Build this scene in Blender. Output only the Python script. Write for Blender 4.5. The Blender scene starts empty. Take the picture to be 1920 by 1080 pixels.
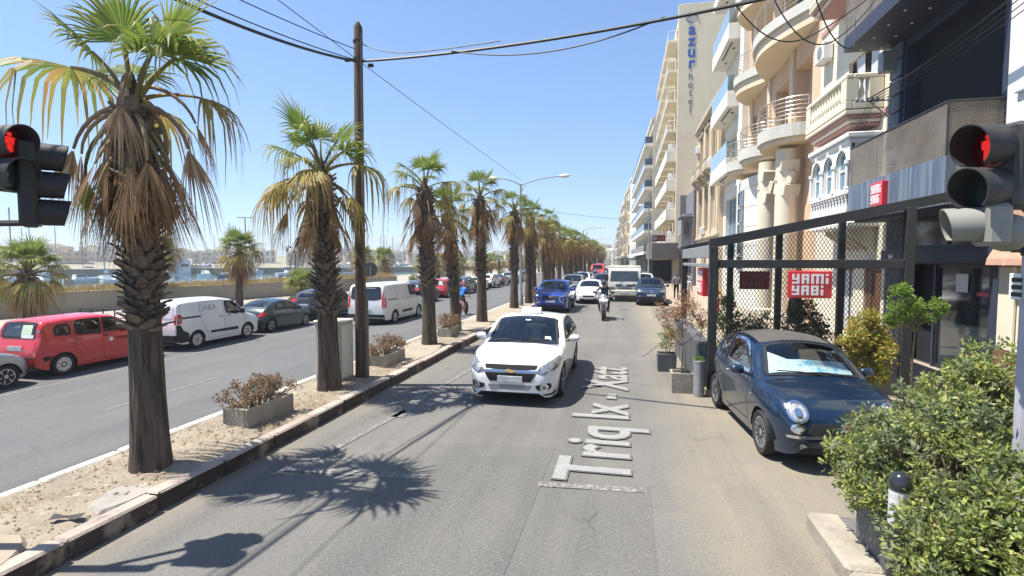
import bpy, math, random
import numpy as np
from mathutils import Vector, Matrix, Euler, Quaternion
from mathutils.bvhtree import BVHTree
from mathutils.geometry import delaunay_2d_cdt
R = math.radians
HAZE = 0.0006
random.seed(7)
rnd = random.Random(11)
SC = bpy.context.scene
COL = SC.collection
# ------------------------------------------------------------------ camera
cam_d = bpy.data.cameras.new('camera')
cam_d.sensor_width = 36.0
cam_d.lens = 18.0
cam_d.clip_start = 0.05
cam_d.clip_end = 6000
cam = bpy.data.objects.new('camera', cam_d)
COL.objects.link(cam)
cam.location = (0, 0, 2.65)
cam.rotation_euler = (R(90 - 3.1005), 0, R(12.2251))
SC.camera = cam
# ------------------------------------------------------------------ sky, sun, exposure
SUN_EL, SUN_AZ = R(66), R(-90)
wd = bpy.data.worlds.new('World')
SC.world = wd
wd.use_nodes = True
wn, wl = wd.node_tree.nodes, wd.node_tree.links
bg = wn['Background']
sky = wn.new('ShaderNodeTexSky')
sky.sky_type = 'NISHITA'
sky.sun_disc = False
sky.sun_elevation = SUN_EL
sky.sun_rotation = SUN_AZ
sky.air_density = 1.0
sky.dust_density = 0.25
sky.ozone_density = 2.5
gm = wn.new('ShaderNodeGamma')
gm.inputs[1].default_value = 0.72
tn = wn.new('ShaderNodeMix')
tn.data_type, tn.blend_type = 'RGBA', 'MULTIPLY'
tn.inputs[0].default_value = 1
tn.inputs[7].default_value = (.68, .81, 1.01, 1)
wl.new(sky.outputs[0], gm.inputs[0])
wl.new(gm.outputs[0], tn.inputs[6])
wl.new(tn.outputs[2], bg.inputs[0])
bg.inputs[1].default_value = 0.138
sd = bpy.data.lights.new('sun', 'SUN')
sd.energy = 4.4
sd.angle = R(0.53)
sd.color = (1.0, 0.95, 0.86)
sun = bpy.data.objects.new('sun', sd)
COL.objects.link(sun)
sun.location = (-20, 0, 60)
sun.rotation_euler = Vector((math.cos(SUN_EL), 0.09, -math.sin(SUN_EL))).to_track_quat('-Z', 'Y').to_euler()
SC.view_settings.view_transform = 'Standard'
SC.view_settings.look = 'None'
SC.view_settings.exposure = 1.18
SC.view_settings.gamma = 1.0
SC.view_settings.use_curve_mapping = False
SC.cycles.max_bounces = 6
SC.cycles.transparent_max_bounces = 24
SC.cycles.caustics_reflective = False
SC.cycles.caustics_refractive = False
SC.cycles.use_denoising = True
# ------------------------------------------------------------------ mesh builder
class MB:
 def __init__(s):
  s.v, s.f, s.m, s.c = [], [], [], None
 def add(s, verts, faces, mi=0):
  b = len(s.v)
  s.v.extend(verts)
  s.f.extend(tuple(b + i for i in f) for f in faces)
  s.m.extend([mi] * len(faces))
  return b
 def box(s, x0, x1, y0, y1, z0, z1, mi=0):
  s.add([(x0, y0, z0), (x1, y0, z0), (x1, y1, z0), (x0, y1, z0), (x0, y0, z1), (x1, y0, z1), (x1, y1, z1), (x0, y1, z1)],
              [(0, 3, 2, 1), (4, 5, 6, 7), (0, 1, 5, 4), (1, 2, 6, 5), (2, 3, 7, 6), (3, 0, 4, 7)], mi)
 def cbox(s, x0, x1, y0, y1, z0, z1, c=0.01, mi=0):
  """box with chamfered edges"""
  c = min(c, abs(x1 - x0) * .45, abs(y1 - y0) * .45, abs(z1 - z0) * .45)
  X, Y, Z = (x0, x1), (y0, y1), (z0, z1)
  idx, vs = {}, []
  for i in (0, 1):
   for j in (0, 1):
    for k in (0, 1):
     sx, sy, sz = (c, -c)[i], (c, -c)[j], (c, -c)[k]
     for a, p in (('x', (X[i], Y[j] + sy, Z[k] + sz)), ('y', (X[i] + sx, Y[j], Z[k] + sz)), ('z', (X[i] + sx, Y[j] + sy, Z[k]))):
      idx[(i, j, k, a)] = len(vs)
      vs.append(p)
  F = []
  q = [(0, 0), (1, 0), (1, 1), (0, 1)]
  for e in (0, 1):
   for a in 'xyz':
    if a == 'x': f = [idx[(e, u, w, a)] for u, w in q]
    if a == 'y': f = [idx[(u, e, w, a)] for u, w in q][::-1]
    if a == 'z': f = [idx[(u, w, e, a)] for u, w in q]
    F.append(tuple(f if e else f[::-1]))
  for u in (0, 1):
   for w in (0, 1):
    F.append((idx[(0, u, w, 'y')], idx[(1, u, w, 'y')], idx[(1, u, w, 'z')], idx[(0, u, w, 'z')]))
    F.append((idx[(u, 0, w, 'x')], idx[(u, 1, w, 'x')], idx[(u, 1, w, 'z')], idx[(u, 0, w, 'z')]))
    F.append((idx[(u, w, 0, 'x')], idx[(u, w, 1, 'x')], idx[(u, w, 1, 'y')], idx[(u, w, 0, 'y')]))
  for i in (0, 1):
   for j in (0, 1):
    for k in (0, 1):
     F.append((idx[(i, j, k, 'x')], idx[(i, j, k, 'y')], idx[(i, j, k, 'z')]))
  s.add(vs, F, mi)
 def quad(s, a, b, c, d, mi=0):
  s.add([tuple(a), tuple(b), tuple(c), tuple(d)], [(0, 1, 2, 3)], mi)
 def poly(s, pts, mi=0):
  s.add([tuple(p) for p in pts], [tuple(range(len(pts)))], mi)
 def tube(s, pts, r, n=8, mi=0, cap=True):
  pts = [Vector(p) for p in pts]
  rs = r if isinstance(r, (list, tuple)) else [r] * len(pts)
  vs, ref = [], None
  for i, p in enumerate(pts):
   t = (pts[min(i + 1, len(pts) - 1)] - pts[max(i - 1, 0)])
   if t.length < 1e-9: t = Vector((0, 0, 1))
   t.normalize()
   if ref is None or abs(ref.dot(t)) > .95:
    ref = Vector((0, 0, 1)) if abs(t.z) < .9 else Vector((1, 0, 0))
   a = t.cross(ref).normalized()
   b = t.cross(a)
   ref = -b if False else ref
   for k in range(n):
    w = 2 * math.pi * k / n
    vs.append(tuple(p + (a * math.cos(w) + b * math.sin(w)) * rs[i]))
  fs = []
  for i in range(len(pts) - 1):
   for k in range(n):
    k2 = (k + 1) % n
    fs.append((i * n + k, (i + 1) * n + k, (i + 1) * n + k2, i * n + k2))
  if cap:
   fs.append(tuple(range(n)))
   fs.append(tuple((len(pts) - 1) * n + k for k in range(n - 1, -1, -1)))
  s.add(vs, fs, mi)
 def lathe(s, prof, n=16, c=(0, 0, 0), axis='z', mi=0, a0=0, a1=None):
  """prof = (radius, height) list"""
  full = a1 is None
  a1 = 2 * math.pi if full else a1
  m = n if full else n + 1
  vs, fs = [], []
  for r, h in prof:
   for k in range(m):
    w = a0 + (a1 - a0) * k / n
    p = (r * math.cos(w), r * math.sin(w), h)
    if axis == 'x': p = (p[2], p[0], p[1])
    if axis == 'y': p = (p[1], p[2], p[0])
    vs.append((p[0] + c[0], p[1] + c[1], p[2] + c[2]))
  for i in range(len(prof) - 1):
   for k in range(n):
    k2 = (k + 1) % m if full else k + 1
    fs.append((i * m + k, i * m + k2, (i + 1) * m + k2, (i + 1) * m + k))
  if full:
   if prof[0][0] > 1e-6: fs.append(tuple(range(m - 1, -1, -1)))
   if prof[-1][0] > 1e-6: fs.append(tuple((len(prof) - 1) * m + k for k in range(m)))
  s.add(vs, fs, mi)
 def prism(s, pts, h, ax='z', o=0.0, mi=0):
  """2D outline pulled along an axis: 'z' pts=(x,y); 'x' pts=(y,z); 'y' pts=(x,z)"""
  n = len(pts)
  def P(p, t):
   if ax == 'z': return (p[0], p[1], t)
   if ax == 'x': return (t, p[0], p[1])
   return (p[0], t, p[1])
  vs = [P(p, o) for p in pts] + [P(p, o + h) for p in pts]
  fs = [tuple(range(n - 1, -1, -1)), tuple(range(n, 2 * n))]
  for i in range(n):
   j = (i + 1) % n
   fs.append((i, j, n + j, n + i))
  s.add(vs, fs, mi)
 def xf(s, M, start=0):
  s.v[start:] = [tuple(M @ Vector(p)) for p in s.v[start:]]
  return s
 def mesh(s, name, smooth=False, org=None, angle=None):
  me = bpy.data.meshes.new(name)
  vs = s.v
  if org is not None:
   ox, oy, oz = org
   vs = [(x - ox, y - oy, z - oz) for x, y, z in vs]
  me.from_pydata(vs, [], s.f)
  if s.m and max(s.m) > 0:
   me.polygons.foreach_set('material_index', s.m)
  if smooth or angle:
   me.polygons.foreach_set('use_smooth', [True] * len(me.polygons))
   if angle:
    try: me.set_sharp_from_angle(angle=R(angle))
    except Exception: pass
  if s.c is not None:
   at = me.color_attributes.new('tint', 'FLOAT_COLOR', 'CORNER')
   n = len(me.loops)
   fc = np.repeat(np.array(s.c, dtype=np.float32), [len(f) for f in s.f], axis=0)
   arr = np.ones((n, 4), dtype=np.float32)
   arr[:, :3] = fc
   at.data.foreach_set('color', arr.ravel())
  me.update()
  return me
def setm(me, mats):
 for m in (mats if isinstance(mats, (list, tuple)) else [mats]):
  me.materials.append(m)
 return me
def link(name, me, parent=None, loc=None, rot=None, scale=None):
 o = bpy.data.objects.new(name, me)
 COL.objects.link(o)
 if parent is not None: o.parent = parent
 if loc is not None: o.location = loc
 if rot is not None: o.rotation_euler = rot
 if scale is not None: o.scale = (scale,) * 3 if isinstance(scale, (int, float)) else scale
 return o
def tag(o, label=None, cat=None, group=None, kind=None):
 if label: o['label'] = label
 if cat: o['category'] = cat
 if group: o['group'] = group
 if kind: o['kind'] = kind
 return o
class Thing:
 """an Empty at the base of a thing; parts may be given in world coordinates (world=True)"""
 def __init__(s, name, label, cat, loc=(0, 0, 0), rz=0, group=None):
  s.o = bpy.data.objects.new(name, None)
  s.o.empty_display_size = .3
  COL.objects.link(s.o)
  s.o.location = loc
  s.o.rotation_euler = (0, 0, rz)
  s.loc = tuple(loc)
  tag(s.o, label, cat, group)
 def part(s, name, mb, mats, parent=None, smooth=False, world=False, angle=None, label=None, kind=None):
  me = setm(mb.mesh(name, smooth, s.loc if world else None, angle), mats)
  o = link(name, me, parent or s.o)
  if label: o['label'] = label
  if kind: o['kind'] = kind
  return o
def structure(name, mb, mats, smooth=False, kind='structure', angle=None, label=None, cat=None):
 o = link(name, setm(mb.mesh(name, smooth, None, angle), mats))
 o['kind'] = kind
 return o
KIDS = {}
def copy_tree(o, loc=None, rz=None, label=None, group=None, override=None):
 def rec(a, par):
  c = a.copy()
  COL.objects.link(c)
  if par is not None: c.parent = par
  if override and c.type == 'MESH':
   for i, sl in enumerate(c.material_slots):
    nm = sl.material.name if sl.material else None
    if nm in override:
     sl.link = 'OBJECT'
     sl.material = override[nm]
  for ch in a.children: rec(ch, c)
  return c
 c = rec(o, None)
 if loc is not None: c.location = loc
 if rz is not None: c.rotation_euler = (0, 0, rz)
 if label: c['label'] = label
 if group: c['group'] = group
 return c
# ------------------------------------------------------------------ materials
def mat(name, c, c2=None, rough=.7, metal=0, sc=6, det=5, bump=0, bsc=None, spec=.4, coat=0, c3=None, sc3=1.2, thr3=(.55, .7), stretch=None, attr=False, emit=None, trans=0, geo=False, f=(.35, .65)):
 m = bpy.data.materials.new(name)
 m.use_nodes = True
 N, L = m.node_tree.nodes, m.node_tree.links
 b = N['Principled BSDF']
 b.inputs['Base Color'].default_value = (*c, 1)
 b.inputs['Roughness'].default_value = rough
 b.inputs['Metallic'].default_value = metal
 b.inputs['Specular IOR Level'].default_value = spec
 if coat:
  b.inputs['Coat Weight'].default_value = coat
  b.inputs['Coat Roughness'].default_value = .06
 co = None
 if c2 or c3 or bump:
  if geo:
   g = N.new('ShaderNodeNewGeometry')
   co = g.outputs['Position']
  else:
   t = N.new('ShaderNodeTexCoord')
   co = t.outputs['Object']
  if stretch:
   mp = N.new('ShaderNodeMapping')
   mp.inputs['Scale'].default_value = stretch
   L.new(co, mp.inputs[0])
   co = mp.outputs[0]
 col = None
 if c2:
  n = N.new('ShaderNodeTexNoise')
  n.inputs['Scale'].default_value = sc
  n.inputs['Detail'].default_value = det
  n.inputs['Roughness'].default_value = .62
  L.new(co, n.inputs['Vector'])
  mr = N.new('ShaderNodeMapRange')
  mr.inputs[1].default_value, mr.inputs[2].default_value = f
  L.new(n.outputs[0], mr.inputs[0])
  mx = N.new('ShaderNodeMix')
  mx.data_type = 'RGBA'
  mx.inputs[6].default_value = (*c, 1)
  mx.inputs[7].default_value = (*c2, 1)
  L.new(mr.outputs[0], mx.inputs[0])
  col = mx.outputs[2]
 if c3:
  n = N.new('ShaderNodeTexNoise')
  n.inputs['Scale'].default_value = sc3
  n.inputs['Detail'].default_value = 6
  n.inputs['Roughness'].default_value = .65
  L.new(co, n.inputs['Vector'])
  mr = N.new('ShaderNodeMapRange')
  mr.inputs[1].default_value, mr.inputs[2].default_value = thr3
  L.new(n.outputs[0], mr.inputs[0])
  mx = N.new('ShaderNodeMix')
  mx.data_type = 'RGBA'
  if col: L.new(col, mx.inputs[6])
  else: mx.inputs[6].default_value = (*c, 1)
  mx.inputs[7].default_value = (*c3, 1)
  L.new(mr.outputs[0], mx.inputs[0])
  col = mx.outputs[2]
 if attr:
  a = N.new('ShaderNodeAttribute')
  a.attribute_name = 'tint'
  mx = N.new('ShaderNodeMix')
  mx.data_type = 'RGBA'
  mx.blend_type = 'MULTIPLY'
  mx.inputs[0].default_value = 1
  if col: L.new(col, mx.inputs[6])
  else: mx.inputs[6].default_value = (*c, 1)
  L.new(a.outputs[0], mx.inputs[7])
  col = mx.outputs[2]
 if col: L.new(col, b.inputs['Base Color'])
 if bump:
  n = N.new('ShaderNodeTexNoise')
  n.inputs['Scale'].default_value = bsc or sc * 4
  n.inputs['Detail'].default_value = 6
  L.new(co, n.inputs['Vector'])
  bp = N.new('ShaderNodeBump')
  bp.inputs['Strength'].default_value = min(1, bump)
  bp.inputs['Distance'].default_value = .02 * max(1, bump)
  L.new(n.outputs[0], bp.inputs['Height'])
  L.new(bp.outputs[0], b.inputs['Normal'])
 if emit:
  b.inputs['Emission Color'].default_value = (*emit[0], 1)
  b.inputs['Emission Strength'].default_value = emit[1]
 if trans:
  tl = N.new('ShaderNodeBsdfTranslucent')
  if col: L.new(col, tl.inputs[0])
  else: tl.inputs[0].default_value = (*c, 1)
  ms = N.new('ShaderNodeMixShader')
  ms.inputs[0].default_value = trans
  L.new(b.outputs[0], ms.inputs[1])
  L.new(tl.outputs[0], ms.inputs[2])
  L.new(ms.outputs[0], N['Material Output'].inputs[0])
 return m
def glass_mat(name, tint=(.5, .56, .55), rough=.02, ior=1.5):
 """thin window glass: tinted see-through plus sharp reflection"""
 m = bpy.data.materials.new(name)
 m.use_nodes = True
 N, L = m.node_tree.nodes, m.node_tree.links
 N.remove(N['Principled BSDF'])
 t = N.new('ShaderNodeBsdfTransparent')
 t.inputs[0].default_value = (*tint, 1)
 g = N.new('ShaderNodeBsdfGlossy')
 g.inputs['Roughness'].default_value = rough
 g.inputs[0].default_value = (.95, .97, 1, 1)
 fr = N.new('ShaderNodeFresnel')
 fr.inputs[0].default_value = ior
 ms = N.new('ShaderNodeMixShader')
 mt = N.new('ShaderNodeMath')
 mt.operation = 'MULTIPLY'
 mt.inputs[1].default_value = 1.8
 mt.use_clamp = True
 L.new(fr.outputs[0], mt.inputs[0])
 L.new(mt.outputs[0], ms.inputs[0])
 L.new(t.outputs[0], ms.inputs[1])
 L.new(g.outputs[0], ms.inputs[2])
 L.new(ms.outputs[0], N['Material Output'].inputs[0])
 return m
M = {}
M['black_metal'] = mat('black_metal', (.022, .023, .025), (.035, .035, .036), rough=.45, sc=3)
M['dark_plastic'] = mat('dark_plastic', (.018, .018, .019), rough=.55)
M['grey_metal'] = mat('grey_metal', (.32, .33, .34), (.24, .25, .25), rough=.5, metal=.3, sc=4)
M['chrome'] = mat('chrome', (.75, .76, .78), rough=.12, metal=1)
M['silver'] = mat('silver', (.5, .51, .53), rough=.3, metal=.85)
M['rubber'] = mat('rubber', (.02, .02, .02), (.035, .033, .03), rough=.85, sc=20)
M['white_plastic'] = mat('white_plastic', (.75, .75, .73), rough=.45)
M['car_glass'] = glass_mat('car_glass', (.50, .57, .56))
M['dark_glass'] = glass_mat('dark_glass', (.10, .12, .13))
M['clear_glass'] = glass_mat('clear_glass', (.75, .86, .88))
M['lamp_lens'] = mat('lamp_lens', (.10, .105, .11), (.34, .35, .36), rough=.2, metal=.4, sc=22, coat=.5)
M['lamp_bright'] = mat('lamp_bright', (.50, .51, .52), (.22, .225, .23), rough=.3, metal=.3, sc=24, coat=.35)
M['grille_black'] = mat('grille_black', (.012, .012, .013), (.03, .03, .03), rough=.85, spec=.1, sc=60)
M['tail_red'] = mat('tail_red', (.42, .012, .015), (.6, .03, .03), rough=.2, sc=25, coat=.7)
M['orange_lens'] = mat('orange_lens', (.7, .22, .02), rough=.2, coat=.7)
M['plate'] = mat('plate', (.62, .62, .6), (.42, .43, .45), rough=.5, sc=6)
M['interior'] = mat('interior', (.03, .03, .033), (.05, .05, .05), rough=.8, sc=5)
M['seat_grey'] = mat('seat_grey', (.10, .10, .105), (.06, .06, .065), rough=.9, sc=12)
M['seam'] = mat('seam', (.012, .012, .013), rough=.6)
M['win_dark'] = mat('win_dark', (.025, .035, .045), (.05, .06, .07), rough=.06, sc=1.2, spec=.9)
M['win_blue'] = mat('win_blue', (.10, .21, .30), (.14, .28, .36), rough=.05, sc=.8, spec=1.0)
from mathutils import noise as mn
def asphalt(name, c, c2, crack=.5, patch=(.07, .07, .072), edge=None):
 m = bpy.data.materials.new(name)
 m.use_nodes = True
 N, L = m.node_tree.nodes, m.node_tree.links
 b = N['Principled BSDF']
 b.inputs['Roughness'].default_value = .82
 b.inputs['Specular IOR Level'].default_value = .35
 g = N.new('ShaderNodeNewGeometry')
 def noise(sc, det, rough=.6, stretch=None, dist=0):
  n = N.new('ShaderNodeTexNoise')
  n.inputs['Scale'].default_value = sc
  n.inputs['Detail'].default_value = det
  n.inputs['Roughness'].default_value = rough
  n.inputs['Distortion'].default_value = dist
  src = g.outputs['Position']
  if stretch:
   mp = N.new('ShaderNodeMapping')
   mp.inputs['Scale'].default_value = stretch
   L.new(src, mp.inputs[0])
   src = mp.outputs[0]
  L.new(src, n.inputs['Vector'])
  return n.outputs[0]
 def ramp(x, a, bb):
  r = N.new('ShaderNodeMapRange')
  r.inputs[1].default_value, r.inputs[2].default_value = a, bb
  L.new(x, r.inputs[0])
  return r.outputs[0]
 def mix(f, a, bb, bt='MIX'):
  x = N.new('ShaderNodeMix')
  x.data_type = 'RGBA'
  x.blend_type = bt
  for i, v in ((0, f), (6, a), (7, bb)):
   if isinstance(v, (int, float)): x.inputs[i].default_value = v
   elif isinstance(v, tuple): x.inputs[i].default_value = (*v, 1)
   else: L.new(v, x.inputs[i])
  return x.outputs[2]
 def math_(op, a, bb):
  x = N.new('ShaderNodeMath')
  x.operation = op
  for i, v in ((0, a), (1, bb)):
   if isinstance(v, (int, float)): x.inputs[i].default_value = v
   else: L.new(v, x.inputs[i])
  return x.outputs[0]
 col = mix(ramp(noise(.55, 5), .35, .68), c, c2)
 if edge:  # pale dusty concrete beyond the worn seam along the lane
  sx = N.new('ShaderNodeSeparateXYZ')
  L.new(g.outputs['Position'], sx.inputs[0])
  jx = math_('ADD', sx.outputs[0], math_('MULTIPLY', math_('ADD', noise(.9, 6, .65), -.5), .85))
  pale = mix(ramp(noise(.7, 6, .65), .35, .68), edge[2], edge[3])
  pale = mix(math_('MULTIPLY', ramp(noise(2.2, 6, .7), .58, .75), .6), pale, tuple(x * .62 for x in edge[2]))
  col = mix(ramp(jx, edge[0], edge[1]), col, pale)
  col = mix(math_('MULTIPLY', ramp(jx, -4.15, -4.75), .75), col, pale)
 # wheel tracks run along the road
 col = mix(math_('MULTIPLY', ramp(noise(1.0, 5, .6, (1.1, .06, 1)), .48, .70), .75), col, patch)
 # aggregate: pale and dark grains
 col = mix(math_('MULTIPLY', ramp(noise(46, 3, .75), .54, .68), .75), col, tuple(min(1, x * 2.0) for x in c))
 col = mix(math_('MULTIPLY', ramp(noise(38, 3, .75), .55, .68), .65), col, tuple(x * .42 for x in c))
 # fine cracks
 v = N.new('ShaderNodeTexVoronoi')
 v.feature = 'DISTANCE_TO_EDGE'
 v.inputs['Scale'].default_value = .42
 wv = N.new('ShaderNodeVectorMath')
 wv.operation = 'MULTIPLY_ADD'
 nn = N.new('ShaderNodeTexNoise')
 nn.inputs['Scale'].default_value = 2.2
 nn.inputs['Detail'].default_value = 6
 L.new(g.outputs['Position'], nn.inputs['Vector'])
 L.new(nn.outputs['Color'], wv.inputs[0])
 wv.inputs[1].default_value = (.9, .9, .9)
 L.new(g.outputs['Position'], wv.inputs[2])
 L.new(wv.outputs[0], v.inputs['Vector'])
 cr = math_('MULTIPLY', ramp(v.outputs['Distance'], .008, .0), ramp(noise(.35, 3), .5, .6))
 col = mix(math_('MULTIPLY', cr, crack), col, tuple(x * .3 for x in c))
 # dark drips of oil
 col = mix(math_('MULTIPLY', ramp(noise(1.3, 6, .7), .60, .74), .55), col, tuple(x * .5 for x in c))
 col = mix(math_('MULTIPLY', ramp(noise(.9, 6, .7, (1, .6, 1)), .58, .72), .4), col, tuple(min(1, x * 1.5) for x in c))
 L.new(col, b.inputs['Base Color'])
 bp = N.new('ShaderNodeBump')
 bp.inputs['Strength'].default_value = .55
 bp.inputs['Distance'].default_value = .012
 L.new(noise(75, 4, .7), bp.inputs['Height'])
 L.new(bp.outputs[0], b.inputs['Normal'])
 return m
M['asphalt'] = asphalt('asphalt', (.126, .121, .112), (.158, .149, .135), patch=(.088, .086, .084), edge=(.42, 1.25, (.235, .203, .152), (.19, .168, .132)))
M['asphalt_left'] = asphalt('asphalt_left', (.100, .100, .100), (.120, .118, .115), crack=.2, patch=(.078, .078, .079))
M['pave_grey'] = asphalt('pave_grey', (.115, .111, .107), (.14, .136, .13), crack=.3)
M['promenade'] = asphalt('promenade', (.30, .275, .23), (.34, .31, .255), crack=.1)
M['soil'] = mat('soil', (.285, .24, .182), (.20, .165, .122), rough=.95, sc=2.5, det=8, bump=1.0, bsc=30, c3=(.43, .37, .29), sc3=9, thr3=(.58, .7), geo=True)
M['slab'] = mat('slab', (.32, .27, .205), (.26, .22, .165), rough=.9, sc=1.2, bump=.3, bsc=40, geo=True, c3=(.25, .2, .15), sc3=3, thr3=(.6, .75))
M['kerb_top'] = mat('kerb_top', (.40, .335, .28), (.29, .235, .205), rough=.85, sc=2, bump=.5, bsc=25, geo=True, c3=(.17, .14, .13), sc3=4, thr3=(.58, .72))
M['kerb_paint'] = mat('kerb_paint', (.038, .026, .024), (.06, .042, .036), rough=.7, sc=3, bump=.6, bsc=18, geo=True, c3=(.24, .19, .14), sc3=2.0, thr3=(.53, .62))
M['kerb_white'] = mat('kerb_white', (.56, .52, .45), (.42, .38, .32), rough=.85, sc=3, bump=.4, bsc=25, geo=True)
M['concrete'] = mat('concrete', (.34, .305, .25), (.25, .225, .18), rough=.9, sc=3, bump=.5, bsc=30, c3=(.2, .175, .14), sc3=2.2, thr3=(.55, .75))
M['gravel'] = mat('gravel', (.36, .295, .215), (.25, .20, .145), rough=.95, sc=4, geo=True)
M['paint'] = mat('paint', (.29, .28, .26), (.21, .20, .185), rough=.8, sc=6, geo=True, c3=(.122, .116, .107), sc3=22, thr3=(.40, .52))
M['paint_new'] = mat('paint_new', (.30, .295, .285), (.25, .245, .237), rough=.85, sc=5, geo=True, c3=(.165, .16, .152), sc3=40, thr3=(.47, .64))
M['paint_edge'] = mat('paint_edge', (.108, .104, .098), (.132, .127, .118), rough=.8, sc=8, geo=True)
M['land'] = mat('land', (.30, .26, .19), (.20, .18, .12), rough=.95, sc=.05, geo=True)
def sheet(name, x0, x1, y0, y1, z, m, nx=1, ny=1, zf=None):
 b = MB()
 xs = [x0 + (x1 - x0) * i / nx for i in range(nx + 1)]
 ys = [y0 + (y1 - y0) * i / ny for i in range(ny + 1)]
 vs = [(x, y, zf(x, y) if zf else z) for y in ys for x in xs]
 w = nx + 1
 b.add(vs, [(j * w + i, j * w + i + 1, (j + 1) * w + i + 1, (j + 1) * w + i) for j in range(ny) for i in range(nx)])
 return structure(name, b, m)
def zl(x):
 """height of the left carriageway, which falls away towards the quay"""
 if x > -6.5: return -.10
 return max(-.46, -.10 - .055 * (-6.5 - x))
# ground sheets (land side), water beyond the quay
sheet('ground', -6.0, 900, -60, 1500, -.03, M['land'])
sheet('promenade', -44, -19.2, -60, 420, -.45, M['promenade'])
b = MB()
b.box(-46, -44, -60, 420, -4, -.40)
structure('quay_wall', b, M['concrete'])
# right carriageway and the pale parking apron
sheet('right_road', -4.9, 7.3, -40, 330, 0.0, M['asphalt'])
# left carriageway
b = MB()
xs = [-6.3, -9, -13.1, -19.4]
for i in range(3):
 b.quad((xs[i], -40, zl(xs[i])), (xs[i], 330, zl(xs[i])), (xs[i + 1], 330, zl(xs[i + 1])), (xs[i + 1], -40, zl(xs[i + 1])))
structure('left_road', b, M['asphalt_left'])
# road repair patches
for nm, q in (('road_patch', [(-3.0, 6.9), (-.9, 7.1), (-.95, 4.0), (-2.55, 3.7)]), ('road_patch', [(-.35, 6.0), (.34, 6.05), (.28, 2.0), (-.5, 2.0)])):
 b = MB()
 b.poly([(x, y, .004) for x, y in q][::-1])
 structure(nm, b, M['road_patch'] if 'road_patch' in M else M.setdefault('road_patch', asphalt('road_patch', (.112, .108, .101), (.140, .133, .122), crack=.6, patch=(.084, .082, .079))))
# painted markings: worn strips 4 mm above the road
def stripe(pts, w, z=.009, m='paint', name='road_marking'):
 b = MB()
 for i in range(len(pts) - 1):
  p, q = Vector((*pts[i], 0)), Vector((*pts[i + 1], 0))
  n = (q - p).normalized().cross(Vector((0, 0, 1))) * w / 2
  b.add([tuple(p + n + Vector((0, 0, z))), tuple(q + n + Vector((0, 0, z))), tuple(q - n + Vector((0, 0, z))), tuple(p - n + Vector((0, 0, z)))], [(0, 1, 2, 3)])
 structure(name, b, M[m])
stripe([(-3.98, 5.9), (-3.72, 8.3)], .10)
stripe([(-3.70, 7.9), (-3.78, 9.4)], .24)
stripe([(-3.70, 9.9), (-3.5, 13.2)], .10)
stripe([(-3.5, 14.5), (-3.3, 18.0)], .10)
stripe([(-4.2, 5.62), (-2.3, 5.76)], .16)
stripe([(-.95, 5.86), (.29, 5.95)], .13)
for y in range(16, 120, 8): stripe([(-1.15, y + 6), (-1.1, y + 9)], .10)
stripe([(.55, 14.5), (1.2, 17.0)], .09, .013)
def zstripe(x, y0, y1, w, m='paint'):
 b = MB()
 b.quad((x - w / 2, y0, zl(x - w / 2) + .006), (x + w / 2, y0, zl(x + w / 2) + .006), (x + w / 2, y1, zl(x + w / 2) + .006), (x - w / 2, y1, zl(x - w / 2) + .006))
 structure('road_marking', b, M[m])
zstripe(-13.9, -10, 60, .12)
for y in range(0, 90, 8): zstripe(-9.9, y, y + 3, .10)
# street name lettering lying on the road, with its dark border
def text_mesh(body, size, ext=0, offset=0, align='LEFT', spacing=1.0):
 cu = bpy.data.curves.new('lettering', 'FONT')
 cu.body = body
 cu.size = size
 cu.extrude = ext
 cu.offset = offset
 cu.align_x = align
 cu.space_character = spacing
 cu.resolution_u = 4
 o = bpy.data.objects.new('lettering_tmp', cu)
 COL.objects.link(o)
 dg = bpy.context.evaluated_depsgraph_get()
 me = bpy.data.meshes.new_from_object(o.evaluated_get(dg))
 bpy.data.objects.remove(o)
 bpy.data.curves.remove(cu)
 return me
for off, z, mm, nm in ((.045, .018, 'paint_edge', 'road_lettering_border'), (.022, .023, 'paint_new', 'road_lettering')):
 me = text_mesh('Triq Ix - Xatt', 1.30, 0, off)
 setm(me, M[mm])
 xs = [v.co.x for v in me.vertices]
 o = link(nm, me, None, (.10, 6.02, z), (0, 0, R(90)))
 o.scale = (6.75 / (max(xs)), 1, 1)
 o['kind'] = 'structure'
# ------------------------------------------------------------------ median strip
MX0, MX1, MZ = -6.42, -4.75, .20
med = bpy.data.objects.new('median_strip', None)
def soil_z(x, y):
 return MZ - .035 + .05 * mn.noise(Vector((x * .9, y * .9, 0))) + .02 * mn.noise(Vector((x * 4, y * 4, 3))) + .03 * (1 - abs(x + 5.58) / .8)
sb = MB()
nx, ny = 18, 260
vs = []
for j in range(ny + 1):
 y = -6 + 26.0 * j / ny
 for i in range(nx + 1):
  x = MX0 + .12 + (MX1 - MX0 - .24) * i / nx
  vs.append((x, y, soil_z(x, y)))
sb.add(vs, [(j * (nx + 1) + i, j * (nx + 1) + i + 1, (j + 1) * (nx + 1) + i + 1, (j + 1) * (nx + 1) + i) for j in range(ny) for i in range(nx)])
soil = structure('median_soil', sb, M['soil'], smooth=True)
b = MB()
b.box(MX0 + .12, MX1 - .12, 19.6, 330, -.3, MZ - .012)
structure('median_paving', b, M['slab'])
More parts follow.
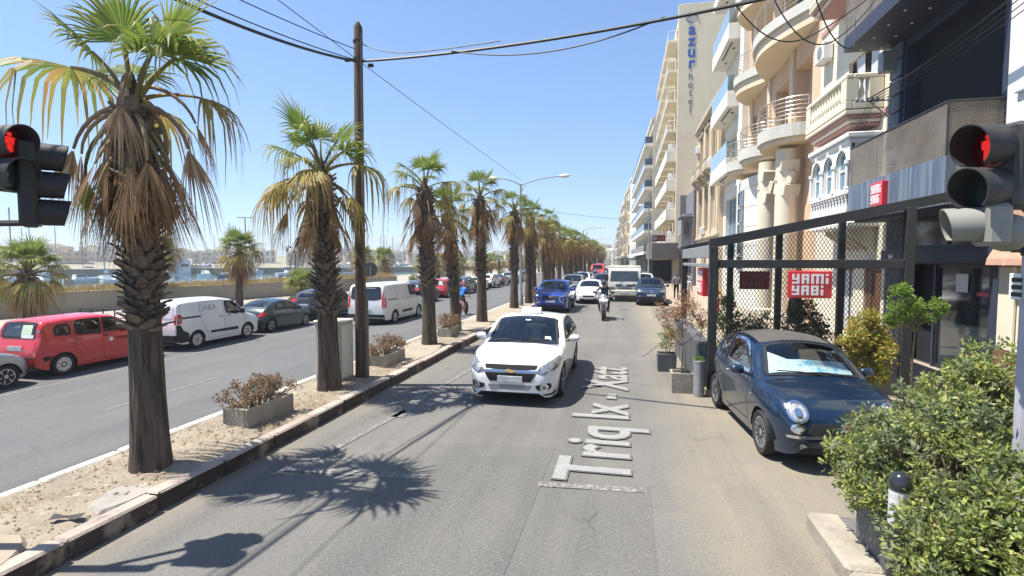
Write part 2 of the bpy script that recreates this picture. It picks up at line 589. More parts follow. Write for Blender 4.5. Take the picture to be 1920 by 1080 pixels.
# bedding under the strip
b = MB()
b.box(MX0 + .1, MX1 - .1, -6.2, 19.6, -.4, .08)
structure('median_bed', b, M['soil'])
kr = MB()
kr.box(MX1 - .1, MX1 - .02, -6, 330, -.3, .1)
kerb_r = structure('median_kerb', kr, M['kerb_paint'])
kl = MB()
kl.box(MX0 + .02, MX0 + .1, -6, 330, -.5, .1)
kerb_l = structure('median_kerb', kl, M['kerb_white'])
def kerb_mesh(ln, side):
 b = MB()
 x0, x1 = (-.19, 0) if side > 0 else (0, .16)
 z0 = -.28 if side > 0 else -.55
 b.cbox(x0, x1, .006, ln - .006, z0, MZ, .022)
 me = b.mesh('kerb_stone', org=(0, 0, 0))
 me.materials.append(M['kerb_paint'] if side > 0 else M['kerb_white'])
 me.materials.append(M['kerb_top'] if side > 0 else M['kerb_white'])
 for p in me.polygons:
  if p.normal.z > .3: p.material_index = 1
 return me
LN = .92
km = [kerb_mesh(LN, 1), kerb_mesh(LN, -1)]
for k in range(70):
 y = -3 + k * LN
 link('kerb_stone', km[0], kerb_r, (MX1 + rnd.uniform(-.008, .008), y, rnd.uniform(-.012, .012)), (rnd.uniform(-.008, .008), rnd.uniform(-.02, .02), rnd.uniform(-.006, .006)))
 link('kerb_stone', km[1], kerb_l, (MX0 + rnd.uniform(-.008, .008), y, rnd.uniform(-.012, .012)), (rnd.uniform(-.008, .008), 0, rnd.uniform(-.006, .006)))
b = MB()
for k in range(70, 330):
 y = -3 + k * LN
 b.cbox(MX1 - .19, MX1, y + .006, y + LN - .006, -.2, MZ + rnd.uniform(-.01, .01), .02)
o = link('kerb_stone', setm(b.mesh('kerb_stone'), M['kerb_top']), kerb_r)
o['kind'] = 'stuff'
# loose stones, concrete smears and dead weeds on the soil
b = MB()
for k in range(2400):
 y = rnd.uniform(1.5, 19) if rnd.random() < .5 else rnd.uniform(1.5, 8)
 x = rnd.uniform(MX0 + .18, MX1 - .22)
 r = rnd.choice((.005, .006, .007, .009, .012, .02)) * rnd.uniform(.7, 1.4)
 z = soil_z(x, y) + r * .3
 a = rnd.uniform(0, 6.28)
 p = [(x + r * math.cos(a + t) * rnd.uniform(.7, 1.3), y + r * math.sin(a + t) * rnd.uniform(.7, 1.3), z) for t in (0, 1.57, 3.14, 4.7)]
 b.add(p + [(x, y, z + r * .8), (x, y, z - r)], [(0, 1, 4), (1, 2, 4), (2, 3, 4), (3, 0, 4), (1, 0, 5), (2, 1, 5), (3, 2, 5), (0, 3, 5)])
structure('gravel', b, M['gravel'], kind='stuff')
def blob_slab(name, cx, cy, rx, ry, z, h, m, seed, rz=0):
 b = MB()
 rr = random.Random(seed)
 n = 22
 base = []
 ph = rr.uniform(0, 9)
 for k in range(n):
  a = 2 * math.pi * k / n
  q = 1 + .22 * mn.noise(Vector((math.cos(a) * 1.6 + ph, math.sin(a) * 1.6, seed)))
  x, y = rx * q * math.cos(a), ry * q * math.sin(a)
  base.append((cx + x * math.cos(rz) - y * math.sin(rz), cy + x * math.sin(rz) + y * math.cos(rz)))
 b.add([(x, y, z) for x, y in base] + [(cx + (x - cx) * .93, cy + (y - cy) * .93, z + h) for x, y in base],
          [(i, (i + 1) % n, n + (i + 1) % n, n + i) for i in range(n)] + [tuple(range(n, 2 * n))])
 return structure(name, b, m)
M['old_concrete'] = mat('old_concrete', (.25, .235, .215), (.33, .30, .26), rough=.9, sc=3, bump=.5, bsc=25, geo=True)
blob_slab('concrete_patch', -5.12, 4.5, .22, .62, .165, .028, M['old_concrete'], 3, .05)
blob_slab('concrete_patch', -5.3, 2.9, .45, .5, .15, .05, M['slab'], 5)
blob_slab('concrete_patch', -5.6, 12.6, .75, 1.9, .14, .065, M['slab'], 8)
blob_slab('concrete_patch', -5.6, 17.8, .75, 2.2, .14, .065, M['slab'], 9)
M['debris'] = mat('debris', (.03, .028, .028), (.06, .055, .05), rough=.8, sc=8)
for (x, y, l, a) in ((-5.15, 3.75, .28, .4), (-5.9, 3.4, .16, 1.2), (-4.95, 6.1, .2, 1.4)):
 b = MB()
 vs = []
 for i in range(7):
  t = i / 6
  vs += [(l * (t - .5), -.03 - .02 * math.sin(9 * t), .012 * math.sin(7 * t)), (l * (t - .5), .035 + .015 * math.cos(8 * t), .012 * math.cos(5 * t) + .015)]
 b.add(vs, [(2 * i, 2 * i + 1, 2 * i + 3, 2 * i + 2) for i in range(6)])
 o = link('rubber_scrap', setm(b.mesh('rubber_scrap'), M['debris']), None, (x, y, soil_z(x, y) + .03), (0, 0, a))
 tag(o, ['torn black rubber scrap on the soil near the first palm', 'small black rubber scrap by the white kerb edge', 'black rubber scrap lying against the dark kerb'][0 if x > -5.3 and y < 5 else (1 if y < 5 else 2)], 'litter')
M['dry_weed'] = mat('dry_weed', (.36, .19, .075), (.45, .29, .13), rough=.9, sc=3, geo=True, trans=.3)
b = MB()
for (cx, cy, n, sp) in ((-5.35, 8.1, 160, .28), (-5.2, 7.6, 90, .2), (-5.9, 3.6, 120, .35), (-5.75, 5.9, 60, .25), (-5.15, 6.6, 90, .25), (-5.1, 10.7, 120, .3), (-5.6, 15.6, 100, .3), (-5.9, 4.9, 50, .2)):
 for k in range(n):
  x, y = cx + rnd.gauss(0, sp * .5), cy + rnd.gauss(0, sp * .9)
  if not (MX0 + .15 < x < MX1 - .2): continue
  z = soil_z(x, y)
  a, t, h = rnd.uniform(0, 6.28), rnd.uniform(.3, 1.3), rnd.uniform(.03, .10)
  dx, dy = math.cos(a), math.sin(a)
  w = .004
  tip = (x + dx * h * math.sin(t), y + dy * h * math.sin(t), z + h * math.cos(t))
  b.add([(x - dy * w, y + dx * w, z), (x + dy * w, y - dx * w, z), tip], [(0, 1, 2)])
structure('dry_weeds', b, M['dry_weed'], kind='stuff')
# raised pavements on the building side
b = MB()
b.cbox(2.06, 7.35, -30, 5.5, -.2, .13, .02)
structure('pavement', b, M['pave_grey'])
b = MB()
b.cbox(4.7, 7.35, 5.5, 10.45, -.2, .10, .02)
structure('pavement', b, M['pave_grey'])
b = MB()
b.cbox(1.62, 7.35, 10.45, 16.2, -.2, .11, .02)
structure('pavement', b, M['slab'])
b = MB()
b.cbox(2.6, 7.35, 16.2, 300, -.2, .13, .02)
structure('pavement', b, M['slab'])
kb = MB()
kb.box(1.9, 2.05, -30, 5.4, -.2, .08)
kerb_p = structure('pavement_kerb', kb, M['concrete'])
km2 = MB()
km2.cbox(-.3, 0, .006, .95, -.2, .17, .035)
kme = setm(km2.mesh('kerb_stone'), M['concrete'])
for k in range(9):
 link('kerb_stone', kme, kerb_p, (2.09 + rnd.uniform(-.01, .01), 4.5 - k * .97, rnd.uniform(-.01, .01)), (0, 0, rnd.uniform(-.01, .01)))
# ================================================================== vehicles
def pchip(pts):
 xs = np.array([p[0] for p in pts], float)
 ys = np.array([p[1] for p in pts], float)
 h = np.diff(xs)
 d = np.diff(ys) / h
 m = np.zeros(len(xs))
 m[0], m[-1] = d[0], d[-1]
 for i in range(1, len(xs) - 1):
  if d[i - 1] * d[i] > 0:
   w1, w2 = 2 * h[i] + h[i - 1], h[i] + 2 * h[i - 1]
   m[i] = (w1 + w2) / (w1 / d[i - 1] + w2 / d[i])
 def f(x):
  x = min(max(x, xs[0]), xs[-1])
  i = min(max(int(np.searchsorted(xs, x)) - 1, 0), len(h) - 1)
  t = (x - xs[i]) / h[i]
  return float((2 * t**3 - 3 * t**2 + 1) * ys[i] + (t**3 - 2 * t**2 + t) * h[i] * m[i] + (-2 * t**3 + 3 * t**2) * ys[i + 1] + (t**3 - t**2) * h[i] * m[i + 1])
 return f
def paint(name, c, flake=.0, rough=.3):
 return mat(name, c, tuple(x * .9 for x in c), rough=rough, metal=flake, sc=1.5, coat=.9, spec=.5, c3=tuple(x * .8 + .03 for x in c), sc3=2.5, thr3=(.62, .85))
def inpoly(p, poly):
 x, y = p
 c = False
 n = len(poly)
 j = n - 1
 for i in range(n):
  xi, yi = poly[i]
  xj, yj = poly[j]
  if (yi > y) != (yj > y) and x < (xj - xi) * (y - yi) / (yj - yi) + xi: c = not c
  j = i
 return c
def edgedist(p, poly):
 x, y = p
 best = 9
 for i in range(len(poly)):
  ax, ay = poly[i]
  bx, by = poly[(i + 1) % len(poly)]
  dx, dy = bx - ax, by - ay
  t = max(0, min(1, ((x - ax) * dx + (y - ay) * dy) / (dx * dx + dy * dy + 1e-12)))
  best = min(best, math.hypot(x - ax - dx * t, y - ay - dy * t))
 return best
def rounded(poly, r=.05, n=4):
 """round the corners of a 2D outline"""
 out = []
 k = len(poly)
 for i in range(k):
  p, a, c = Vector(poly[i]), Vector(poly[i - 1]), Vector(poly[(i + 1) % k])
  u, w = (a - p), (c - p)
  q = min(r, u.length * .45, w.length * .45)
  s0, s1 = p + u.normalized() * q, p + w.normalized() * q
  for t in range(n + 1):
   t /= n
   out.append(tuple((1 - t)**2 * s0 + 2 * t * (1 - t) * p + t * t * s1))
 return out
def resample(poly, d):
 out = []
 for i in range(len(poly)):
  a, b = Vector(poly[i]), Vector(poly[(i + 1) % len(poly)])
  n = max(1, int((b - a).length / d + .5))
  for t in range(n): out.append(tuple(a.lerp(b, t / n)))
 return out
class Car:
 def __init__(s, name, label, spec, paintm, cat='car', group=None):
  s.sp = spec
  s.L, s.W, s.H = spec['L'], spec['W'], spec['H']
  s.t = Thing(name, label, cat, group=group)
  s.o = s.t.o
  s.pm = paintm
  s.body()
 # --- shell -------------------------------------------------------
 def body(s):
  sp, L, W, H = s.sp, s.L, s.W, s.H
  top, hw, belt = pchip(sp['top']), pchip(sp['plan']), pchip(sp['belt'])
  bot = pchip(sp.get('bot', [(0, .30), (.05, .20), (.5, .18), (.95, .22), (1, .33)]))
  s.top, s.hw, s.belt = top, hw, belt
  wr = sp['wr']
  ra = wr + sp.get('archgap', .045)
  wx = [sp['fo'], sp['fo'] + sp['wb']]
  s.wx = wx
  st = set(round(x, 5) for x in np.linspace(0, L, 64))
  for e in (.004, .010, .02, .035, .05, .07, .09, .12, .16):
   st.add(round(e * L, 5)); st.add(round(L - e * L, 5))
  for c in wx:
   st = {x for x in st if not (c - ra - .03 < x < c + ra + .03)}
   for k in range(15):
    a = math.pi * k / 14
    st.add(round(c - ra * math.cos(a), 5))
   st.add(round(c - ra - .002, 5)); st.add(round(c + ra + .002, 5))
  st = sorted(st)
  crown = sp.get('crown', .035)
  k_t = sp.get('tumble', .2)
  rings = []
  NS, NC, NT = 13, 5, 5
  tuck = sp.get('tuck', .05)
  for x in st:
   u = x / L
   zt, w, zB = top(u), hw(u) * W / 2, belt(u)
   z0 = bot(u)
   for c in wx:
    if abs(x - c) <= ra + 1e-6: z0 = max(z0, wr + math.sqrt(max(0, ra * ra - (x - c)**2)))
   cr = crown * min(1, max(.3, (zt - .5) / (H - .5)))
   zs = zt - cr
   rc = min(sp.get('rc', .11) if zt > zB + .15 else sp.get('rch', .09), max(.01, (zs - z0) * .42))
   def yw(z):
    if z <= zB:
     t = (z - .2) / (zB - .2)
     y = w * (1 - tuck * (1 - t)**2 - sp.get('shoulder', .02) * max(0, (t - .72) / .28)**2)
     return y
    t = (z - zB) / max(.2, H - zB)
    return w * (1 - sp.get('shoulder', .02)) * (1 - k_t * t**1.05 - .02 * min(1, t * 8))
   pts = []
   for i in range(NS):
    z = z0 + (zs - rc - z0) * i / (NS - 1)
    pts.append((yw(z), z))
   ye = yw(zs - rc)
   yt = max(.02, ye - rc * 1.15)
   for i in range(1, NC + 1):
    a = math.pi / 2 * i / NC
    pts.append((yt + (ye - yt) * math.cos(a), zs - rc + rc * math.sin(a)))
   for i in range(1, NT + 1):
    q = 1 - i / NT
    pts.append((yt * q, zs + cr * (1 - q * q)))
   rings.append((x, pts))
  s.st = st
  v, f = [], []
  n = len(rings[0][1])
  m = 2 * n - 1
  for x, pts in rings:
   for (y, z) in pts: v.append((L / 2 - x, -y, z))
   for (y, z) in pts[-2::-1]: v.append((L / 2 - x, y, z))
  for i in range(len(rings) - 1):
   for k in range(m - 1):
    f.append((i * m + k, i * m + k + 1, (i + 1) * m + k + 1, (i + 1) * m + k))
  f.append(tuple(range(m - 1, -1, -1)))
  f.append(tuple((len(rings) - 1) * m + k for k in range(m)))
  s.v, s.f = v, f
  s.bvh = BVHTree.FromPolygons([Vector(p) for p in v], f)
  s.kill = []
 def cast(s, p, proj, side=1):
  L = s.L
  if proj == 'side': o, d = Vector((L / 2 - p[0], side * 3, p[1])), Vector((0, -side, 0))
  elif proj == 'front': o, d = Vector((L + 2, p[0], p[1])), Vector((-1, 0, 0))
  elif proj == 'rear': o, d = Vector((-L - 2, p[0], p[1])), Vector((1, 0, 0))
  elif proj == 'top': o, d = Vector((L / 2 - p[0], p[1], 6)), Vector((0, 0, -1))
  h = s.bvh.ray_cast(o, d)
  return (h[0], h[1], d) if h[0] is not None else None
 def put(s, p, proj, side, off):
  h = s.cast(p, proj, side)
  if h is None: return None
  nrm = h[1] if h[1].dot(h[2]) < 0 else -h[1]
  return h[0] + (nrm * .75 - h[2] * .25) * off
 def skin(s, poly, proj, side=1, off=.006, res=.07, mb=None, mi=0, depth=.012):
  """a piece of trim that follows the body, with a real edge"""
  mb = mb or MB()
  bd = resample(poly, res)
  pts = list(bd)
  xs, ys = [p[0] for p in poly], [p[1] for p in poly]
  x = min(xs) + res / 2
  while x < max(xs):
   y = min(ys) + res / 2
   while y < max(ys):
    if inpoly((x, y), poly) and edgedist((x, y), poly) > res * .35: pts.append((x, y))
    y += res
   x += res
  nb = len(bd)
  vo, _, fo, *_r = delaunay_2d_cdt([Vector(p) for p in pts], [], [list(range(nb))], 1, 1e-6)
  P = [s.put(p, proj, side, off) for p in vo]
  good = [t for t in fo if all(P[i] is not None for i in t)]
  used = sorted({i for t in good for i in t})
  ix = {u: k for k, u in enumerate(used)}
  if not good: return mb
  vv = [tuple(P[u]) for u in used]
  # face outwards
  ff = []
  dirv = {'side': Vector((0, -side, 0)), 'front': Vector((-1, 0, 0)), 'rear': Vector((1, 0, 0)), 'top': Vector((0, 0, -1))}[proj]
  for t in good:
   a, b, c = (P[t[0]], P[t[1]], P[t[2]])
   nn = (b - a).cross(c - a)
   if nn.dot(dirv) > 0: t = t[::-1]
   ff.append(tuple(ix[i] for i in t))
  mb.add(vv, ff, mi)
  if depth:
   ec = {}
   for t in ff:
    for i in range(len(t)):
     e = (t[i], t[(i + 1) % len(t)])
     ec[e] = 1
   dv = dirv
   for (a, b) in list(ec):
    if (b, a) not in ec:
     A, B = Vector(vv[a]), Vector(vv[b])
     mb.add([tuple(A), tuple(B), tuple(B + dv * depth), tuple(A + dv * depth)], [(0, 3, 2, 1)], mi)
  return mb
 def ring(s, poly, w, proj, side=1, off=.009, res=.06, mb=None, mi=0, outer=.012):
  mb = mb or MB()
  bd = resample(poly, res)
  n = len(bd)
  ar = sum(bd[i][0] * bd[(i + 1) % n][1] - bd[(i + 1) % n][0] * bd[i][1] for i in range(n))
  sg = 1 if ar > 0 else -1
  V = []
  for i in range(n):
   a, b = Vector(bd[i - 1]), Vector(bd[(i + 1) % n])
   t = (b - a).normalized()
   nn = Vector((-t.y, t.x)) * sg
   V.append((s.put(tuple(Vector(bd[i]) - nn * outer), proj, side, off), s.put(tuple(Vector(bd[i]) + nn * w), proj, side, off)))
  flip = (sg > 0)
  if proj in ('side',): flip = flip if side < 0 else not flip
  if proj in ('top',): flip = not flip
  if proj == 'rear': flip = not flip
  for i in range(n):
   j = (i + 1) % n
   q = [V[i][0], V[j][0], V[j][1], V[i][1]]
   if any(x is None for x in q): continue
   a = Vector(q[1]) - Vector(q[0])
   b = Vector(q[3]) - Vector(q[0])
   h = s.cast(bd[i], proj, side)
   if h is not None and a.cross(b).dot(h[2]) > 0: q = q[::-1]
   mb.add([tuple(x) for x in q], [(0, 1, 2, 3)], mi)
  return mb
 def line(s, pts, proj, side=1, w=.012, off=.003, res=.06, mb=None, mi=0):
  mb = mb or MB()
  fine = []
  for i in range(len(pts) - 1):
   a, b = Vector(pts[i]), Vector(pts[i + 1])
   n = max(1, int((b - a).length / res))
   fine += [a.lerp(b, t / n) for t in range(n)]
  fine.append(Vector(pts[-1]))
  pr = None
  for i, p in enumerate(fine):
   t = (fine[min(i + 1, len(fine) - 1)] - fine[max(i - 1, 0)]).normalized()
   nn = Vector((-t.y, t.x)) * w / 2
   q = (s.put(tuple(p + nn), proj, side, off), s.put(tuple(p - nn), proj, side, off))
   if pr and None not in q and None not in pr:
    mb.add([tuple(pr[0]), tuple(q[0]), tuple(q[1]), tuple(pr[1])], [(0, 1, 2, 3)], mi)
   pr = q
  return mb
 # --- assembly -----------------------------------------------------
 def window(s, name, poly, proj, sides=(1,), glass='car_glass', seal=.045, r=.07, hole=True, trim=None):
  poly = rounded(poly, r)
  for sd in sides:
   g = s.t.part(name, s.skin(poly, proj, sd, .006, .09, depth=0), M[glass], s.o, smooth=True)
   s.t.part('window_seal', s.ring(poly, seal, proj, sd, .008), M['seam'] if trim is None else trim, g, smooth=True)
   if hole: s.kill.append((poly, proj, sd))
 def finish_body(s, extra=None):
  L = s.L
  keep, mi = [], []
  vs = [Vector(p) for p in s.v]
  for f in s.f:
   c = sum((vs[i] for i in f), Vector()) / len(f)
   nrm = (vs[f[1]] - vs[f[0]]).cross(vs[f[2]] - vs[f[0]])
   dead = False
   if len(f) == 4:
    for poly, proj, sd in s.kill:
     if proj == 'side':
      if c.y * sd < .1: continue
      p = (L / 2 - c.x, c.z)
      if abs(c.y) < s.W * .25: continue
     elif proj == 'top':
      p = (L / 2 - c.x, c.y)
      if c.z < s.belt((L / 2 - c.x) / L) - .12: continue
     elif proj == 'front':
      p = (c.y, c.z)
      if c.x < 0: continue
     else:
      p = (c.y, c.z)
      if c.x > 0: continue
     if inpoly(p, poly) and edgedist(p, poly) > .012: dead = True; break
   if not dead: keep.append(f)
  b = MB()
  b.v, b.f, b.m = s.v, keep, [0] * len(keep)
  s.bodyo = s.t.part('body', b, s.pm, s.o, angle=38)
  return s.bodyo
 def under(s):
  L, W, sp = s.L, s.W, s.sp
  b = MB()
  wr = sp['wr']
  b.box(-L / 2 + .18, L / 2 - .18, -W / 2 + .30, W / 2 - .30, .19, .55)
  mids = [(-L / 2 + .25, L / 2 - s.wx[1] - wr - .1), (L / 2 - s.wx[1] + wr + .09, L / 2 - s.wx[0] - wr - .09), (L / 2 - s.wx[0] + wr + .1, L / 2 - .25)]
  for a, c in mids:
   if c > a: b.box(a, c, -W / 2 + .12, W / 2 - .12, .20, .5)
  ra = wr + sp.get('archgap', .045) + .004
  for cx in s.wx:
   for sd in (1, -1):
    X = L / 2 - cx
    w0, w1 = s.hw(cx / L) * W / 2 * .985, W / 2 - .30
    n = 12
    vs = []
    for k in range(n + 1):
     a = math.pi * k / n
     vs += [(X + ra * math.cos(a), sd * w0, wr + ra * math.sin(a)), (X + ra * math.cos(a), sd * w1, wr + ra * math.sin(a))]
    b.add(vs, [(2 * k, 2 * k + 2, 2 * k + 3, 2 * k + 1) for k in range(n)])
  s.t.part('underbody', b, M['dark_plastic'], s.o)
 def cabin(s, front=.33, rear=.85, seats=True, z=None):
  """dashboard, steering wheel and seats seen through the glass"""
  L, W = s.L, s.W
  b = MB()
  zb = s.belt(.5)
  fx, rx = L / 2 - front * L, L / 2 - rear * L
  yw = W / 2 - .16
  b.cbox(fx - .38, fx + .05, -yw, yw, zb - .35, zb - .04, .08)
  b.box(rx, fx, -yw, yw, .35, .45)
  b.box(rx - .02, rx + .05, -yw, yw, .4, zb - .02)
  for sd in (-1, 1): b.box(rx, fx, sd * yw, sd * (yw + .03), .4, zb - .05)
  s.t.part('dashboard', b, M['interior'], s.o)
  if not seats: return
  st = MB()
  def seat(x, y, w):
   st.cbox(x - .25, x + .28, y - w / 2, y + w / 2, .42, .60, .05)
   k = len(st.v)
   st.cbox(-.07, .07, y - w / 2, y + w / 2, 0, .58, .05)
   st.cbox(-.05, .05, y - .13, y + .13, .60, .80, .04)
   st.xf(Matrix.Translation((x - .26, 0, .5)) @ Matrix.Rotation(R(-14), 4, 'Y'), k)
  seat(fx - .85, .36, .48)
  seat(fx - .85, -.36, .48)
  if rear * L - front * L > 1.7:
   seat(rx + .45, 0, W - .5)
  s.t.part('seat', st, M['seat_grey'], s.o)
  w = MB()
  c = Vector((fx - .45, -.36, zb - .02))
  pts = [c + Vector((.07 * math.sin(a), .18 * math.cos(a), .17 * math.sin(a))) for a in np.linspace(0, 2 * math.pi, 17)]
  w.tube(pts, .016, 6, cap=False)
  s.t.part('steering_wheel', w, M['interior'], s.o)
 def wheels(s, style='alloy', n=5, rimmat=None):
  sp = s.sp
  wr, tw = sp['wr'], sp.get('tw', .20)
  rr = wr * sp.get('rimr', .68)
  T = MB()
  T.lathe([(rr * .98, -tw / 2 + .02), (rr + .012, -tw / 2 + .004), (wr * .93, -tw / 2), (wr * .985, -tw / 2 + .022), (wr, -tw / 2 + .05), (wr, tw / 2 - .05), (wr * .985, tw / 2 - .022), (wr * .93, tw / 2), (rr + .012, tw / 2 - .004), (rr * .98, tw / 2 - .02)], 30, axis='y')
  tm = setm(T.mesh('wheel', angle=50), M['rubber'])
  B = MB()
  # dark barrel and disc behind the spokes
  B.lathe([(rr * .97, -tw / 2 + .03), (rr * .97, tw / 2 - .07), (0.0, tw / 2 - .075)], 24, axis='y', mi=1)
  yo = tw / 2 - .012
  B.lathe([(rr * 1.0, tw / 2 - .03), (rr * 1.0, yo), (rr * .90, yo + .002), (rr * .885, yo - .03)], 30, axis='y')
  B.lathe([(.075, yo - .05), (.07, yo - .012), (.03, yo - .004), (0, yo - .004)], 14, axis='y')
  for k in range(n):
   a = 2 * math.pi * k / n
   if style == 'alloy':
    prs = [(-.012, .021)] if n > 8 else ([(-.045, .024), (.045, .024)] if n < 6 else [(0, .034)])
    for o_, w_ in prs:
     i0 = len(B.v)
     vs = []
     for r_, ww, dy in ((.05, w_ * 1.15, -.02), (rr * .5, w_ * .9, -.006), (rr * .92, w_ * 1.05, 0)):
      oo = o_ * r_ / rr
      vs += [(oo - ww / 2, yo + dy - .022, r_), (oo - ww / 2 * .7, yo + dy, r_), (oo + ww / 2 * .7, yo + dy, r_), (oo + ww / 2, yo + dy - .022, r_)]
     B.add(vs, [(4 * q + i, 4 * q + 4 + i, 4 * q + 5 + i, 4 * q + 1 + i) for q in range(2) for i in range(3)])
     B.xf(Matrix.Rotation(a, 4, 'Y'), i0)
   else:  # plastic trim with slots
    i0 = len(B.v)
    w1, w2 = .10, rr * .9 * math.sin(math.pi / n) * 1.35
    B.add([(-w1 / 2, yo - .01, .05), (w1 / 2, yo - .01, .05), (w2 / 2, yo, rr * .92), (-w2 / 2, yo, rr * .92), (-w1 / 2, yo - .03, .05), (w1 / 2, yo - .03, .05), (w2 / 2, yo - .03, rr * .92), (-w2 / 2, yo - .03, rr * .92)],
                      [(0, 3, 2, 1), (0, 4, 7, 3), (1, 2, 6, 5)])
    B.xf(Matrix.Rotation(a, 4, 'Y'), i0)
  rm = B.mesh('rim', angle=35)
  setm(rm, [rimmat or M['silver'], M['dark_plastic']])
  for cx in s.wx:
   for sd in (1, -1):
    y = sd * (s.hw(cx / s.L) * s.W / 2 - tw / 2 - .012)
    w = link('wheel', tm, s.o, (s.L / 2 - cx, y, wr), (0, rnd.uniform(0, 3), 0) if sd > 0 else (0, rnd.uniform(0, 3), math.pi))
    link('rim', rm, w)
 def mirrors(s, d, z, size=(.12, .2, .13), m=None, y=None):
  for sd in (1, -1):
   h = s.cast((d, z - .06), 'side', sd)
   y0 = h[0].y if h else sd * s.W / 2
   b = MB()
   a, w, hh = size
   b.lathe([(.001, -.5), (.28, -.46), (.44, -.3), (.5, -.05), (.5, .2), (.44, .38), (.3, .47), (.001, .5)], 14, axis='y')
   b.v = [(p[0] * a * (1 if p[0] > 0 else .45), p[1] * w, p[2] * hh) for p in b.v]
   k = len(b.v)
   b.v = [(p[0] + s.L / 2 - d, p[1] + y0 + sd * (w * .5 + .035), p[2] + z) for p in b.v]
   mo = s.t.part('mirror', b, m or s.pm, s.o, smooth=True)
   g = MB()
   g.tube([(s.L / 2 - d - .01, y0 - sd * .03, z - .07), (s.L / 2 - d, y0 + sd * .08, z - .03)], .022, 6)
   s.t.part('mirror_arm', g, M['dark_plastic'], mo)
 def plate(s, end='front', z=.5, w=.52, h=.11, y=0, label=None):
  b = MB()
  c = s.cast((y, z), end)
  x = c[0].x + (.012 if end == 'front' else -.012)
  b.cbox(x - .008, x + .008, y - w / 2, y + w / 2, z - h / 2, z + h / 2, .004)
  s.t.part('number_plate', b, M['plate'], s.o)
 def handle(s, d, z, m=None, l=.17):
  for sd in (1, -1):
   h = s.cast((d, z), 'side', sd)
   if not h: continue
   y = h[0].y + sd * .018
   b = MB()
   b.tube([(s.L / 2 - d + l / 2, y - sd * .02, z), (s.L / 2 - d + l * .35, y, z), (s.L / 2 - d - l * .35, y, z), (s.L / 2 - d - l / 2, y - sd * .02, z)], .014, 6)
   s.t.part('door_handle', b, m or s.pm, s.o, smooth=True)
 def seams(s, lines, proj='side', both=True, w=.010):
  b = MB()
  for sd in ((1, -1) if both else (1,)):
   for l in lines: s.line(l, proj, sd, w, mb=b)
  s.t.part('panel_gap', b, M['seam'], s.o, kind='stuff')
 def light(s, name, poly, proj, sides=(1,), m='lamp_lens', rim=None, r=.03, mirror=False, off=.008):
  for sd in sides:
   pl = [(p[0] * sd, p[1]) for p in poly] if mirror else poly
   o = s.t.part(name, s.skin(rounded(pl, r), proj, sd, off, .05), M[m] if isinstance(m, str) else m, s.o, smooth=False, angle=40)
   if rim is not None: s.t.part('lamp_surround', s.ring(rounded(pl, r), .014, proj, sd, off + .004, .04), rim, o)
  return o
 def wiper(s, a, b_, proj='top'):
  p, q = s.put(a, proj, 1, .02), s.put(b_, proj, 1, .025)
  if p is None or q is None: return
  b = MB()
  b.tube([p, p.lerp(q, .5) + Vector((0, 0, .012)), q], .009, 5)
  s.t.part('wiper', b, M['dark_plastic'], s.o)
def circ(cx, cy, r, n=20, ry=None):
 return [(cx + r * math.cos(2 * math.pi * k / n), cy + (ry or r) * math.sin(2 * math.pi * k / n)) for k in range(n)]
def place(car, x, y, z, heading, label=None):
 """heading in degrees: 90 = nose towards the far end of the street"""
 o = car if isinstance(car, bpy.types.Object) else car.o
 o.location = (x, y, z)
 o.rotation_euler = (0, 0, R(heading))
 if label: o['label'] = label
 return o
P_WHITE = paint('paint_white', (.74, .74, .73))
P_BLUE = paint('paint_navy', (.006, .022, .052), .3, .25)
P_RED = paint('paint_red', (.58, .022, .022))
P_GREEN = paint('paint_dark_green', (.022, .04, .042), .3)
P_BLACK = paint('paint_black', (.018, .018, .024), .3)
P_BRIGHT = paint('paint_blue', (.012, .055, .36), .35, .28)
P_GREY = paint('paint_grey', (.09, .095, .11), .4)
P_SILVER = paint('paint_silver', (.42, .43, .45), .6)
P_CREAM = paint('paint_cream', (.66, .64, .57))
CAREV = {}
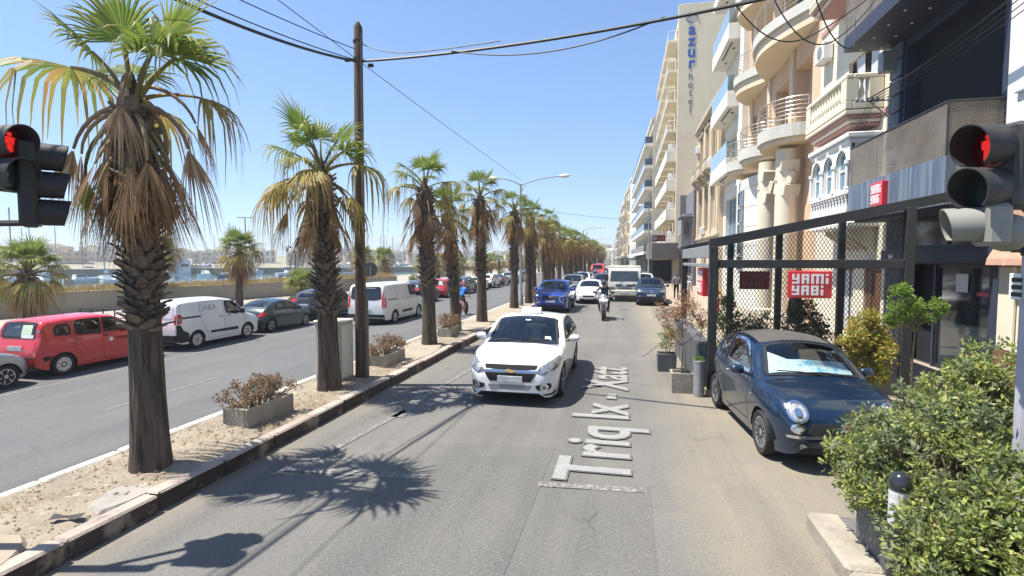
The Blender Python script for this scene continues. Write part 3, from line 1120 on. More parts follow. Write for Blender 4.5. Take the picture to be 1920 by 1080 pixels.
# ------------------------------------------------------------------ white saloon taxi
def saloon():
 L = 4.60
 sp = dict(L=L, W=1.79, H=1.47, wr=.325, wb=2.685, fo=.93, rimr=.70, tumble=.20, crown=.05, rc=.11, rch=.14, tuck=.06,
              top=[(0, .56), (.006, .64), (.02, .72), (.05, .79), (.12, .88), (.20, .945), (.265, .985), (.33, 1.15), (.40, 1.36), (.46, 1.455), (.54, 1.475), (.64, 1.45), (.72, 1.35), (.80, 1.18), (.855, 1.06), (.92, 1.03), (.97, 1.0), (.99, .9), (1, .7)],
              plan=[(0, .62), (.006, .72), (.02, .81), (.05, .89), (.10, .95), (.2, .99), (.4, 1), (.75, 1), (.9, .95), (.97, .86), (1, .74)],
              belt=[(0, .70), (.2, .88), (.35, .94), (.6, .97), (.85, 1.0), (1, .95)],
              bot=[(0, .26), (.01, .19), (.04, .165), (.1, .165), (.9, .2), (.97, .24), (1, .36)])
 c = Car('taxi_saloon_car', 'white saloon taxi with a white roof sign driving towards the viewer', sp, P_WHITE, 'taxi')
 c.window('windscreen', [(1.20, -.735), (1.17, 0), (1.20, .735), (1.98, .59), (2.02, 0), (1.98, -.59)], 'top', r=.05, seal=.03, glass='car_glass')
 c.window('rear_window', [(3.25, -.5), (3.25, .5), (3.82, .58), (3.82, -.58)], 'top', r=.08)
 c.window('side_window', [(1.62, 1.02), (1.95, 1.20), (2.2, 1.33), (2.52, 1.37), (2.52, 1.0)], 'side', (1, -1))
 c.window('side_window', [(2.57, 1.0), (2.57, 1.37), (2.95, 1.355), (3.25, 1.28), (3.6, 1.08), (3.55, 1.02)], 'side', (1, -1))
 c.cabin(.36, .80)
 c.finish_body()
 c.under()
 c.wheels('alloy', 10)
 c.mirrors(1.72, 1.02, (.15, .22, .15))
 # front: split grille with a gold-less badge bar, swept headlights, fog lamp nests
 for nm, pl in (('upper_grille', [(-.50, .735), (.50, .735), (.47, .675), (.2, .662), (-.2, .662), (-.47, .675)]), ('lower_grille', [(-.48, .605), (.48, .605), (.38, .455), (-.38, .455)])):
  c.light(nm, pl, 'front', m='grille_black', r=.025)
 c.light('chrome_bar', [(-.50, .655), (.50, .655), (.485, .625), (-.485, .625)], 'front', m='chrome', r=.01, off=.014)
 b = MB()
 c.skin([(-.11, .635), (-.04, .67), (.11, .635), (.04, .60)], 'front', 1, .03, .04, b)
 c.t.part('badge', b, M['gold'] if 'gold' in M else M.setdefault('gold', mat('gold', (.6, .4, .12), rough=.3, metal=.8)), c.o)
 c.light('intake_grille', [(-.42, .40), (.42, .40), (.36, .30), (-.36, .30)], 'front', m=M.setdefault('grey_trim', mat('grey_trim', (.2, .2, .2), (.3, .3, .3), rough=.6, sc=40)), r=.03)
 c.light('headlight', [(.47, .615), (.62, .585), (.83, .68), (.885, .86), (.80, .84), (.54, .72)], 'front', (1, -1), mirror=True, r=.02)
 c.light('headlight_wing', [(.10, .66), (.22, .70), (.44, .84), (.30, .85), (.12, .80)], 'side', (1, -1), r=.02)
 c.light('headlight_bulb', circ(.60, .65, .04, 14), 'front', (1, -1), m='silver', mirror=True, r=.003, off=.018)
 c.light('headlight_bulb', circ(.73, .715, .035, 14), 'front', (1, -1), m='silver', mirror=True, r=.003, off=.018)
 c.light('fog_lamp_nest', [(.46, .40), (.72, .445), (.745, .37), (.70, .31), (.50, .315)], 'front', (1, -1), m='dark_plastic', mirror=True)
 c.light('fog_lamp', circ(.62, .37, .055), 'front', (1, -1), mirror=True, off=.02, rim=M['chrome'])
 c.light('front_lip', [(-.80, .245), (.80, .245), (.80, .21), (-.80, .21)], 'front', m='dark_plastic', r=.01)
 c.plate('front', .5, .46, .11)
 c.plate('rear', .8, .5, .11)
 c.light('tail_light', [(.5, .78), (.78, .8), (.8, .95), (.55, .95)], 'rear', (1, -1), m='tail_red', mirror=True)
 c.handle(2.30, .93)
 c.handle(3.25, .95)
 c.seams([[(1.58, .95), (1.52, .6), (1.55, .3), (2.5, .27)], [(2.545, 1.0), (2.54, .3)], [(2.55, .27), (3.3, .28), (3.42, .45), (3.6, .8), (3.62, 1.02)]])
 c.seams([[(.40, -.60), (.7, -.69), (1.2, -.74)], [(.40, .60), (.7, .69), (1.2, .74)]], 'top', False, .005)
 c.wiper((1.27, -.05), (1.33, .55))
 c.wiper((1.27, -.62), (1.31, -.1))
 # stickers behind the screen, roof sign
 for nm, q in (('windscreen_sticker', [(1.42, .43), (1.42, .55), (1.33, .57), (1.33, .44)]), ('windscreen_sticker', [(1.86, -.05), (1.86, .06), (1.82, .06), (1.82, -.05)])):
  c.t.part(nm, c.skin(q, 'top', 1, .011, .05, depth=0), M['sticker'] if 'sticker' in M else M.setdefault('sticker', mat('sticker', (.7, .78, .82), (.5, .65, .75), rough=.4, sc=20)), c.o)
 b = MB()
 b.cbox(-.10, .10, -.22, .22, 1.47, 1.495, .01)
 s0 = len(b.v)
 b.prism([(-.09, 1.495), (.09, 1.495), (.055, 1.595), (-.055, 1.595)], .42, 'y', -.21)
 b.v = [(p[0] + L / 2 - 2.30, p[1], p[2]) for p in b.v]
 sg = c.t.part('taxi_sign', b, M['white_plastic'], c.o)
 b = MB()
 for y, w in ((-.13, .06), (-.02, .10), (.11, .08)): b.add([(.0785, y - w / 2, 1.525), (.0785, y + w / 2, 1.525), (.064, y + w / 2, 1.57), (.064, y - w / 2, 1.57)], [(0, 1, 2, 3)])
 b.v = [(p[0] + L / 2 - 2.30, p[1], p[2]) for p in b.v]
 c.t.part('sign_print', b, mat('sign_grey', (.30, .30, .32), (.55, .55, .55), rough=.5, sc=60), sg)
 return c
# ------------------------------------------------------------------ dark blue retro hatchback
def retro():
 L = 3.55
 sp = dict(L=L, W=1.63, H=1.49, wr=.30, wb=2.30, fo=.68, rimr=.70, tumble=.24, crown=.055, rc=.16, rch=.17, tuck=.07, shoulder=.05,
              top=[(0, .55), (.008, .66), (.025, .76), (.06, .87), (.12, .945), (.19, .99), (.25, 1.02), (.30, 1.11), (.365, 1.28), (.42, 1.40), (.50, 1.465), (.62, 1.49), (.74, 1.46), (.84, 1.37), (.92, 1.15), (.965, .95), (.99, .8), (1, .66)],
              plan=[(0, .60), (.008, .72), (.025, .82), (.06, .90), (.12, .96), (.22, .99), (.5, 1), (.8, .99), (.92, .93), (.98, .83), (1, .74)],
              belt=[(0, .70), (.2, .86), (.35, .94), (.6, .96), (.85, .98), (1, .85)],
              bot=[(0, .34), (.012, .25), (.05, .2), (.1, .18), (.9, .2), (.97, .26), (1, .36)])
 c = Car('retro_hatchback', 'small dark blue retro hatchback with chrome trim parked beside the pergola', sp, P_BLUE, 'car')
 c.window('windscreen', [(.97, -.62), (.94, 0), (.97, .62), (1.50, .48), (1.54, 0), (1.50, -.48)], 'top', r=.07, seal=.03, glass='clear_glass')
 c.window('rear_window', [(3.02, -.42), (3.02, .42), (3.28, .5), (3.28, -.5)], 'top', r=.06)
 c.window('side_window', [(1.26, 1.0), (1.40, 1.18), (1.60, 1.32), (1.86, 1.39), (2.32, 1.395), (2.34, 1.02)], 'side', (1, -1), trim=M['chrome'], seal=.02)
 c.window('side_window', [(2.40, 1.03), (2.39, 1.385), (2.66, 1.35), (2.86, 1.21), (2.92, 1.06)], 'side', (1, -1), r=.06)
 c.cabin(.30, .82)
 # sunshade laid against the screen, its corner bent up
 b = MB()
 vs, nx = [], 14
 for i in range(nx + 1):
  y = -.56 + 1.12 * i / nx
  for k in range(5):
   t = k / 4
   lift = .13 + .16 * max(0, (.3 - i / nx) / .3)
   p = c.put((1.03 + t * lift * 1.5, y), 'top', 1, 0) or Vector((0, y, 1))
   vs.append((p.x - .012, y, p.z - .022 + .006 * math.sin(9 * t + 11 * y)))
 b.add(vs, [(i * 5 + k, i * 5 + k + 1, (i + 1) * 5 + k + 1, (i + 1) * 5 + k) for i in range(nx) for k in range(4)])
 M['sunshade'] = mat('sunshade', (.80, .86, .88), (.15, .50, .68), rough=.35, sc=4.5, det=2, f=(.5, .62))
 c.t.part('sunshade', b, M['sunshade'], c.o, smooth=True)
 c.finish_body()
 c.under()
 c.wheels('alloy', 14)
 c.mirrors(1.36, 1.02, (.13, .19, .14))
 b = MB()
 c.skin(rounded([(1.60, -.50), (1.60, .50), (2.95, .46), (2.95, -.46)], .06), 'top', 1, .006, .09, b)
 M['soft_top'] = mat('soft_top', (.062, .056, .052), (.085, .078, .07), rough=.9, sc=3)
 c.t.part('fabric_roof', b, M['soft_top'], c.o, smooth=True)
 c.light('headlight', circ(.535, .745, .105, 24), 'front', (1, -1), m='lamp_bright', rim=M['chrome'], r=.004, mirror=True, off=.012)
 c.light('headlight_bulb', circ(.535, .745, .042, 14), 'front', (1, -1), m='chrome', r=.004, mirror=True, off=.03)
 c.light('running_light', circ(.55, .56, .07, 18, .048), 'front', (1, -1), m='lamp_bright', rim=M['chrome'], r=.004, mirror=True)
 c.light('grille', [(-.40, .63), (.40, .63), (.46, .52), (.3, .455), (-.3, .455), (-.46, .52)], 'front', m='dark_plastic')
 c.light('intake_grille', [(-.38, .33), (.38, .33), (.34, .25), (-.34, .25)], 'front', m='dark_plastic')
 c.light('bumper_trim', [(.22, .50), (.66, .475), (.66, .44), (.2, .462)], 'front', (1, -1), m='chrome', mirror=True, r=.01, off=.02)
 c.light('nose_trim', [(.04, .60), (.24, .59), (.24, .575), (.04, .577)], 'front', (1, -1), m='chrome', mirror=True, r=.006, off=.012)
 c.light('badge', circ(0, .60, .05, 16), 'front', m=M['tail_red'], rim=M['chrome'], r=.004, off=.016)
 c.light('fog_lamp_nest', circ(.50, .345, .085, 16, .055), 'front', (1, -1), m='dark_plastic', mirror=True, r=.004)
 c.light('fog_lamp', circ(.50, .345, .035, 12), 'front', (1, -1), mirror=True, r=.003, off=.018)
 c.plate('front', .40, .50, .11)
 c.plate('rear', .72, .5, .11)
 c.light('tail_light', [(.52, .66), (.66, .68), (.66, .94), (.54, .92)], 'rear', (1, -1), m='tail_red', rim=M['chrome'], mirror=True)
 c.handle(2.18, .86, M['chrome'], .15)
 c.light('side_repeater', circ(1.02, .74, .022, 10), 'side', (1, -1), m='lamp_lens', r=.002)
 c.seams([[(1.25, 1.0), (1.20, .7), (1.22, .32), (2.3, .29), (2.38, .5), (2.38, 1.0)]])
 c.seams([[(.16, -.48), (.35, -.62), (1.0, -.72)], [(.16, .48), (.35, .62), (1.0, .72)]], 'top', False)
 c.wiper((.93, .1), (1.02, -.46))
 c.wiper((.93, .55), (.97, .0))
 return c
# ------------------------------------------------------------------ red tall hatchback seen from behind
def tall_hatch():
 L = 3.65
 sp = dict(L=L, W=1.64, H=1.58, wr=.295, wb=2.30, fo=.72, rimr=.66, tumble=.17, crown=.05, rc=.13, rch=.12, shoulder=.02,
              top=[(0, .6), (.01, .70), (.03, .80), (.08, .89), (.16, .97), (.23, 1.04), (.30, 1.25), (.37, 1.45), (.44, 1.54), (.55, 1.58), (.75, 1.58), (.90, 1.54), (.94, 1.48), (.958, 1.3), (.972, 1.02), (.985, .90), (.993, .82), (1, .7)],
              plan=[(0, .66), (.01, .77), (.03, .86), (.08, .93), (.18, .98), (.4, 1), (.8, 1), (.92, .97), (.97, .93), (1, .86)],
              belt=[(0, .75), (.2, .92), (.4, .98), (.7, 1.0), (1, 1.02)],
              bot=[(0, .34), (.012, .25), (.05, .2), (.1, .18), (.9, .2), (.97, .26), (1, .34)])
 c = Car('red_hatchback', 'small red tall hatchback parked in front of the white van', sp, P_RED, 'car', 'cars parked along the promenade')
 c.window('windscreen', [(.95, -.6), (.95, .6), (1.46, .53), (1.46, -.53)], 'top', r=.07)
 c.window('rear_window', rounded([(-.56, 1.06), (.56, 1.06), (.50, 1.46), (-.50, 1.46)], .06), 'rear', r=.02)
 c.window('side_window', [(1.12, 1.04), (1.28, 1.22), (1.50, 1.42), (1.88, 1.45), (1.90, 1.03)], 'side', (1, -1))
 c.window('side_window', [(1.98, 1.03), (1.96, 1.45), (2.55, 1.45), (2.66, 1.40), (2.68, 1.05)], 'side', (1, -1))
 c.window('side_window', [(2.80, 1.08), (2.80, 1.38), (3.10, 1.36), (3.2, 1.28), (3.2, 1.1)], 'side', (1, -1), r=.09)
 c.cabin(.28, .86)
 c.finish_body()
 c.under()
 c.wheels('trim', 8)
 c.mirrors(1.25, 1.06, (.13, .2, .17))
 c.light('bumper_strip', [(-.66, .58), (.66, .58), (.68, .46), (-.68, .46)], 'rear', m='dark_plastic', r=.02, off=.012)
 c.light('bumper_strip', [(3.5, .58), (3.5, .46), (3.28, .47), (3.28, .57)], 'side', (1, -1), m='dark_plastic', r=.02, off=.012)
 c.light('tail_light', [(.60, 1.10), (.70, 1.10), (.66, 1.46), (.575, 1.46)], 'rear', (1, -1), m='tail_red', mirror=True)
 c.light('reverse_light', [(.615, 1.2), (.69, 1.2), (.68, 1.28), (.61, 1.28)], 'rear', (1, -1), m='lamp_lens', mirror=True, off=.016, r=.01)
 c.light('reflector', [(.52, .53), (.68, .53), (.68, .46), (.54, .46)], 'rear', (1, -1), m='tail_red', mirror=True, off=.02, r=.02)
 c.plate('rear', .80, .5, .12)
 c.plate('front', .5, .5, .11)
 c.light('headlight', [(.45, .75), (.70, .78), (.72, .92), (.5, .9)], 'front', (1, -1), mirror=True)
 c.light('grille', [(-.4, .74), (.4, .74), (.4, .66), (-.4, .66)], 'front', m='dark_plastic')
 c.handle(1.86, .93, M['dark_plastic'])
 c.handle(2.62, .93, M['dark_plastic'])
 c.seams([[(1.06, 1.0), (1.02, .6), (1.08, .28), (1.9, .26), (1.93, .5), (1.94, 1.02)], [(1.95, .27), (2.45, .28), (2.6, .6), (2.73, .75), (2.75, 1.4)]])
 c.seams([[(-.62, .98), (-.64, .66), (-.5, .62), (.5, .62), (.64, .66), (.62, .98)]], 'rear', False)
 for nm, q, mm in (('window_poster', [(-.10, 1.12), (-.44, 1.12), (-.44, 1.40), (-.12, 1.40)], M.setdefault('poster_green', mat('poster_green', (.55, .68, .45), (.62, .72, .55), rough=.5, sc=8))), ('window_poster', [(-.12, 1.065), (-.52, 1.065), (-.52, 1.15), (-.12, 1.15)], M['white_plastic'])):
  c.t.part(nm, c.skin([(q_[0], q_[1]) for q_ in q], 'rear', 1, .014, .08, depth=0), mm, c.o)
 M['decal'] = mat('decal', (.25, .015, .015), (.2, .01, .01), rough=.5)
 sd = -1
 c.t.part('door_emblem', c.skin(circ(1.72, .80, .06, 16), 'side', sd, .006, .05, depth=0), M['white_plastic'], c.o)
 c.t.part('door_stripe', c.skin([(1.02, .84), (1.58, .86), (1.58, .78), (1.04, .76)], 'side', sd, .006, .07, depth=0), M['decal'], c.o)
 b = MB()
 b.tube([(-.55, 0.0, 1.60), (-.85, 0, 1.86)], .006, 5)
 c.t.part('aerial', b, M['dark_plastic'], c.o)
 return c
# ------------------------------------------------------------------ small white panel van
def panel_van():
 L = 4.16
 sp = dict(L=L, W=1.76, H=1.75, wr=.31, wb=2.49, fo=.83, rimr=.66, tumble=.12, crown=.05, rc=.11, rch=.13, shoulder=.015,
              top=[(0, .58), (.01, .70), (.03, .82), (.08, .93), (.15, 1.02), (.2, 1.09), (.27, 1.33), (.34, 1.58), (.40, 1.69), (.5, 1.74), (.7, 1.75), (.93, 1.72), (.965, 1.68), (.98, 1.55), (.99, 1.2), (.996, .95), (1, .8)],
              plan=[(0, .66), (.01, .77), (.03, .86), (.08, .93), (.18, .98), (.4, 1), (.9, 1), (.96, .98), (.985, .95), (1, .9)],
              belt=[(0, .75), (.2, 1.0), (.4, 1.06), (.7, 1.08), (1, 1.1)],
              bot=[(0, .34), (.012, .25), (.05, .2), (.1, .19), (.9, .22), (.97, .26), (1, .34)])
 c = Car('white_van', 'small white panel van lettered on its side, parked behind the red hatchback', sp, P_WHITE, 'van', 'cars parked along the promenade')
 c.window('windscreen', [(.92, -.62), (.92, .62), (1.46, .56), (1.46, -.56)], 'top', r=.07)
 c.window('side_window', [(1.08, 1.12), (1.30, 1.35), (1.48, 1.52), (1.58, 1.565), (1.98, 1.575), (1.96, 1.14), (1.5, 1.06)], 'side', (1, -1), r=.06)
 c.cabin(.24, .5)
 c.finish_body()
 c.under()
 c.wheels('trim', 6)
 c.mirrors(1.28, 1.16, (.14, .22, .22), M['dark_plastic'])
 M['door_recess'] = mat('door_recess', (.66, .66, .68), rough=.35, coat=.8)
 c.light('tail_light', [(.72, .93), (.86, .93), (.84, 1.28), (.72, 1.24)], 'rear', (1, -1), m='tail_red', mirror=True)
 c.light('tail_light_wing', [(4.12, .93), (3.96, .97), (3.90, 1.16), (3.98, 1.27), (4.08, 1.26)], 'side', (1, -1), m='tail_red')
 c.light('reverse_light', [(4.11, 1.04), (3.97, 1.05), (3.97, 1.12), (4.1, 1.12)], 'side', (1, -1), m='lamp_lens', off=.014, r=.01)
 c.light('bumper', [(-.80, .56), (.80, .56), (.80, .33), (-.80, .33)], 'rear', m='dark_plastic', r=.03, off=.03)
 c.light('bumper_corner', [(4.13, .92), (4.02, .90), (3.90, .70), (3.68, .60), (3.66, .30), (4.0, .28), (4.13, .34)], 'side', (1, -1), m='dark_plastic', off=.012)
 c.light('rear_door_panel', [(-.66, 1.13), (-.66, 1.62), (-.05, 1.62), (-.05, 1.13)], 'rear', m='door_recess', r=.08, off=.012)
 c.light('rear_door_panel', [(.05, 1.13), (.05, 1.62), (.66, 1.62), (.66, 1.13)], 'rear', m='door_recess', r=.08, off=.012)
 c.seams([[(0, .58), (0, 1.68)]], 'rear', False)
 c.plate('rear', .72, .5, .12, .1)
 c.plate('front', .5, .5, .11)
 c.light('headlight', [(.48, .72), (.76, .76), (.80, .92), (.6, .88)], 'front', (1, -1), mirror=True)
 c.light('grille', [(-.4, .66), (.4, .66), (.36, .48), (-.36, .48)], 'front', m='dark_plastic')
 c.light('slide_rail', [(3.92, 1.155), (3.16, 1.155), (3.16, 1.10), (3.92, 1.10)], 'side', (1, -1), m='dark_plastic', r=.01)
 c.light('side_strip', [(2.72, .56), (1.40, .56), (1.34, .50), (1.40, .44), (2.72, .48)], 'side', (1, -1), m='dark_plastic', r=.03, off=.012)
 c.handle(2.22, 1.04, M['dark_plastic'])
 c.handle(1.82, 1.04, M['dark_plastic'])
 c.seams([[(1.05, 1.06), (1.02, .6), (1.12, .28), (2.0, .27), (2.05, 1.0), (2.02, 1.62)], [(2.06, .28), (2.8, .29), (2.84, .5), (3.12, .9), (3.14, 1.62), (2.02, 1.64)], [(3.97, 1.3), (3.93, 1.64)]])
 M['van_ink'] = mat('van_ink', (.30, .32, .36), (.36, .38, .42), rough=.5)
 t = text_mesh('DAKA', .30, .002, -.004, 'CENTER')
 setm(t, M['van_ink'])
 h = c.cast((2.75, 1.36), 'side', -1)
 link('lettering', t, c.o, (L / 2 - 2.78, h[0].y - .016, 1.30), (R(90 - 7), 0, 0))
 t = text_mesh('DAKA', .26, .002, -.004, 'CENTER')
 setm(t, M['van_ink'])
 h = c.cast((0, 1.38), 'rear')
 link('lettering', t, c.o, (h[0].x - .03, 0, 1.32), (R(88), 0, R(-90)))
 return c
# ------------------------------------------------------------------ rounded dark green hatchback
def round_hatch(name='green_hatchback', label='rounded dark green hatchback parked between the white van and a black car', pm=None, group='cars parked along the promenade'):
 L = 3.62
 sp = dict(L=L, W=1.64, H=1.40, wr=.285, wb=2.45, fo=.62, rimr=.66, tumble=.26, crown=.06, rc=.16, rch=.15, shoulder=.03,
              top=[(0, .52), (.01, .6), (.04, .71), (.1, .81), (.18, .89), (.25, .96), (.33, 1.14), (.41, 1.30), (.5, 1.38), (.6, 1.40), (.72, 1.36), (.83, 1.24), (.92, 1.05), (.96, .93), (.985, .78), (1, .62)],
              plan=[(0, .60), (.01, .7), (.03, .8), (.08, .9), (.18, .97), (.4, 1), (.75, .99), (.9, .93), (.97, .83), (1, .72)],
              belt=[(0, .65), (.2, .82), (.4, .88), (.7, .92), (1, .92)],
              bot=[(0, .32), (.012, .24), (.05, .2), (.1, .18), (.9, .2), (.97, .26), (1, .36)])
 c = Car(name, label, sp, pm or P_GREEN, 'car', group)
 c.window('windscreen', [(.97, -.58), (.97, .58), (1.52, .47), (1.52, -.47)], 'top', r=.07)
 c.window('rear_window', [(2.78, -.44), (2.78, .44), (3.30, .54), (3.30, -.54)], 'top', r=.08)
 c.window('side_window', [(1.2, .92), (1.5, 1.14), (1.75, 1.27), (2.1, 1.31), (2.12, .94)], 'side', (1, -1))
 c.window('side_window', [(2.18, .95), (2.18, 1.31), (2.45, 1.28), (2.74, 1.12), (2.82, .98)], 'side', (1, -1), r=.09)
 c.cabin(.28, .8)
 c.finish_body()
 c.under()
 c.wheels('alloy', 6)
 c.mirrors(1.3, .95, (.12, .18, .12), M['dark_plastic'])
 c.light('tail_light', [(.46, .70), (.70, .70), (.72, .86), (.56, .88)], 'rear', (1, -1), m='tail_red', mirror=True, r=.06)
 c.light('tail_light_wing', [(3.52, .72), (3.36, .74), (3.34, .84), (3.42, .89), (3.5, .87)], 'side', (1, -1), m='tail_red')
 c.light('bumper', [(-.70, .52), (.70, .52), (.68, .36), (-.68, .36)], 'rear', m='dark_plastic', r=.05, off=.012)
 c.light('headlight', [(.42, .58), (.66, .6), (.70, .72), (.5, .7)], 'front', (1, -1), mirror=True, r=.05)
 c.light('grille', [(-.34, .5), (.34, .5), (.3, .40), (-.3, .40)], 'front', m='dark_plastic')
 c.plate('rear', .60, .5, .11)
 c.plate('front', .34, .5, .11)
 c.handle(2.02, .84)
 c.seams([[(1.18, .9), (1.08, .5), (1.12, .28), (2.08, .26), (2.15, .5), (2.16, .92)]])
 return c
# ------------------------------------------------------------------ generic crossover
def crossover(name, label, pm, cat='car', group=None, face='plain', L=4.35, W=1.80, H=1.62):
 sp = dict(L=L, W=W, H=H, wr=.345, wb=2.62, fo=.90, rimr=.66, tumble=.22, crown=.05, rc=.13, rch=.12, shoulder=.03, archgap=.05,
              top=[(0, .62), (.008, .76), (.02, .87), (.05, .97), (.12, 1.03), (.2, 1.06), (.26, 1.10), (.33, 1.32), (.40, 1.51), (.47, 1.60), (.56, H), (.72, H - .03), (.86, H - .12), (.92, H - .25), (.96, 1.15), (.98, 1.0), (1, .8)],
              plan=[(0, .70), (.008, .80), (.02, .87), (.06, .94), (.14, .98), (.4, 1), (.85, 1), (.95, .94), (.985, .88), (1, .8)],
              belt=[(0, .85), (.2, 1.0), (.4, 1.04), (.7, 1.07), (1, 1.1)],
              bot=[(0, .40), (.012, .30), (.05, .24), (.1, .22), (.9, .24), (.97, .32), (1, .42)])
 c = Car(name, label, sp, pm, cat, group)
 c.window('windscreen', [(1.18, -.66), (1.18, .66), (1.82, .55), (1.86, 0), (1.82, -.55)], 'top', r=.07)
 c.window('rear_window', [(-.58, 1.14), (.58, 1.14), (.48, 1.44), (-.48, 1.44)], 'rear', r=.06)
 c.window('side_window', [(1.5, 1.12), (1.78, 1.33), (2.02, 1.47), (2.38, 1.50), (2.40, 1.12)], 'side', (1, -1))
 c.window('side_window', [(2.47, 1.12), (2.45, 1.50), (2.9, 1.50), (3.15, 1.46), (3.2, 1.14)], 'side', (1, -1))
 c.window('side_window', [(3.27, 1.16), (3.25, 1.44), (3.55, 1.37), (3.72, 1.24), (3.7, 1.18)], 'side', (1, -1), r=.05)
 c.cabin(.33, .82)
 c.finish_body()
 c.under()
 c.wheels('alloy', 5)
 c.mirrors(1.62, 1.12, (.14, .22, .16))
 for cx in c.wx:
  n = 18
  for sd in (1, -1):
   b = MB()
   ra = .345 + .05
   out = [(cx + (ra + .06) * math.cos(a), .345 + (ra + .06) * math.sin(a)) for a in np.linspace(.05, math.pi - .05, n)]
   inn = [(cx + (ra + .004) * math.cos(a), .345 + (ra + .004) * math.sin(a)) for a in np.linspace(.05, math.pi - .05, n)]
   for i in range(n - 1):
    q = [c.put(p, 'side', sd, .008) for p in (out[i], out[i + 1], inn[i + 1], inn[i])]
    if None not in q: b.add([tuple(x) for x in (q if sd < 0 else q[::-1])], [(0, 1, 2, 3)])
   c.t.part('arch_trim', b, M['dark_plastic'], c.o)
 c.light('sill_trim', [(1.36, .40), (3.05, .40), (3.05, .25), (1.36, .25)], 'side', (1, -1), m='dark_plastic', r=.02)
 c.light('tail_light', [(.48, .98), (.80, .98), (.82, 1.12), (.5, 1.10)], 'rear', (1, -1), m='tail_red', mirror=True)
 c.light('tail_light_wing', [(4.30, .98), (4.06, 1.02), (4.04, 1.10), (4.25, 1.13)], 'side', (1, -1), m='tail_red')
 c.light('bumper', [(-.78, .60), (.78, .60), (.76, .40), (-.76, .40)], 'rear', m='dark_plastic', r=.04, off=.012)
 c.plate('rear', .82, .5, .11)
 c.handle(2.30, 1.02)
 c.handle(3.10, 1.04)
 c.seams([[(1.46, 1.1), (1.36, .7), (1.40, .38)], [(2.43, 1.1), (2.42, .4)], [(3.22, 1.12), (3.2, .9), (3.02, .62)]])
 c.seams([[(.25, -.6), (.6, -.72), (1.1, -.76)], [(.25, .6), (.6, .72), (1.1, .76)]], 'top', False)
 c.wiper((1.2, 0), (1.28, .55))
 if face == 'shield':
  c.light('grille', [(-.46, .86), (.46, .86), (.36, .66), (-.36, .66)], 'front', m='dark_plastic', r=.03)
  c.light('badge', [(0, .88), (.09, .75), (0, .78), (-.09, .75)], 'front', m='chrome', r=.006, off=.02)
  c.light('headlight', [(.44, .84), (.60, .86), (.86, .97), (.84, .90), (.62, .80)], 'front', (1, -1), mirror=True, r=.015)
  c.light('chrome_blade', [(.46, .82), (.50, .82), (.50, .62), (.70, .52), (.70, .48), (.46, .58)], 'front', (1, -1), m='chrome', mirror=True, r=.01, off=.022)
  c.light('fog_lamp', [(.56, .76), (.78, .80), (.78, .60), (.58, .62)], 'front', (1, -1), mirror=True, m='dark_plastic', off=.012)
  c.light('fog_bulb', circ(.67, .68, .05, 12), 'front', (1, -1), mirror=True, r=.004, off=.02)
  c.light('intake_grille', [(-.5, .46), (.5, .46), (.42, .36), (-.42, .36)], 'front', m='dark_plastic')
  c.plate('front', .575, .5, .11)
 else:
  c.light('grille', [(-.44, .88), (.44, .88), (.40, .76), (-.40, .76)], 'front', m='dark_plastic', rim=M['chrome'], r=.02)
  c.light('badge', circ(0, .82, .06, 14), 'front', m='chrome', r=.004, off=.02)
  c.light('headlight', [(.47, .78), (.76, .80), (.82, .94), (.5, .90)], 'front', (1, -1), mirror=True)
  c.light('intake_grille', [(-.62, .52), (.62, .52), (.52, .36), (-.52, .36)], 'front', m='dark_plastic')
  c.light('fog_lamp', circ(.66, .56, .055, 12), 'front', (1, -1), mirror=True, r=.004, off=.014)
  c.plate('front', .62, .5, .11)
 return c
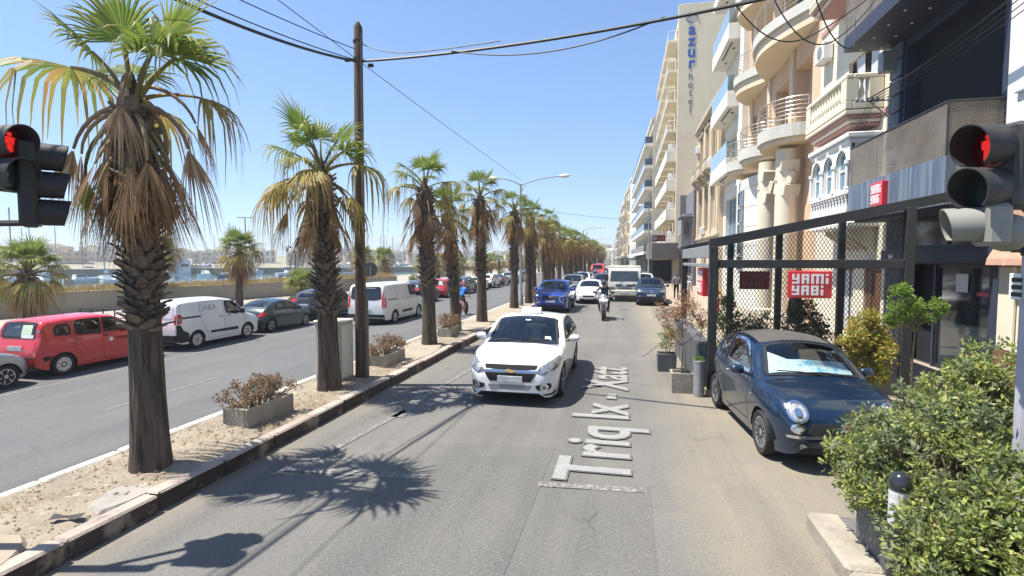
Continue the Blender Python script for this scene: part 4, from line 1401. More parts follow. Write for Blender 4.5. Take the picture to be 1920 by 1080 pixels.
# ------------------------------------------------------------------ large white van
def big_van():
 L = 4.97
 sp = dict(L=L, W=1.98, H=1.98, wr=.335, wb=2.93, fo=.98, rimr=.60, tumble=.13, crown=.05, rc=.12, rch=.13, shoulder=.015,
              top=[(0, .65), (.008, .80), (.025, .95), (.07, 1.06), (.13, 1.15), (.18, 1.24), (.25, 1.52), (.32, 1.80), (.37, 1.91), (.46, 1.97), (.7, 1.98), (.94, 1.95), (.968, 1.9), (.98, 1.75), (.988, 1.35), (.995, 1.1), (1, .85)],
              plan=[(0, .68), (.01, .79), (.03, .87), (.08, .94), (.18, .98), (.4, 1), (.9, 1), (.96, .98), (.985, .95), (1, .9)],
              belt=[(0, .85), (.2, 1.15), (.4, 1.2), (.7, 1.22), (1, 1.24)],
              bot=[(0, .34), (.012, .27), (.05, .23), (.1, .22), (.9, .25), (.97, .28), (1, .36)])
 c = Car('large_white_van', 'large white van with a dark rear window driving away past the parked cars', sp, P_WHITE, 'van')
 c.window('windscreen', [(1.0, -.70), (1.0, .70), (1.6, .63), (1.6, -.63)], 'top', r=.07)
 c.window('side_window', [(1.2, 1.28), (1.48, 1.58), (1.68, 1.75), (1.82, 1.79), (2.2, 1.80), (2.18, 1.30)], 'side', (1, -1), r=.06)
 c.window('rear_window', [(-.76, 1.26), (-.70, 1.80), (.70, 1.80), (.76, 1.26), (.5, 1.20), (-.5, 1.20)], 'rear', r=.08, glass='dark_glass', hole=False, seal=.02)
 c.cabin(.24, .46)
 c.finish_body()
 c.under()
 c.wheels('trim', 7)
 c.mirrors(1.42, 1.32, (.15, .24, .27), M['dark_plastic'])
 c.light('tail_light', [(.80, .82), (.95, .84), (.93, 1.62), (.84, 1.62), (.78, 1.2)], 'rear', (1, -1), m='tail_red', mirror=True)
 c.light('tail_light_wing', [(4.93, .86), (4.82, .88), (4.82, 1.2), (4.86, 1.6), (4.9, 1.6)], 'side', (1, -1), m='tail_red')
 c.light('bumper', [(-.90, .54), (.90, .54), (.90, .32), (-.90, .32)], 'rear', m='dark_plastic', r=.03, off=.04)
 c.plate('rear', .74, .5, .12)
 c.plate('front', .5, .5, .11)
 c.light('headlight', [(.5, .82), (.82, .9), (.86, 1.06), (.66, 1.0)], 'front', (1, -1), mirror=True)
 c.light('grille', [(-.45, .86), (.45, .86), (.4, .6), (-.4, .6)], 'front', m='dark_plastic')
 c.light('side_strip', [(3.1, .60), (1.9, .60), (1.9, .48), (3.1, .48)], 'side', (1, -1), m='dark_plastic', r=.03, off=.012)
 c.light('slide_rail', [(4.7, 1.22), (3.7, 1.22), (3.7, 1.18), (4.7, 1.18)], 'side', (1, -1), m='dark_plastic', r=.01)
 c.handle(2.5, 1.16, M['dark_plastic'])
 c.handle(2.05, 1.16, M['dark_plastic'])
 c.seams([[(1.15, 1.2), (1.1, .7), (1.4, .3), (2.25, .3), (2.3, 1.86)], [(2.32, .32), (3.4, .33), (3.45, .6), (3.68, .9), (3.68, 1.86)]])
 return c
# ------------------------------------------------------------------ lorry with a pale box body
def lorry():
 t = Thing('lorry', 'pale cab-over lorry with a box body waiting in the right lane', 'lorry')
 cab = MB()
 cw, H = 1.0, 2.15
 prof = [(2.75, .45), (2.80, .55), (2.82, .95), (2.77, 1.25), (2.55, 2.02), (2.42, 2.13), (1.25, 2.15), (1.2, 2.05), (1.2, .45)]
 cab.prism(prof, 2 * cw - .12, 'y', -cw + .06)
 for sd in (1, -1):
  cab.prism([(x - (.03 if x > 2 else 0), z * .985 + .01) for x, z in prof], .06, 'y', cw - .06 if sd > 0 else -cw)
 body = t.part('cab', cab, P_CREAM, angle=30)
 def fx(z):
  return 2.82 - max(0, (z - .95)) * .10 if z < 1.25 else 2.77 - (z - 1.25) / .77 * .22
 def panel(name, ys, z0, z1, off, m, ins=0):
  b = MB()
  y0, y1 = ys
  b.add([(fx(z0) + off, y0, z0), (fx(z0) + off, y1, z0), (fx(z1) + off, y1 - ins, z1), (fx(z1) + off, y0 + ins, z1), (fx(z0) - .03, y0, z0), (fx(z0) - .03, y1, z0), (fx(z1) - .03, y1 - ins, z1), (fx(z1) - .03, y0 + ins, z1)],
              [(0, 1, 2, 3), (0, 4, 5, 1), (1, 5, 6, 2), (2, 6, 7, 3), (3, 7, 4, 0)])
  return t.part(name, b, m)
 panel('windscreen', (-.90, .90), 1.30, 1.95, .012, M['win_dark'], .06)
 panel('grille', (-.55, .55), .98, 1.10, .012, M['dark_plastic'])
 panel('grille', (-.45, .45), .84, .90, .012, M['dark_plastic'])
 panel('badge', (-.12, .12), 1.01, 1.08, .03, M['chrome'])
 bp = MB()
 bp.cbox(2.70, 2.90, -1.0, 1.0, .40, .74, .04)
 bo = t.part('bumper', bp, P_CREAM)
 for sd in (1, -1):
  h = MB()
  h.cbox(2.78, 2.87, sd * .62 if sd > 0 else -.95, .95 if sd > 0 else -.62, .80, .96, .02)
  t.part('headlight', h, M['lamp_lens'])
  mm = MB()
  mm.cbox(2.62, 2.70, sd * 1.12 - .09, sd * 1.12 + .09, 1.35, 1.75, .03)
  mm.tube([(2.5, sd * .98, 1.85), (2.66, sd * 1.12, 1.8), (2.66, sd * 1.12, 1.3)], .015, 5)
  t.part('mirror', mm, M['dark_plastic'])
  w = MB()
  w.quad((2.42, sd * (cw + .006), 1.95), (1.65, sd * (cw + .006), 1.95), (1.65, sd * (cw + .006), 1.25), (2.68, sd * (cw + .006), 1.25))
  t.part('side_window', w, M['win_dark'])
  for x in (2.05, -1.7):
   tw = MB()
   tw.lathe([(.2, -.12), (.36, -.13), (.38, -.09), (.38, .09), (.36, .13), (.2, .12), (.18, .05), (0, .05)], 20, axis='y', c=(x, sd * .84, .38))
   t.part('wheel', tw, M['rubber'], angle=40)
 pl = MB()
 pl.cbox(2.905, 2.92, -.26, .26, .5, .61, .004)
 t.part('number_plate', pl, M['plate'])
 bx = MB()
 bx.cbox(-3.3, 1.12, -1.06, 1.06, .85, 2.28, .03)
 t.part('box_body', bx, P_CREAM)
 ch = MB()
 ch.box(-3.1, 2.5, -.45, .45, .45, .82)
 t.part('chassis', ch, M['dark_plastic'])
 ww = MB()
 ww.tube([(2.83, -.5, 1.29), (2.74, .1, 1.5)], .01, 5)
 t.part('wiper', ww, M['dark_plastic'])
 return t
# ================================================================== vegetation
M['leaf'] = mat('leaf', (1, 1, 1), rough=.55, spec=.35, attr=True, trans=.4)
M['dry_leaf'] = mat('dry_leaf', (1, 1, 1), rough=.85, spec=.2, attr=True, trans=.22)
M['palm_bark'] = mat('palm_bark', (.118, .09, .068), (.036, .028, .022), rough=.95, sc=9, det=8, bump=1.0, bsc=14, stretch=(3.2, 3.2, .22), c3=(.15, .115, .085), sc3=2.4, thr3=(.56, .70), f=(.38, .62))
M['palm_boot'] = mat('palm_boot', (.235, .19, .15), (.10, .078, .062), rough=.95, sc=7, bump=.8, bsc=40, c3=(.32, .27, .21), sc3=4, thr3=(.55, .7))
M['palm_core'] = mat('palm_core', (.075, .055, .042), (.05, .037, .03), rough=1, sc=8, bump=.8, bsc=30)
M['twig'] = mat('twig', (.20, .155, .11), (.13, .10, .075), rough=.9, sc=12)
GREENS = [(.18, .25, .05), (.15, .22, .045), (.23, .28, .065), (.13, .19, .042)]
YELLOWS = [(.40, .30, .09), (.34, .27, .075), (.43, .31, .12), (.29, .26, .065), (.38, .25, .10)]
DEADS = [(.30, .175, .08), (.24, .14, .07), (.34, .21, .10), (.37, .185, .06), (.21, .125, .07)]
TAN = [(.42, .31, .19), (.36, .255, .15), (.33, .215, .12)]
def jit(c, r, a=.2):
 k = 1 + r.uniform(-a, a)
 return tuple(min(1, x * k * (1 + r.uniform(-.06, .06))) for x in c)
def frond_mesh(elev, pl, Rr, droop, spread, nseg, pal, tipc, seed, bend=.3, tipdroop=.2, pet=(.21, .19, .06), rag=.0, pw=.022, jn=.42):
 r = random.Random(seed)
 b = MB()
 b.c = []
 # leaf stalk, bent down by its weight
 p = Vector((0, 0, 0))
 P, a = [p.copy()], R(elev)
 for i in range(6):
  a -= R(bend) * 57.3 * 1 / 6
  p = p + Vector((math.cos(a), 0, math.sin(a))) * pl / 6
  P.append(p.copy())
 n0 = len(b.f)
 b.tube(P, [pw * (1.5 - .8 * i / 6) for i in range(7)], 5)
 b.c += [jit(pet, r, .1)] * (len(b.f) - n0)
 d = Vector((math.cos(a), 0, math.sin(a)))
 Y = Vector((0, 1, 0))
 nrm = Y.cross(d) * -1
 sp = R(spread)
 ts = (.04, .26, jn, .62, .82, 1.0)
 dphi = 2 * sp / nseg
 for k in range(nseg):
  phi = -sp + dphi * (k + .5)
  if rag and r.random() < rag: continue
  L = Rr * (1 - .28 * (abs(phi) / sp)**2) * r.uniform(.88, 1.05)
  dirv = d * math.cos(phi) + Y * math.sin(phi)
  sdv = (-d * math.sin(phi) + Y * math.cos(phi))
  td = tipdroop * r.uniform(.3, 1.7)
  sw = r.uniform(-.09, .09)
  vs = []
  for t in ts:
   q = P[-1] + dirv * (L * t)
   g = droop * Rr * t**2.0 + td * Rr * max(0, (t - .5) / .5)**1.7
   q = q + Vector((0, 0, -g)) + sdv * (sw * L * max(0, t - .45)) - dirv * (g * .35)
   w = L * t * math.tan(dphi / 2) * 1.03 if t <= jn else L * jn * math.tan(dphi / 2) * ((1.02 - t) / (1.02 - jn))**.8
   q2 = nrm * (w * .55)
   vs += [tuple(q - sdv * w - q2 * .5), tuple(q + q2 * .5), tuple(q + sdv * w - q2 * .5)]
  fs = []
  for i in range(len(ts) - 1):
   fs += [(3 * i, 3 * i + 1, 3 * i + 4, 3 * i + 3), (3 * i + 1, 3 * i + 2, 3 * i + 5, 3 * i + 4)]
  b.add(vs, fs)
  base = jit(r.choice(pal), r, .15)
  tc = jit(tipc, r, .2)
  for i in range(len(ts) - 1):
   q = (0, 0, .08, .35, .8)[i] * r.uniform(.4, 1.2)
   c = tuple(base[j] * (1 - min(1, q)) + tc[j] * min(1, q) for j in range(3))
   b.c += [c, tuple(x * .93 for x in c)]
 me = b.mesh('frond')
 me.materials.append(M['leaf'])
 return me
FR_G, FR_Y, FR_D, FR_H = [], [], [], []
for i, (e, dr, td) in enumerate(((84, .06, .08), (72, .12, .12), (62, .18, .18), (50, .24, .24), (38, .28, .3), (26, .32, .36), (14, .36, .42))):
 FR_G.append(frond_mesh(e, .62, .92, dr, 104, 26, GREENS if e > 40 else GREENS + YELLOWS, (.40, .30, .12), 20 + i, .45, td * 1.25, rag=.07))
for i, (e, dr, td) in enumerate(((18, .45, .5), (4, .5, .5), (-10, .45, .5), (-22, .42, .45), (26, .5, .6))):
 FR_Y.append(frond_mesh(e, .66, .85, dr, 95, 24, YELLOWS + [GREENS[2]], (.35, .23, .12), 40 + i, .6, td, pet=(.34, .26, .10), rag=.08))
for i, (e, sp, pal) in enumerate(((-58, 21, DEADS), (-66, 17, DEADS), (-48, 26, TAN + DEADS), (-72, 19, DEADS), (-64, 36, TAN))):
 FR_D.append(frond_mesh(e, .55, .86, .10, sp, 20, pal, (.27, .18, .10), 60 + i, .34, .14, pet=(.33, .24, .14), rag=.1))
for i, (e, pl) in enumerate(((-12, .75), (5, .8), (-30, .7))):       # broken stalks with a hanging fan
 FR_H.append(frond_mesh(e, pl, .72, .25, 32, 18, TAN + DEADS[:2], (.24, .16, .09), 70 + i, 1.25, .2, pet=(.33, .24, .14), rag=.12))
def boot_mesh(seed):
 r = random.Random(seed)
 b = MB()
 w, l = r.uniform(.075, .105), r.uniform(.13, .19)
 vs, n = [], 5
 for i in range(n):
  t = i / (n - 1)
  out = .02 + .13 * t**1.4 + r.uniform(-.008, .008)
  ww = w * (1 - .35 * t) * r.uniform(.92, 1.08)
  z = l * t - .02 * t * t
  th = .022 * (1 - .45 * t)
  vs += [(out - .01, -ww, z - .02 * t), (out + th, -ww * .4, z), (out + th * 1.1, ww * .4, z + r.uniform(-.01, .01)), (out - .01, ww, z - .02 * t), (out - th * .8, 0, z + .012)]
 fs = []
 for i in range(n - 1):
  for k in range(5):
   fs.append((5 * i + k, 5 * i + (k + 1) % 5, 5 * i + 5 + (k + 1) % 5, 5 * i + 5 + k))
 fs += [(4, 3, 2, 1, 0), tuple(5 * (n - 1) + k for k in range(5))]
 b.add(vs, fs)
 me = b.mesh('leaf_base')
 me.materials.append(M['palm_boot'])
 return me
FR_D2 = [frond_mesh(e, pl, .84, .12, sp, 20, pal, (.30, .20, .11), 80 + i, .5, .14, pet=(.36, .26, .15), rag=.08) for i, (e, sp, pal, pl) in enumerate(((-30, 22, DEADS, .55), (-42, 26, DEADS + TAN, .5), (-50, 30, DEADS, .5), (-36, 20, TAN, .6), (-55, 26, DEADS, .55)))]
FR_HG = frond_mesh(-20, .85, .75, .2, 50, 22, [(.30, .33, .06), (.24, .29, .055)], (.35, .28, .1), 90, 1.2, .15)
BOOTS = [boot_mesh(i) for i in range(5)]
def palm(x, y, z, h, r0, r1, seed, label, group, lean=(0, 0), boot0=.4, scale=1.0, ng=20, ny=7, nd=22, nh=3, level=0, skirt=1.3, az=0, cat='palm tree', extra=None, gmax=5):
 """level 0: every leaf base an object; 1: leaf bases joined; 2: fewer fronds (far)"""
 r = random.Random(seed)
 t = Thing('palm_tree', label, cat, (x, y, z), 0, group)
 def ax(q):  # trunk centre line
  return Vector((lean[0] * q**1.6, lean[1] * q**1.6, h * q))
 def rad(q):
  fl = .28 * math.exp(-q * 9)
  return (r0 * (1 - q) + r1 * q) * (1 + fl)
 b = MB()
 NA, NZ = (40, 36) if level < 1 else ((22, 18) if level == 1 else (12, 8))
 vs = []
 for j in range(NZ + 1):
  q = j / NZ
  c = ax(q)
  for k in range(NA):
   a = 2 * math.pi * k / NA
   rr = rad(q) * (1 + (.035 * mn.noise(Vector((math.cos(a) * 5, math.sin(a) * 5, q * 2 + seed))) + .03 * mn.noise(Vector((math.cos(a) * 2, math.sin(a) * 2, q * 9 + seed)))))
   vs.append((c.x + rr * math.cos(a), c.y + rr * math.sin(a), c.z - (.12 if j == 0 else 0)))
 b.add(vs, [(j * NA + k, j * NA + (k + 1) % NA, (j + 1) * NA + (k + 1) % NA, (j + 1) * NA + k) for j in range(NZ) for k in range(NA)])
 b.add([tuple(ax(1) + Vector((0, 0, .1)))] + vs[-NA:], [(0, k + 1, (k + 1) % NA + 1) for k in range(NA)])
 t.part('trunk', b, M['palm_bark'], smooth=True)
 # old leaf bases round the upper trunk, in a spiral
 zz, kk = boot0 * h, 0
 jb = MB()
 per = 9 if level < 2 else 7
 step = .088 / per * (1 if level < 2 else 2.2) * (1 if h < 4.6 else 1.0)
 cnt = 0
 while zz < h * .985:
  q = zz / h
  a = kk * 2.399963 + r.uniform(-.12, .12)
  c = ax(q)
  lo = max(0, 1 - (q - boot0) / .22)
  sc = r.uniform(.72, 1.08) * (r0 / .22)**.5
  tilt = .02 + .55 * lo * r.random() + r.uniform(-.12, .12)
  ra = rad(q) - .03
  loc = (c.x + ra * math.cos(a), c.y + ra * math.sin(a), zz)
  rot = Euler((r.uniform(-.2, .2), tilt, a), 'XYZ')
  if level == 0 and cnt < 298:
   link('leaf_base', r.choice(BOOTS), t.o, loc, rot, sc)
   cnt += 1
  else:
   me = r.choice(BOOTS)
   Mx = Matrix.Translation(loc) @ rot.to_matrix().to_4x4() @ Matrix.Scale(sc, 4)
   jb.add([tuple(Mx @ v.co) for v in me.vertices], [tuple(p.vertices) for p in me.polygons])
  kk += 1
  zz += step * r.uniform(.8, 1.2)
 if jb.v: t.part('leaf_bases', jb, M['palm_boot'], kind='stuff')
 top = ax(1)
 b = MB()
 b.lathe([(rad(1) * 1.0, -.3), (rad(1) * 1.02, -.05), (rad(1) * .6, .12), (rad(1) * .3, .3), (0, .42)], 14, c=tuple(top))
 t.part('crown_heart', b, M['palm_core'], smooth=True)
 def add(name, meshes, n, z0, z1, r_in, s0, s1, up=None, off=0):
  for i in range(n):
   a = az + off + i * 2.399963 + r.uniform(-.25, .25)
   me = meshes[min(len(meshes) - 1, int(i / n * len(meshes)))] if up else r.choice(meshes)
   zt = z0 + (z1 - z0) * (i / max(1, n - 1))
   link(name, me, t.o, (top.x + r_in * math.cos(a), top.y + r_in * math.sin(a), top.z + zt), (r.uniform(-.12, .12), r.uniform(-.08, .08), a), scale * r.uniform(s0, s1))
 for nm, me, aa, zz, sc in extra or ():
  link(nm, me, t.o, (top.x + .12 * math.cos(R(aa)), top.y + .12 * math.sin(R(aa)), top.z + zz), (0, 0, R(aa)), sc)
 add('frond', FR_G[:gmax], ng, .30, .02, .07, .8, 1.05, True)
 add('yellow_frond', FR_Y, ny, .02, -.14, rad(1) * .8, .8, 1.05, off=1)
 add('dead_frond', FR_D if seed == 1 else FR_D2, nd, -.10, -skirt * .55, rad(1) * .95, .8, 1.1, off=2)
 add('broken_frond', FR_H, nh, .0, -.2, rad(1) * .8, .85, 1.1, off=2.6)
 return t
ORD = 'first second third fourth fifth sixth seventh eighth ninth tenth eleventh twelfth'.split()
MED = 'palms planted along the median strip'
palm(-5.43, 4.90, .14, 4.25, .178, .145, 1, 'nearest palm, thick trunk rough with old leaf bases and a skirt of dead fronds', MED, (-.06, 0), .40, 1.0, 7, 0, 32, 2, 0, 1.0, .4, gmax=3, extra=[('frond', FR_G[4], 176, .2, 1.45), ('frond', FR_G[3], -4, .12, 1.05), ('yellow_frond', FR_Y[4], 120, .12, 1.0), ('yellow_frond', FR_Y[4], 35, .12, .9), ('broken_frond', FR_H[1], -50, .3, 1.0), ('broken_frond', FR_H[1], 20, .25, .9), ('broken_frond', FR_H[1], 155, .3, .9), ('broken_frond', FR_H[1], 188, .02, 1.05), ('broken_frond', FR_H[0], 215, -.05, .9), ('broken_frond', FR_H[1], -6, .0, 1.15), ('broken_frond', FR_H[0], -30, -.1, 1.0), ('broken_frond', FR_H[2], 12, .05, 1.1), ('hanging_green_frond', FR_HG, 205, -.15, .95)])
palm(-5.51, 8.80, .14, 4.10, .185, .165, 2, 'second palm, standing in front of the grey utility cabinet', MED, (-.12, .05), .36, .95, 10, 6, 18, 3, 0, 1.5, 1.9, extra=[('yellow_frond', FR_Y[4], -5, .1, 1.15), ('yellow_frond', FR_Y[1], 190, .0, 1.1), ('yellow_frond', FR_Y[0], -70, .0, 1.0), ('dead_frond', FR_D[2], 185, -.5, 1.0), ('broken_frond', FR_H[1], 178, -.15, 1.1)])
palm(-5.52, 14.05, .14, 4.55, .19, .17, 3, 'third palm, between the planter of dried shrubs and the leaning palm', MED, (-.15, .1), .38, .88, 10, 6, 28, 4, 0, 1.9)
palm(-5.66, 16.9, .14, 4.05, .17, .15, 4, 'slightly leaning palm beside the third concrete planter', MED, (-.30, .1), .35, .85, 9, 6, 24, 3, 1, 1.7)
palm(-5.50, 19.70, .14, 4.95, .19, .17, 5, 'palm with a thick brown skirt in front of the passing cyclist', MED, (-.1, .1), .38, .92, 10, 6, 32, 3, 1, 1.6)
palm(-5.48, 25.8, .14, 5.0, .2, .17, 6, 'palm just before the kerb nose beside the tall street lamp', MED, (0, .1), .4, .92, 9, 7, 30, 3, 1, 1.6)
palm(-5.3, 28.9, .14, 4.9, .19, .17, 7, 'palm right behind the tall street lamp', MED, (.1, .1), .4, .92, 9, 7, 30, 3, 1, 1.8)
for k in range(34):
 yy = 32.2 + k * 3.35 + rnd.uniform(-.5, .5)
 palm(-5.5 + rnd.uniform(-.2, .2), yy, .14, rnd.uniform(4.3, 5.5), .2, .18, 100 + k, (ORD[k] + ' palm of the receding median row beyond the tall street lamp') if k < 12 else 'brown-skirted palm deep in the receding median row', 'receding row of palms on the median', (rnd.uniform(-.2, .2), 0), .4, rnd.uniform(.78, 1.0), rnd.randint(4, 7), rnd.randint(5, 9), 32, 2, 2, rnd.uniform(1.9, 2.5), gmax=rnd.choice((3, 4)))
PRO = 'palms on the promenade'
palm(-26.5, 18.1, -.45, 2.5, .26, .24, 31, 'stocky palm on the promenade above the red hatchback', PRO, (0, 0), .5, 1.3, 18, 12, 26, 2, 1, 1.0, 0)
palm(-24.2, 28.5, -.45, 3.6, .22, .2, 32, 'palm in front of the promenade wall above the white panel van', PRO, (.1, 0), .62, 1.25, 22, 8, 22, 4, 1, 1.1)
palm(-30.5, 28.6, -.45, 3.5, .22, .2, 33, 'palm on the promenade half hidden behind the nearest palm trunk', PRO, (0, 0), .6, 1.2, 20, 12, 14, 4, 1, 1.1)
palm(-21.3, 31.0, -.45, 1.15, .22, .2, 34, 'low young palm with a yellow fringe behind the black car', PRO, (0, 0), .1, 1.2, 24, 9, 16, 0, 1, .8)
palm(-30.0, 61.0, -.45, 3.2, .25, .22, 35, 'promenade palm with an orange skirt seen above the large white van', PRO, (0, 0), .5, 1.35, 24, 8, 24, 0, 1, 1.5)
palm(-25.5, 47.0, -.45, 3.2, .22, .2, 36, 'promenade palm peeking out just right of the utility pole', PRO, (0, 0), .5, 1.2, 20, 10, 18, 0, 1, 1.4)
for k in range(26):
 yy = 70 + k * 4.6
 palm(-27.5 + k * .42 + rnd.uniform(-1, 1), yy, -.45, rnd.uniform(2.2, 3.2), .24, .22, 200 + k, 'palm in the far promenade row by the water', 'far row of promenade palms', (0, 0), .5, rnd.uniform(1.1, 1.4), 10, 11, 18, 0, 2, 1.4)
# ------------------------------------------------------------------ leafy shrubs
def leafy(b, c, rad, n, size, pal, r, outward=.6, flat=1.0, shell=.5, ar=.42):
 c = Vector(c)
 for k in range(n):
  d = Vector((r.gauss(0, 1), r.gauss(0, 1), r.gauss(0, 1)))
  if d.length < 1e-6: continue
  d.normalize()
  q = rad * (shell + (1 - shell) * r.random())**1 if r.random() < .8 else rad * r.random()
  p = c + Vector((d.x * q, d.y * q, d.z * q * flat))
  o = (d * outward + Vector((r.uniform(-1, 1), r.uniform(-1, 1), r.uniform(-.4, 1))) * .8).normalized()
  s = o.cross(Vector((r.uniform(-1, 1), r.uniform(-1, 1), r.uniform(-1, 1))))
  if s.length < 1e-3: continue
  s.normalize()
  nn = o.cross(s)
  l = size * r.uniform(.5, 1.4)
  w = l * ar
  m = p + o * l * .5
  i0 = b.add([tuple(p), tuple(m + s * w * .5 + nn * w * .22), tuple(p + o * l), tuple(m - s * w * .5 + nn * w * .22)], [(0, 1, 2), (0, 2, 3)])
  col = jit(r.choice(pal), r, .22)
  b.c += [col, col]
def branches(b, base, tips, r, r0=.02):
 for tp in tips:
  p, q = Vector(base), Vector(tp)
  mid = p.lerp(q, .5) + Vector((r.uniform(-1, 1), r.uniform(-1, 1), r.uniform(-.2, .6))) * (q - p).length * .12
  b.tube([p, mid, q], [r0, r0 * .7, r0 * .35], 5, cap=False)
MASTIC = [(.28, .33, .085), (.23, .28, .08), (.33, .36, .11), (.18, .225, .085), (.29, .31, .155), (.40, .42, .12)]
PLANTR = Thing('planter_box', 'dark grey metal planter box holding the big green shrub at the kerb', 'planter', (2.6, 3.7, .13))
b = MB()
px0, px1, py0, py1 = 2.08, 2.52, 1.2, 5.05
for (x0, x1, y0, y1) in ((px0, px0 + .02, py0, py1), (px1 - .02, px1, py0, py1), (px0 + .02, px1 - .02, py1 - .02, py1), (px0 + .02, px1 - .02, py0, py0 + .02)):
 b.box(x0, x1, y0, y1, .13, .60)
b.box(px0 - .015, px0 + .05, py0, py1 + .015, .60, .615)
b.box(px0 + .05, px1, py1 - .05, py1 + .015, .60, .615)
M['planter_grey'] = mat('planter_grey', (.075, .08, .088), (.105, .11, .115), rough=.6, sc=2, c3=(.17, .17, .165), sc3=2.5, thr3=(.6, .75), stretch=(1, 1, .3))
PLANTR.part('side_panel', b, M['planter_grey'], world=True)
b = MB()
for yy in (4.3, 3.4, 2.5): b.box(px0 - .006, px0, yy - .006, yy + .006, .14, .59)
PLANTR.part('panel_joint', b, M['grey_metal'], world=True)
b = MB()
b.box(px0 + .03, px1 - .03, py0 + .03, py1 - .03, .3, .55)
PLANTR.part('soil_fill', b, M['soil'], world=True)
SH = Thing('mastic_shrub', 'large dense green shrub spilling over the planter box in the right foreground', 'shrub', (2.7, 3.6, .56))
b = MB()
b.c = []
tips = []
rr = random.Random(5)
sb_ = MB()
blobs = [((2.45, 4.85, 1.05), .55), ((2.85, 4.75, 1.30), .52), ((3.15, 4.9, 1.70), .36), ((2.75, 4.95, 1.50), .28), ((2.55, 4.35, 1.08), .62), ((3.25, 4.45, 1.25), .60), ((2.85, 3.95, 1.05), .60), ((3.5, 4.0, 1.15), .6), ((2.60, 3.60, .92), .58), ((3.15, 3.45, .92), .58),
         ((2.66, 3.1, .85), .52), ((3.4, 3.1, .92), .55), ((2.85, 2.7, .8), .52), ((2.22, 5.0, .92), .36), ((2.05, 4.72, .80), .26), ((2.16, 4.15, .78), .32), ((2.02, 3.78, .86), .27), ((2.08, 3.55, .62), .34), ((2.2, 3.2, .58), .36), ((3.0, 2.2, .85), .5), ((2.5, 5.15, .85), .36), ((3.9, 3.6, 1.2), .5), ((3.9, 4.3, 1.3), .45), ((1.98, 3.70, .55), .22)]
for c, rad in blobs:
 c = Vector(c)
 nt = int(78 * rad / .5)
 for k in range(nt):
  d = Vector((rr.gauss(0, 1), rr.gauss(0, 1), rr.gauss(0, .9)))
  d.normalize()
  q = c + d * rad * rr.uniform(.55, 1.08)
  if q.z < .42: q.z = .42 + rr.random() * .1
  tips.append(q)
  pal = MASTIC if rr.random() < .7 else [(.17, .21, .10), (.14, .18, .085), (.24, .26, .15)]
  leafy(b, q, rr.uniform(.06, .11), rr.randint(40, 58), .046, pal, rr, .7, .9, .3, .54)
for c, rad in blobs:
 sel = [q for q in tips if (q - Vector(c)).length < rad * 1.1][:26]
 branches(sb_, (min(2.46, max(2.16, c[0])), c[1], .5), [tuple(q) for q in sel], rr, .014)
SH.part('branch', sb_, M['twig'], world=True)
SH.part('foliage', b, M['leaf'], world=True, kind='stuff')
b = MB()
b.c = []
for q in ((2.55, 3.95, 1.33), (2.42, 3.9, 1.2), (2.9, 3.95, 1.25)):
 leafy(b, q, .05, 50, .02, [(.28, .05, .04), (.22, .06, .05)], rr, .6)
SH.part('flower', b, M['leaf'], world=True)
def small_tree(name, label, base, h, crowns, pal, seed, size=.05, n=260, cat='tree', group=None, stem=.016, pname='foliage', stems=1):
 r = random.Random(seed)
 t = Thing(name, label, cat, base, 0, group)
 b = MB()
 bx, by, bz = base
 p0 = Vector((bx, by, bz))
 top = p0 + Vector((r.uniform(-.05, .05), r.uniform(-.05, .05), h))
 for k in range(stems):
  o = Vector((r.uniform(-.06, .06), r.uniform(-.06, .06), 0)) if stems > 1 else Vector()
  b.tube([p0 + o - Vector((0, 0, .05)), p0.lerp(top, .5) + Vector((r.uniform(-.03, .03), r.uniform(-.03, .03), 0)) + o, top + o * 3], [stem, stem * .85, stem * .6], 7)
 lf = MB()
 lf.c = []
 for (c, rad, nn) in crowns:
  c = p0 + Vector(c)
  branches(b, tuple(top if c.z > top.z else p0.lerp(top, .6)), [tuple(c)], r, stem * .6)
  for k in range(nn):
   d = Vector((r.gauss(0, 1), r.gauss(0, 1), r.gauss(0, 1))).normalized()
   q = c + d * rad * r.uniform(.4, 1.0)
   b.tube([c, q], [stem * .3, stem * .15], 4, cap=False)
   leafy(lf, q, rad * r.uniform(.22, .38), n // 10, size, pal, r, .6, 1, .3)
 t.part('trunk' if stems == 1 else 'stem', b, M['twig'], world=True)
 t.part(pname, lf, M['leaf'], world=True, kind='stuff')
 return t
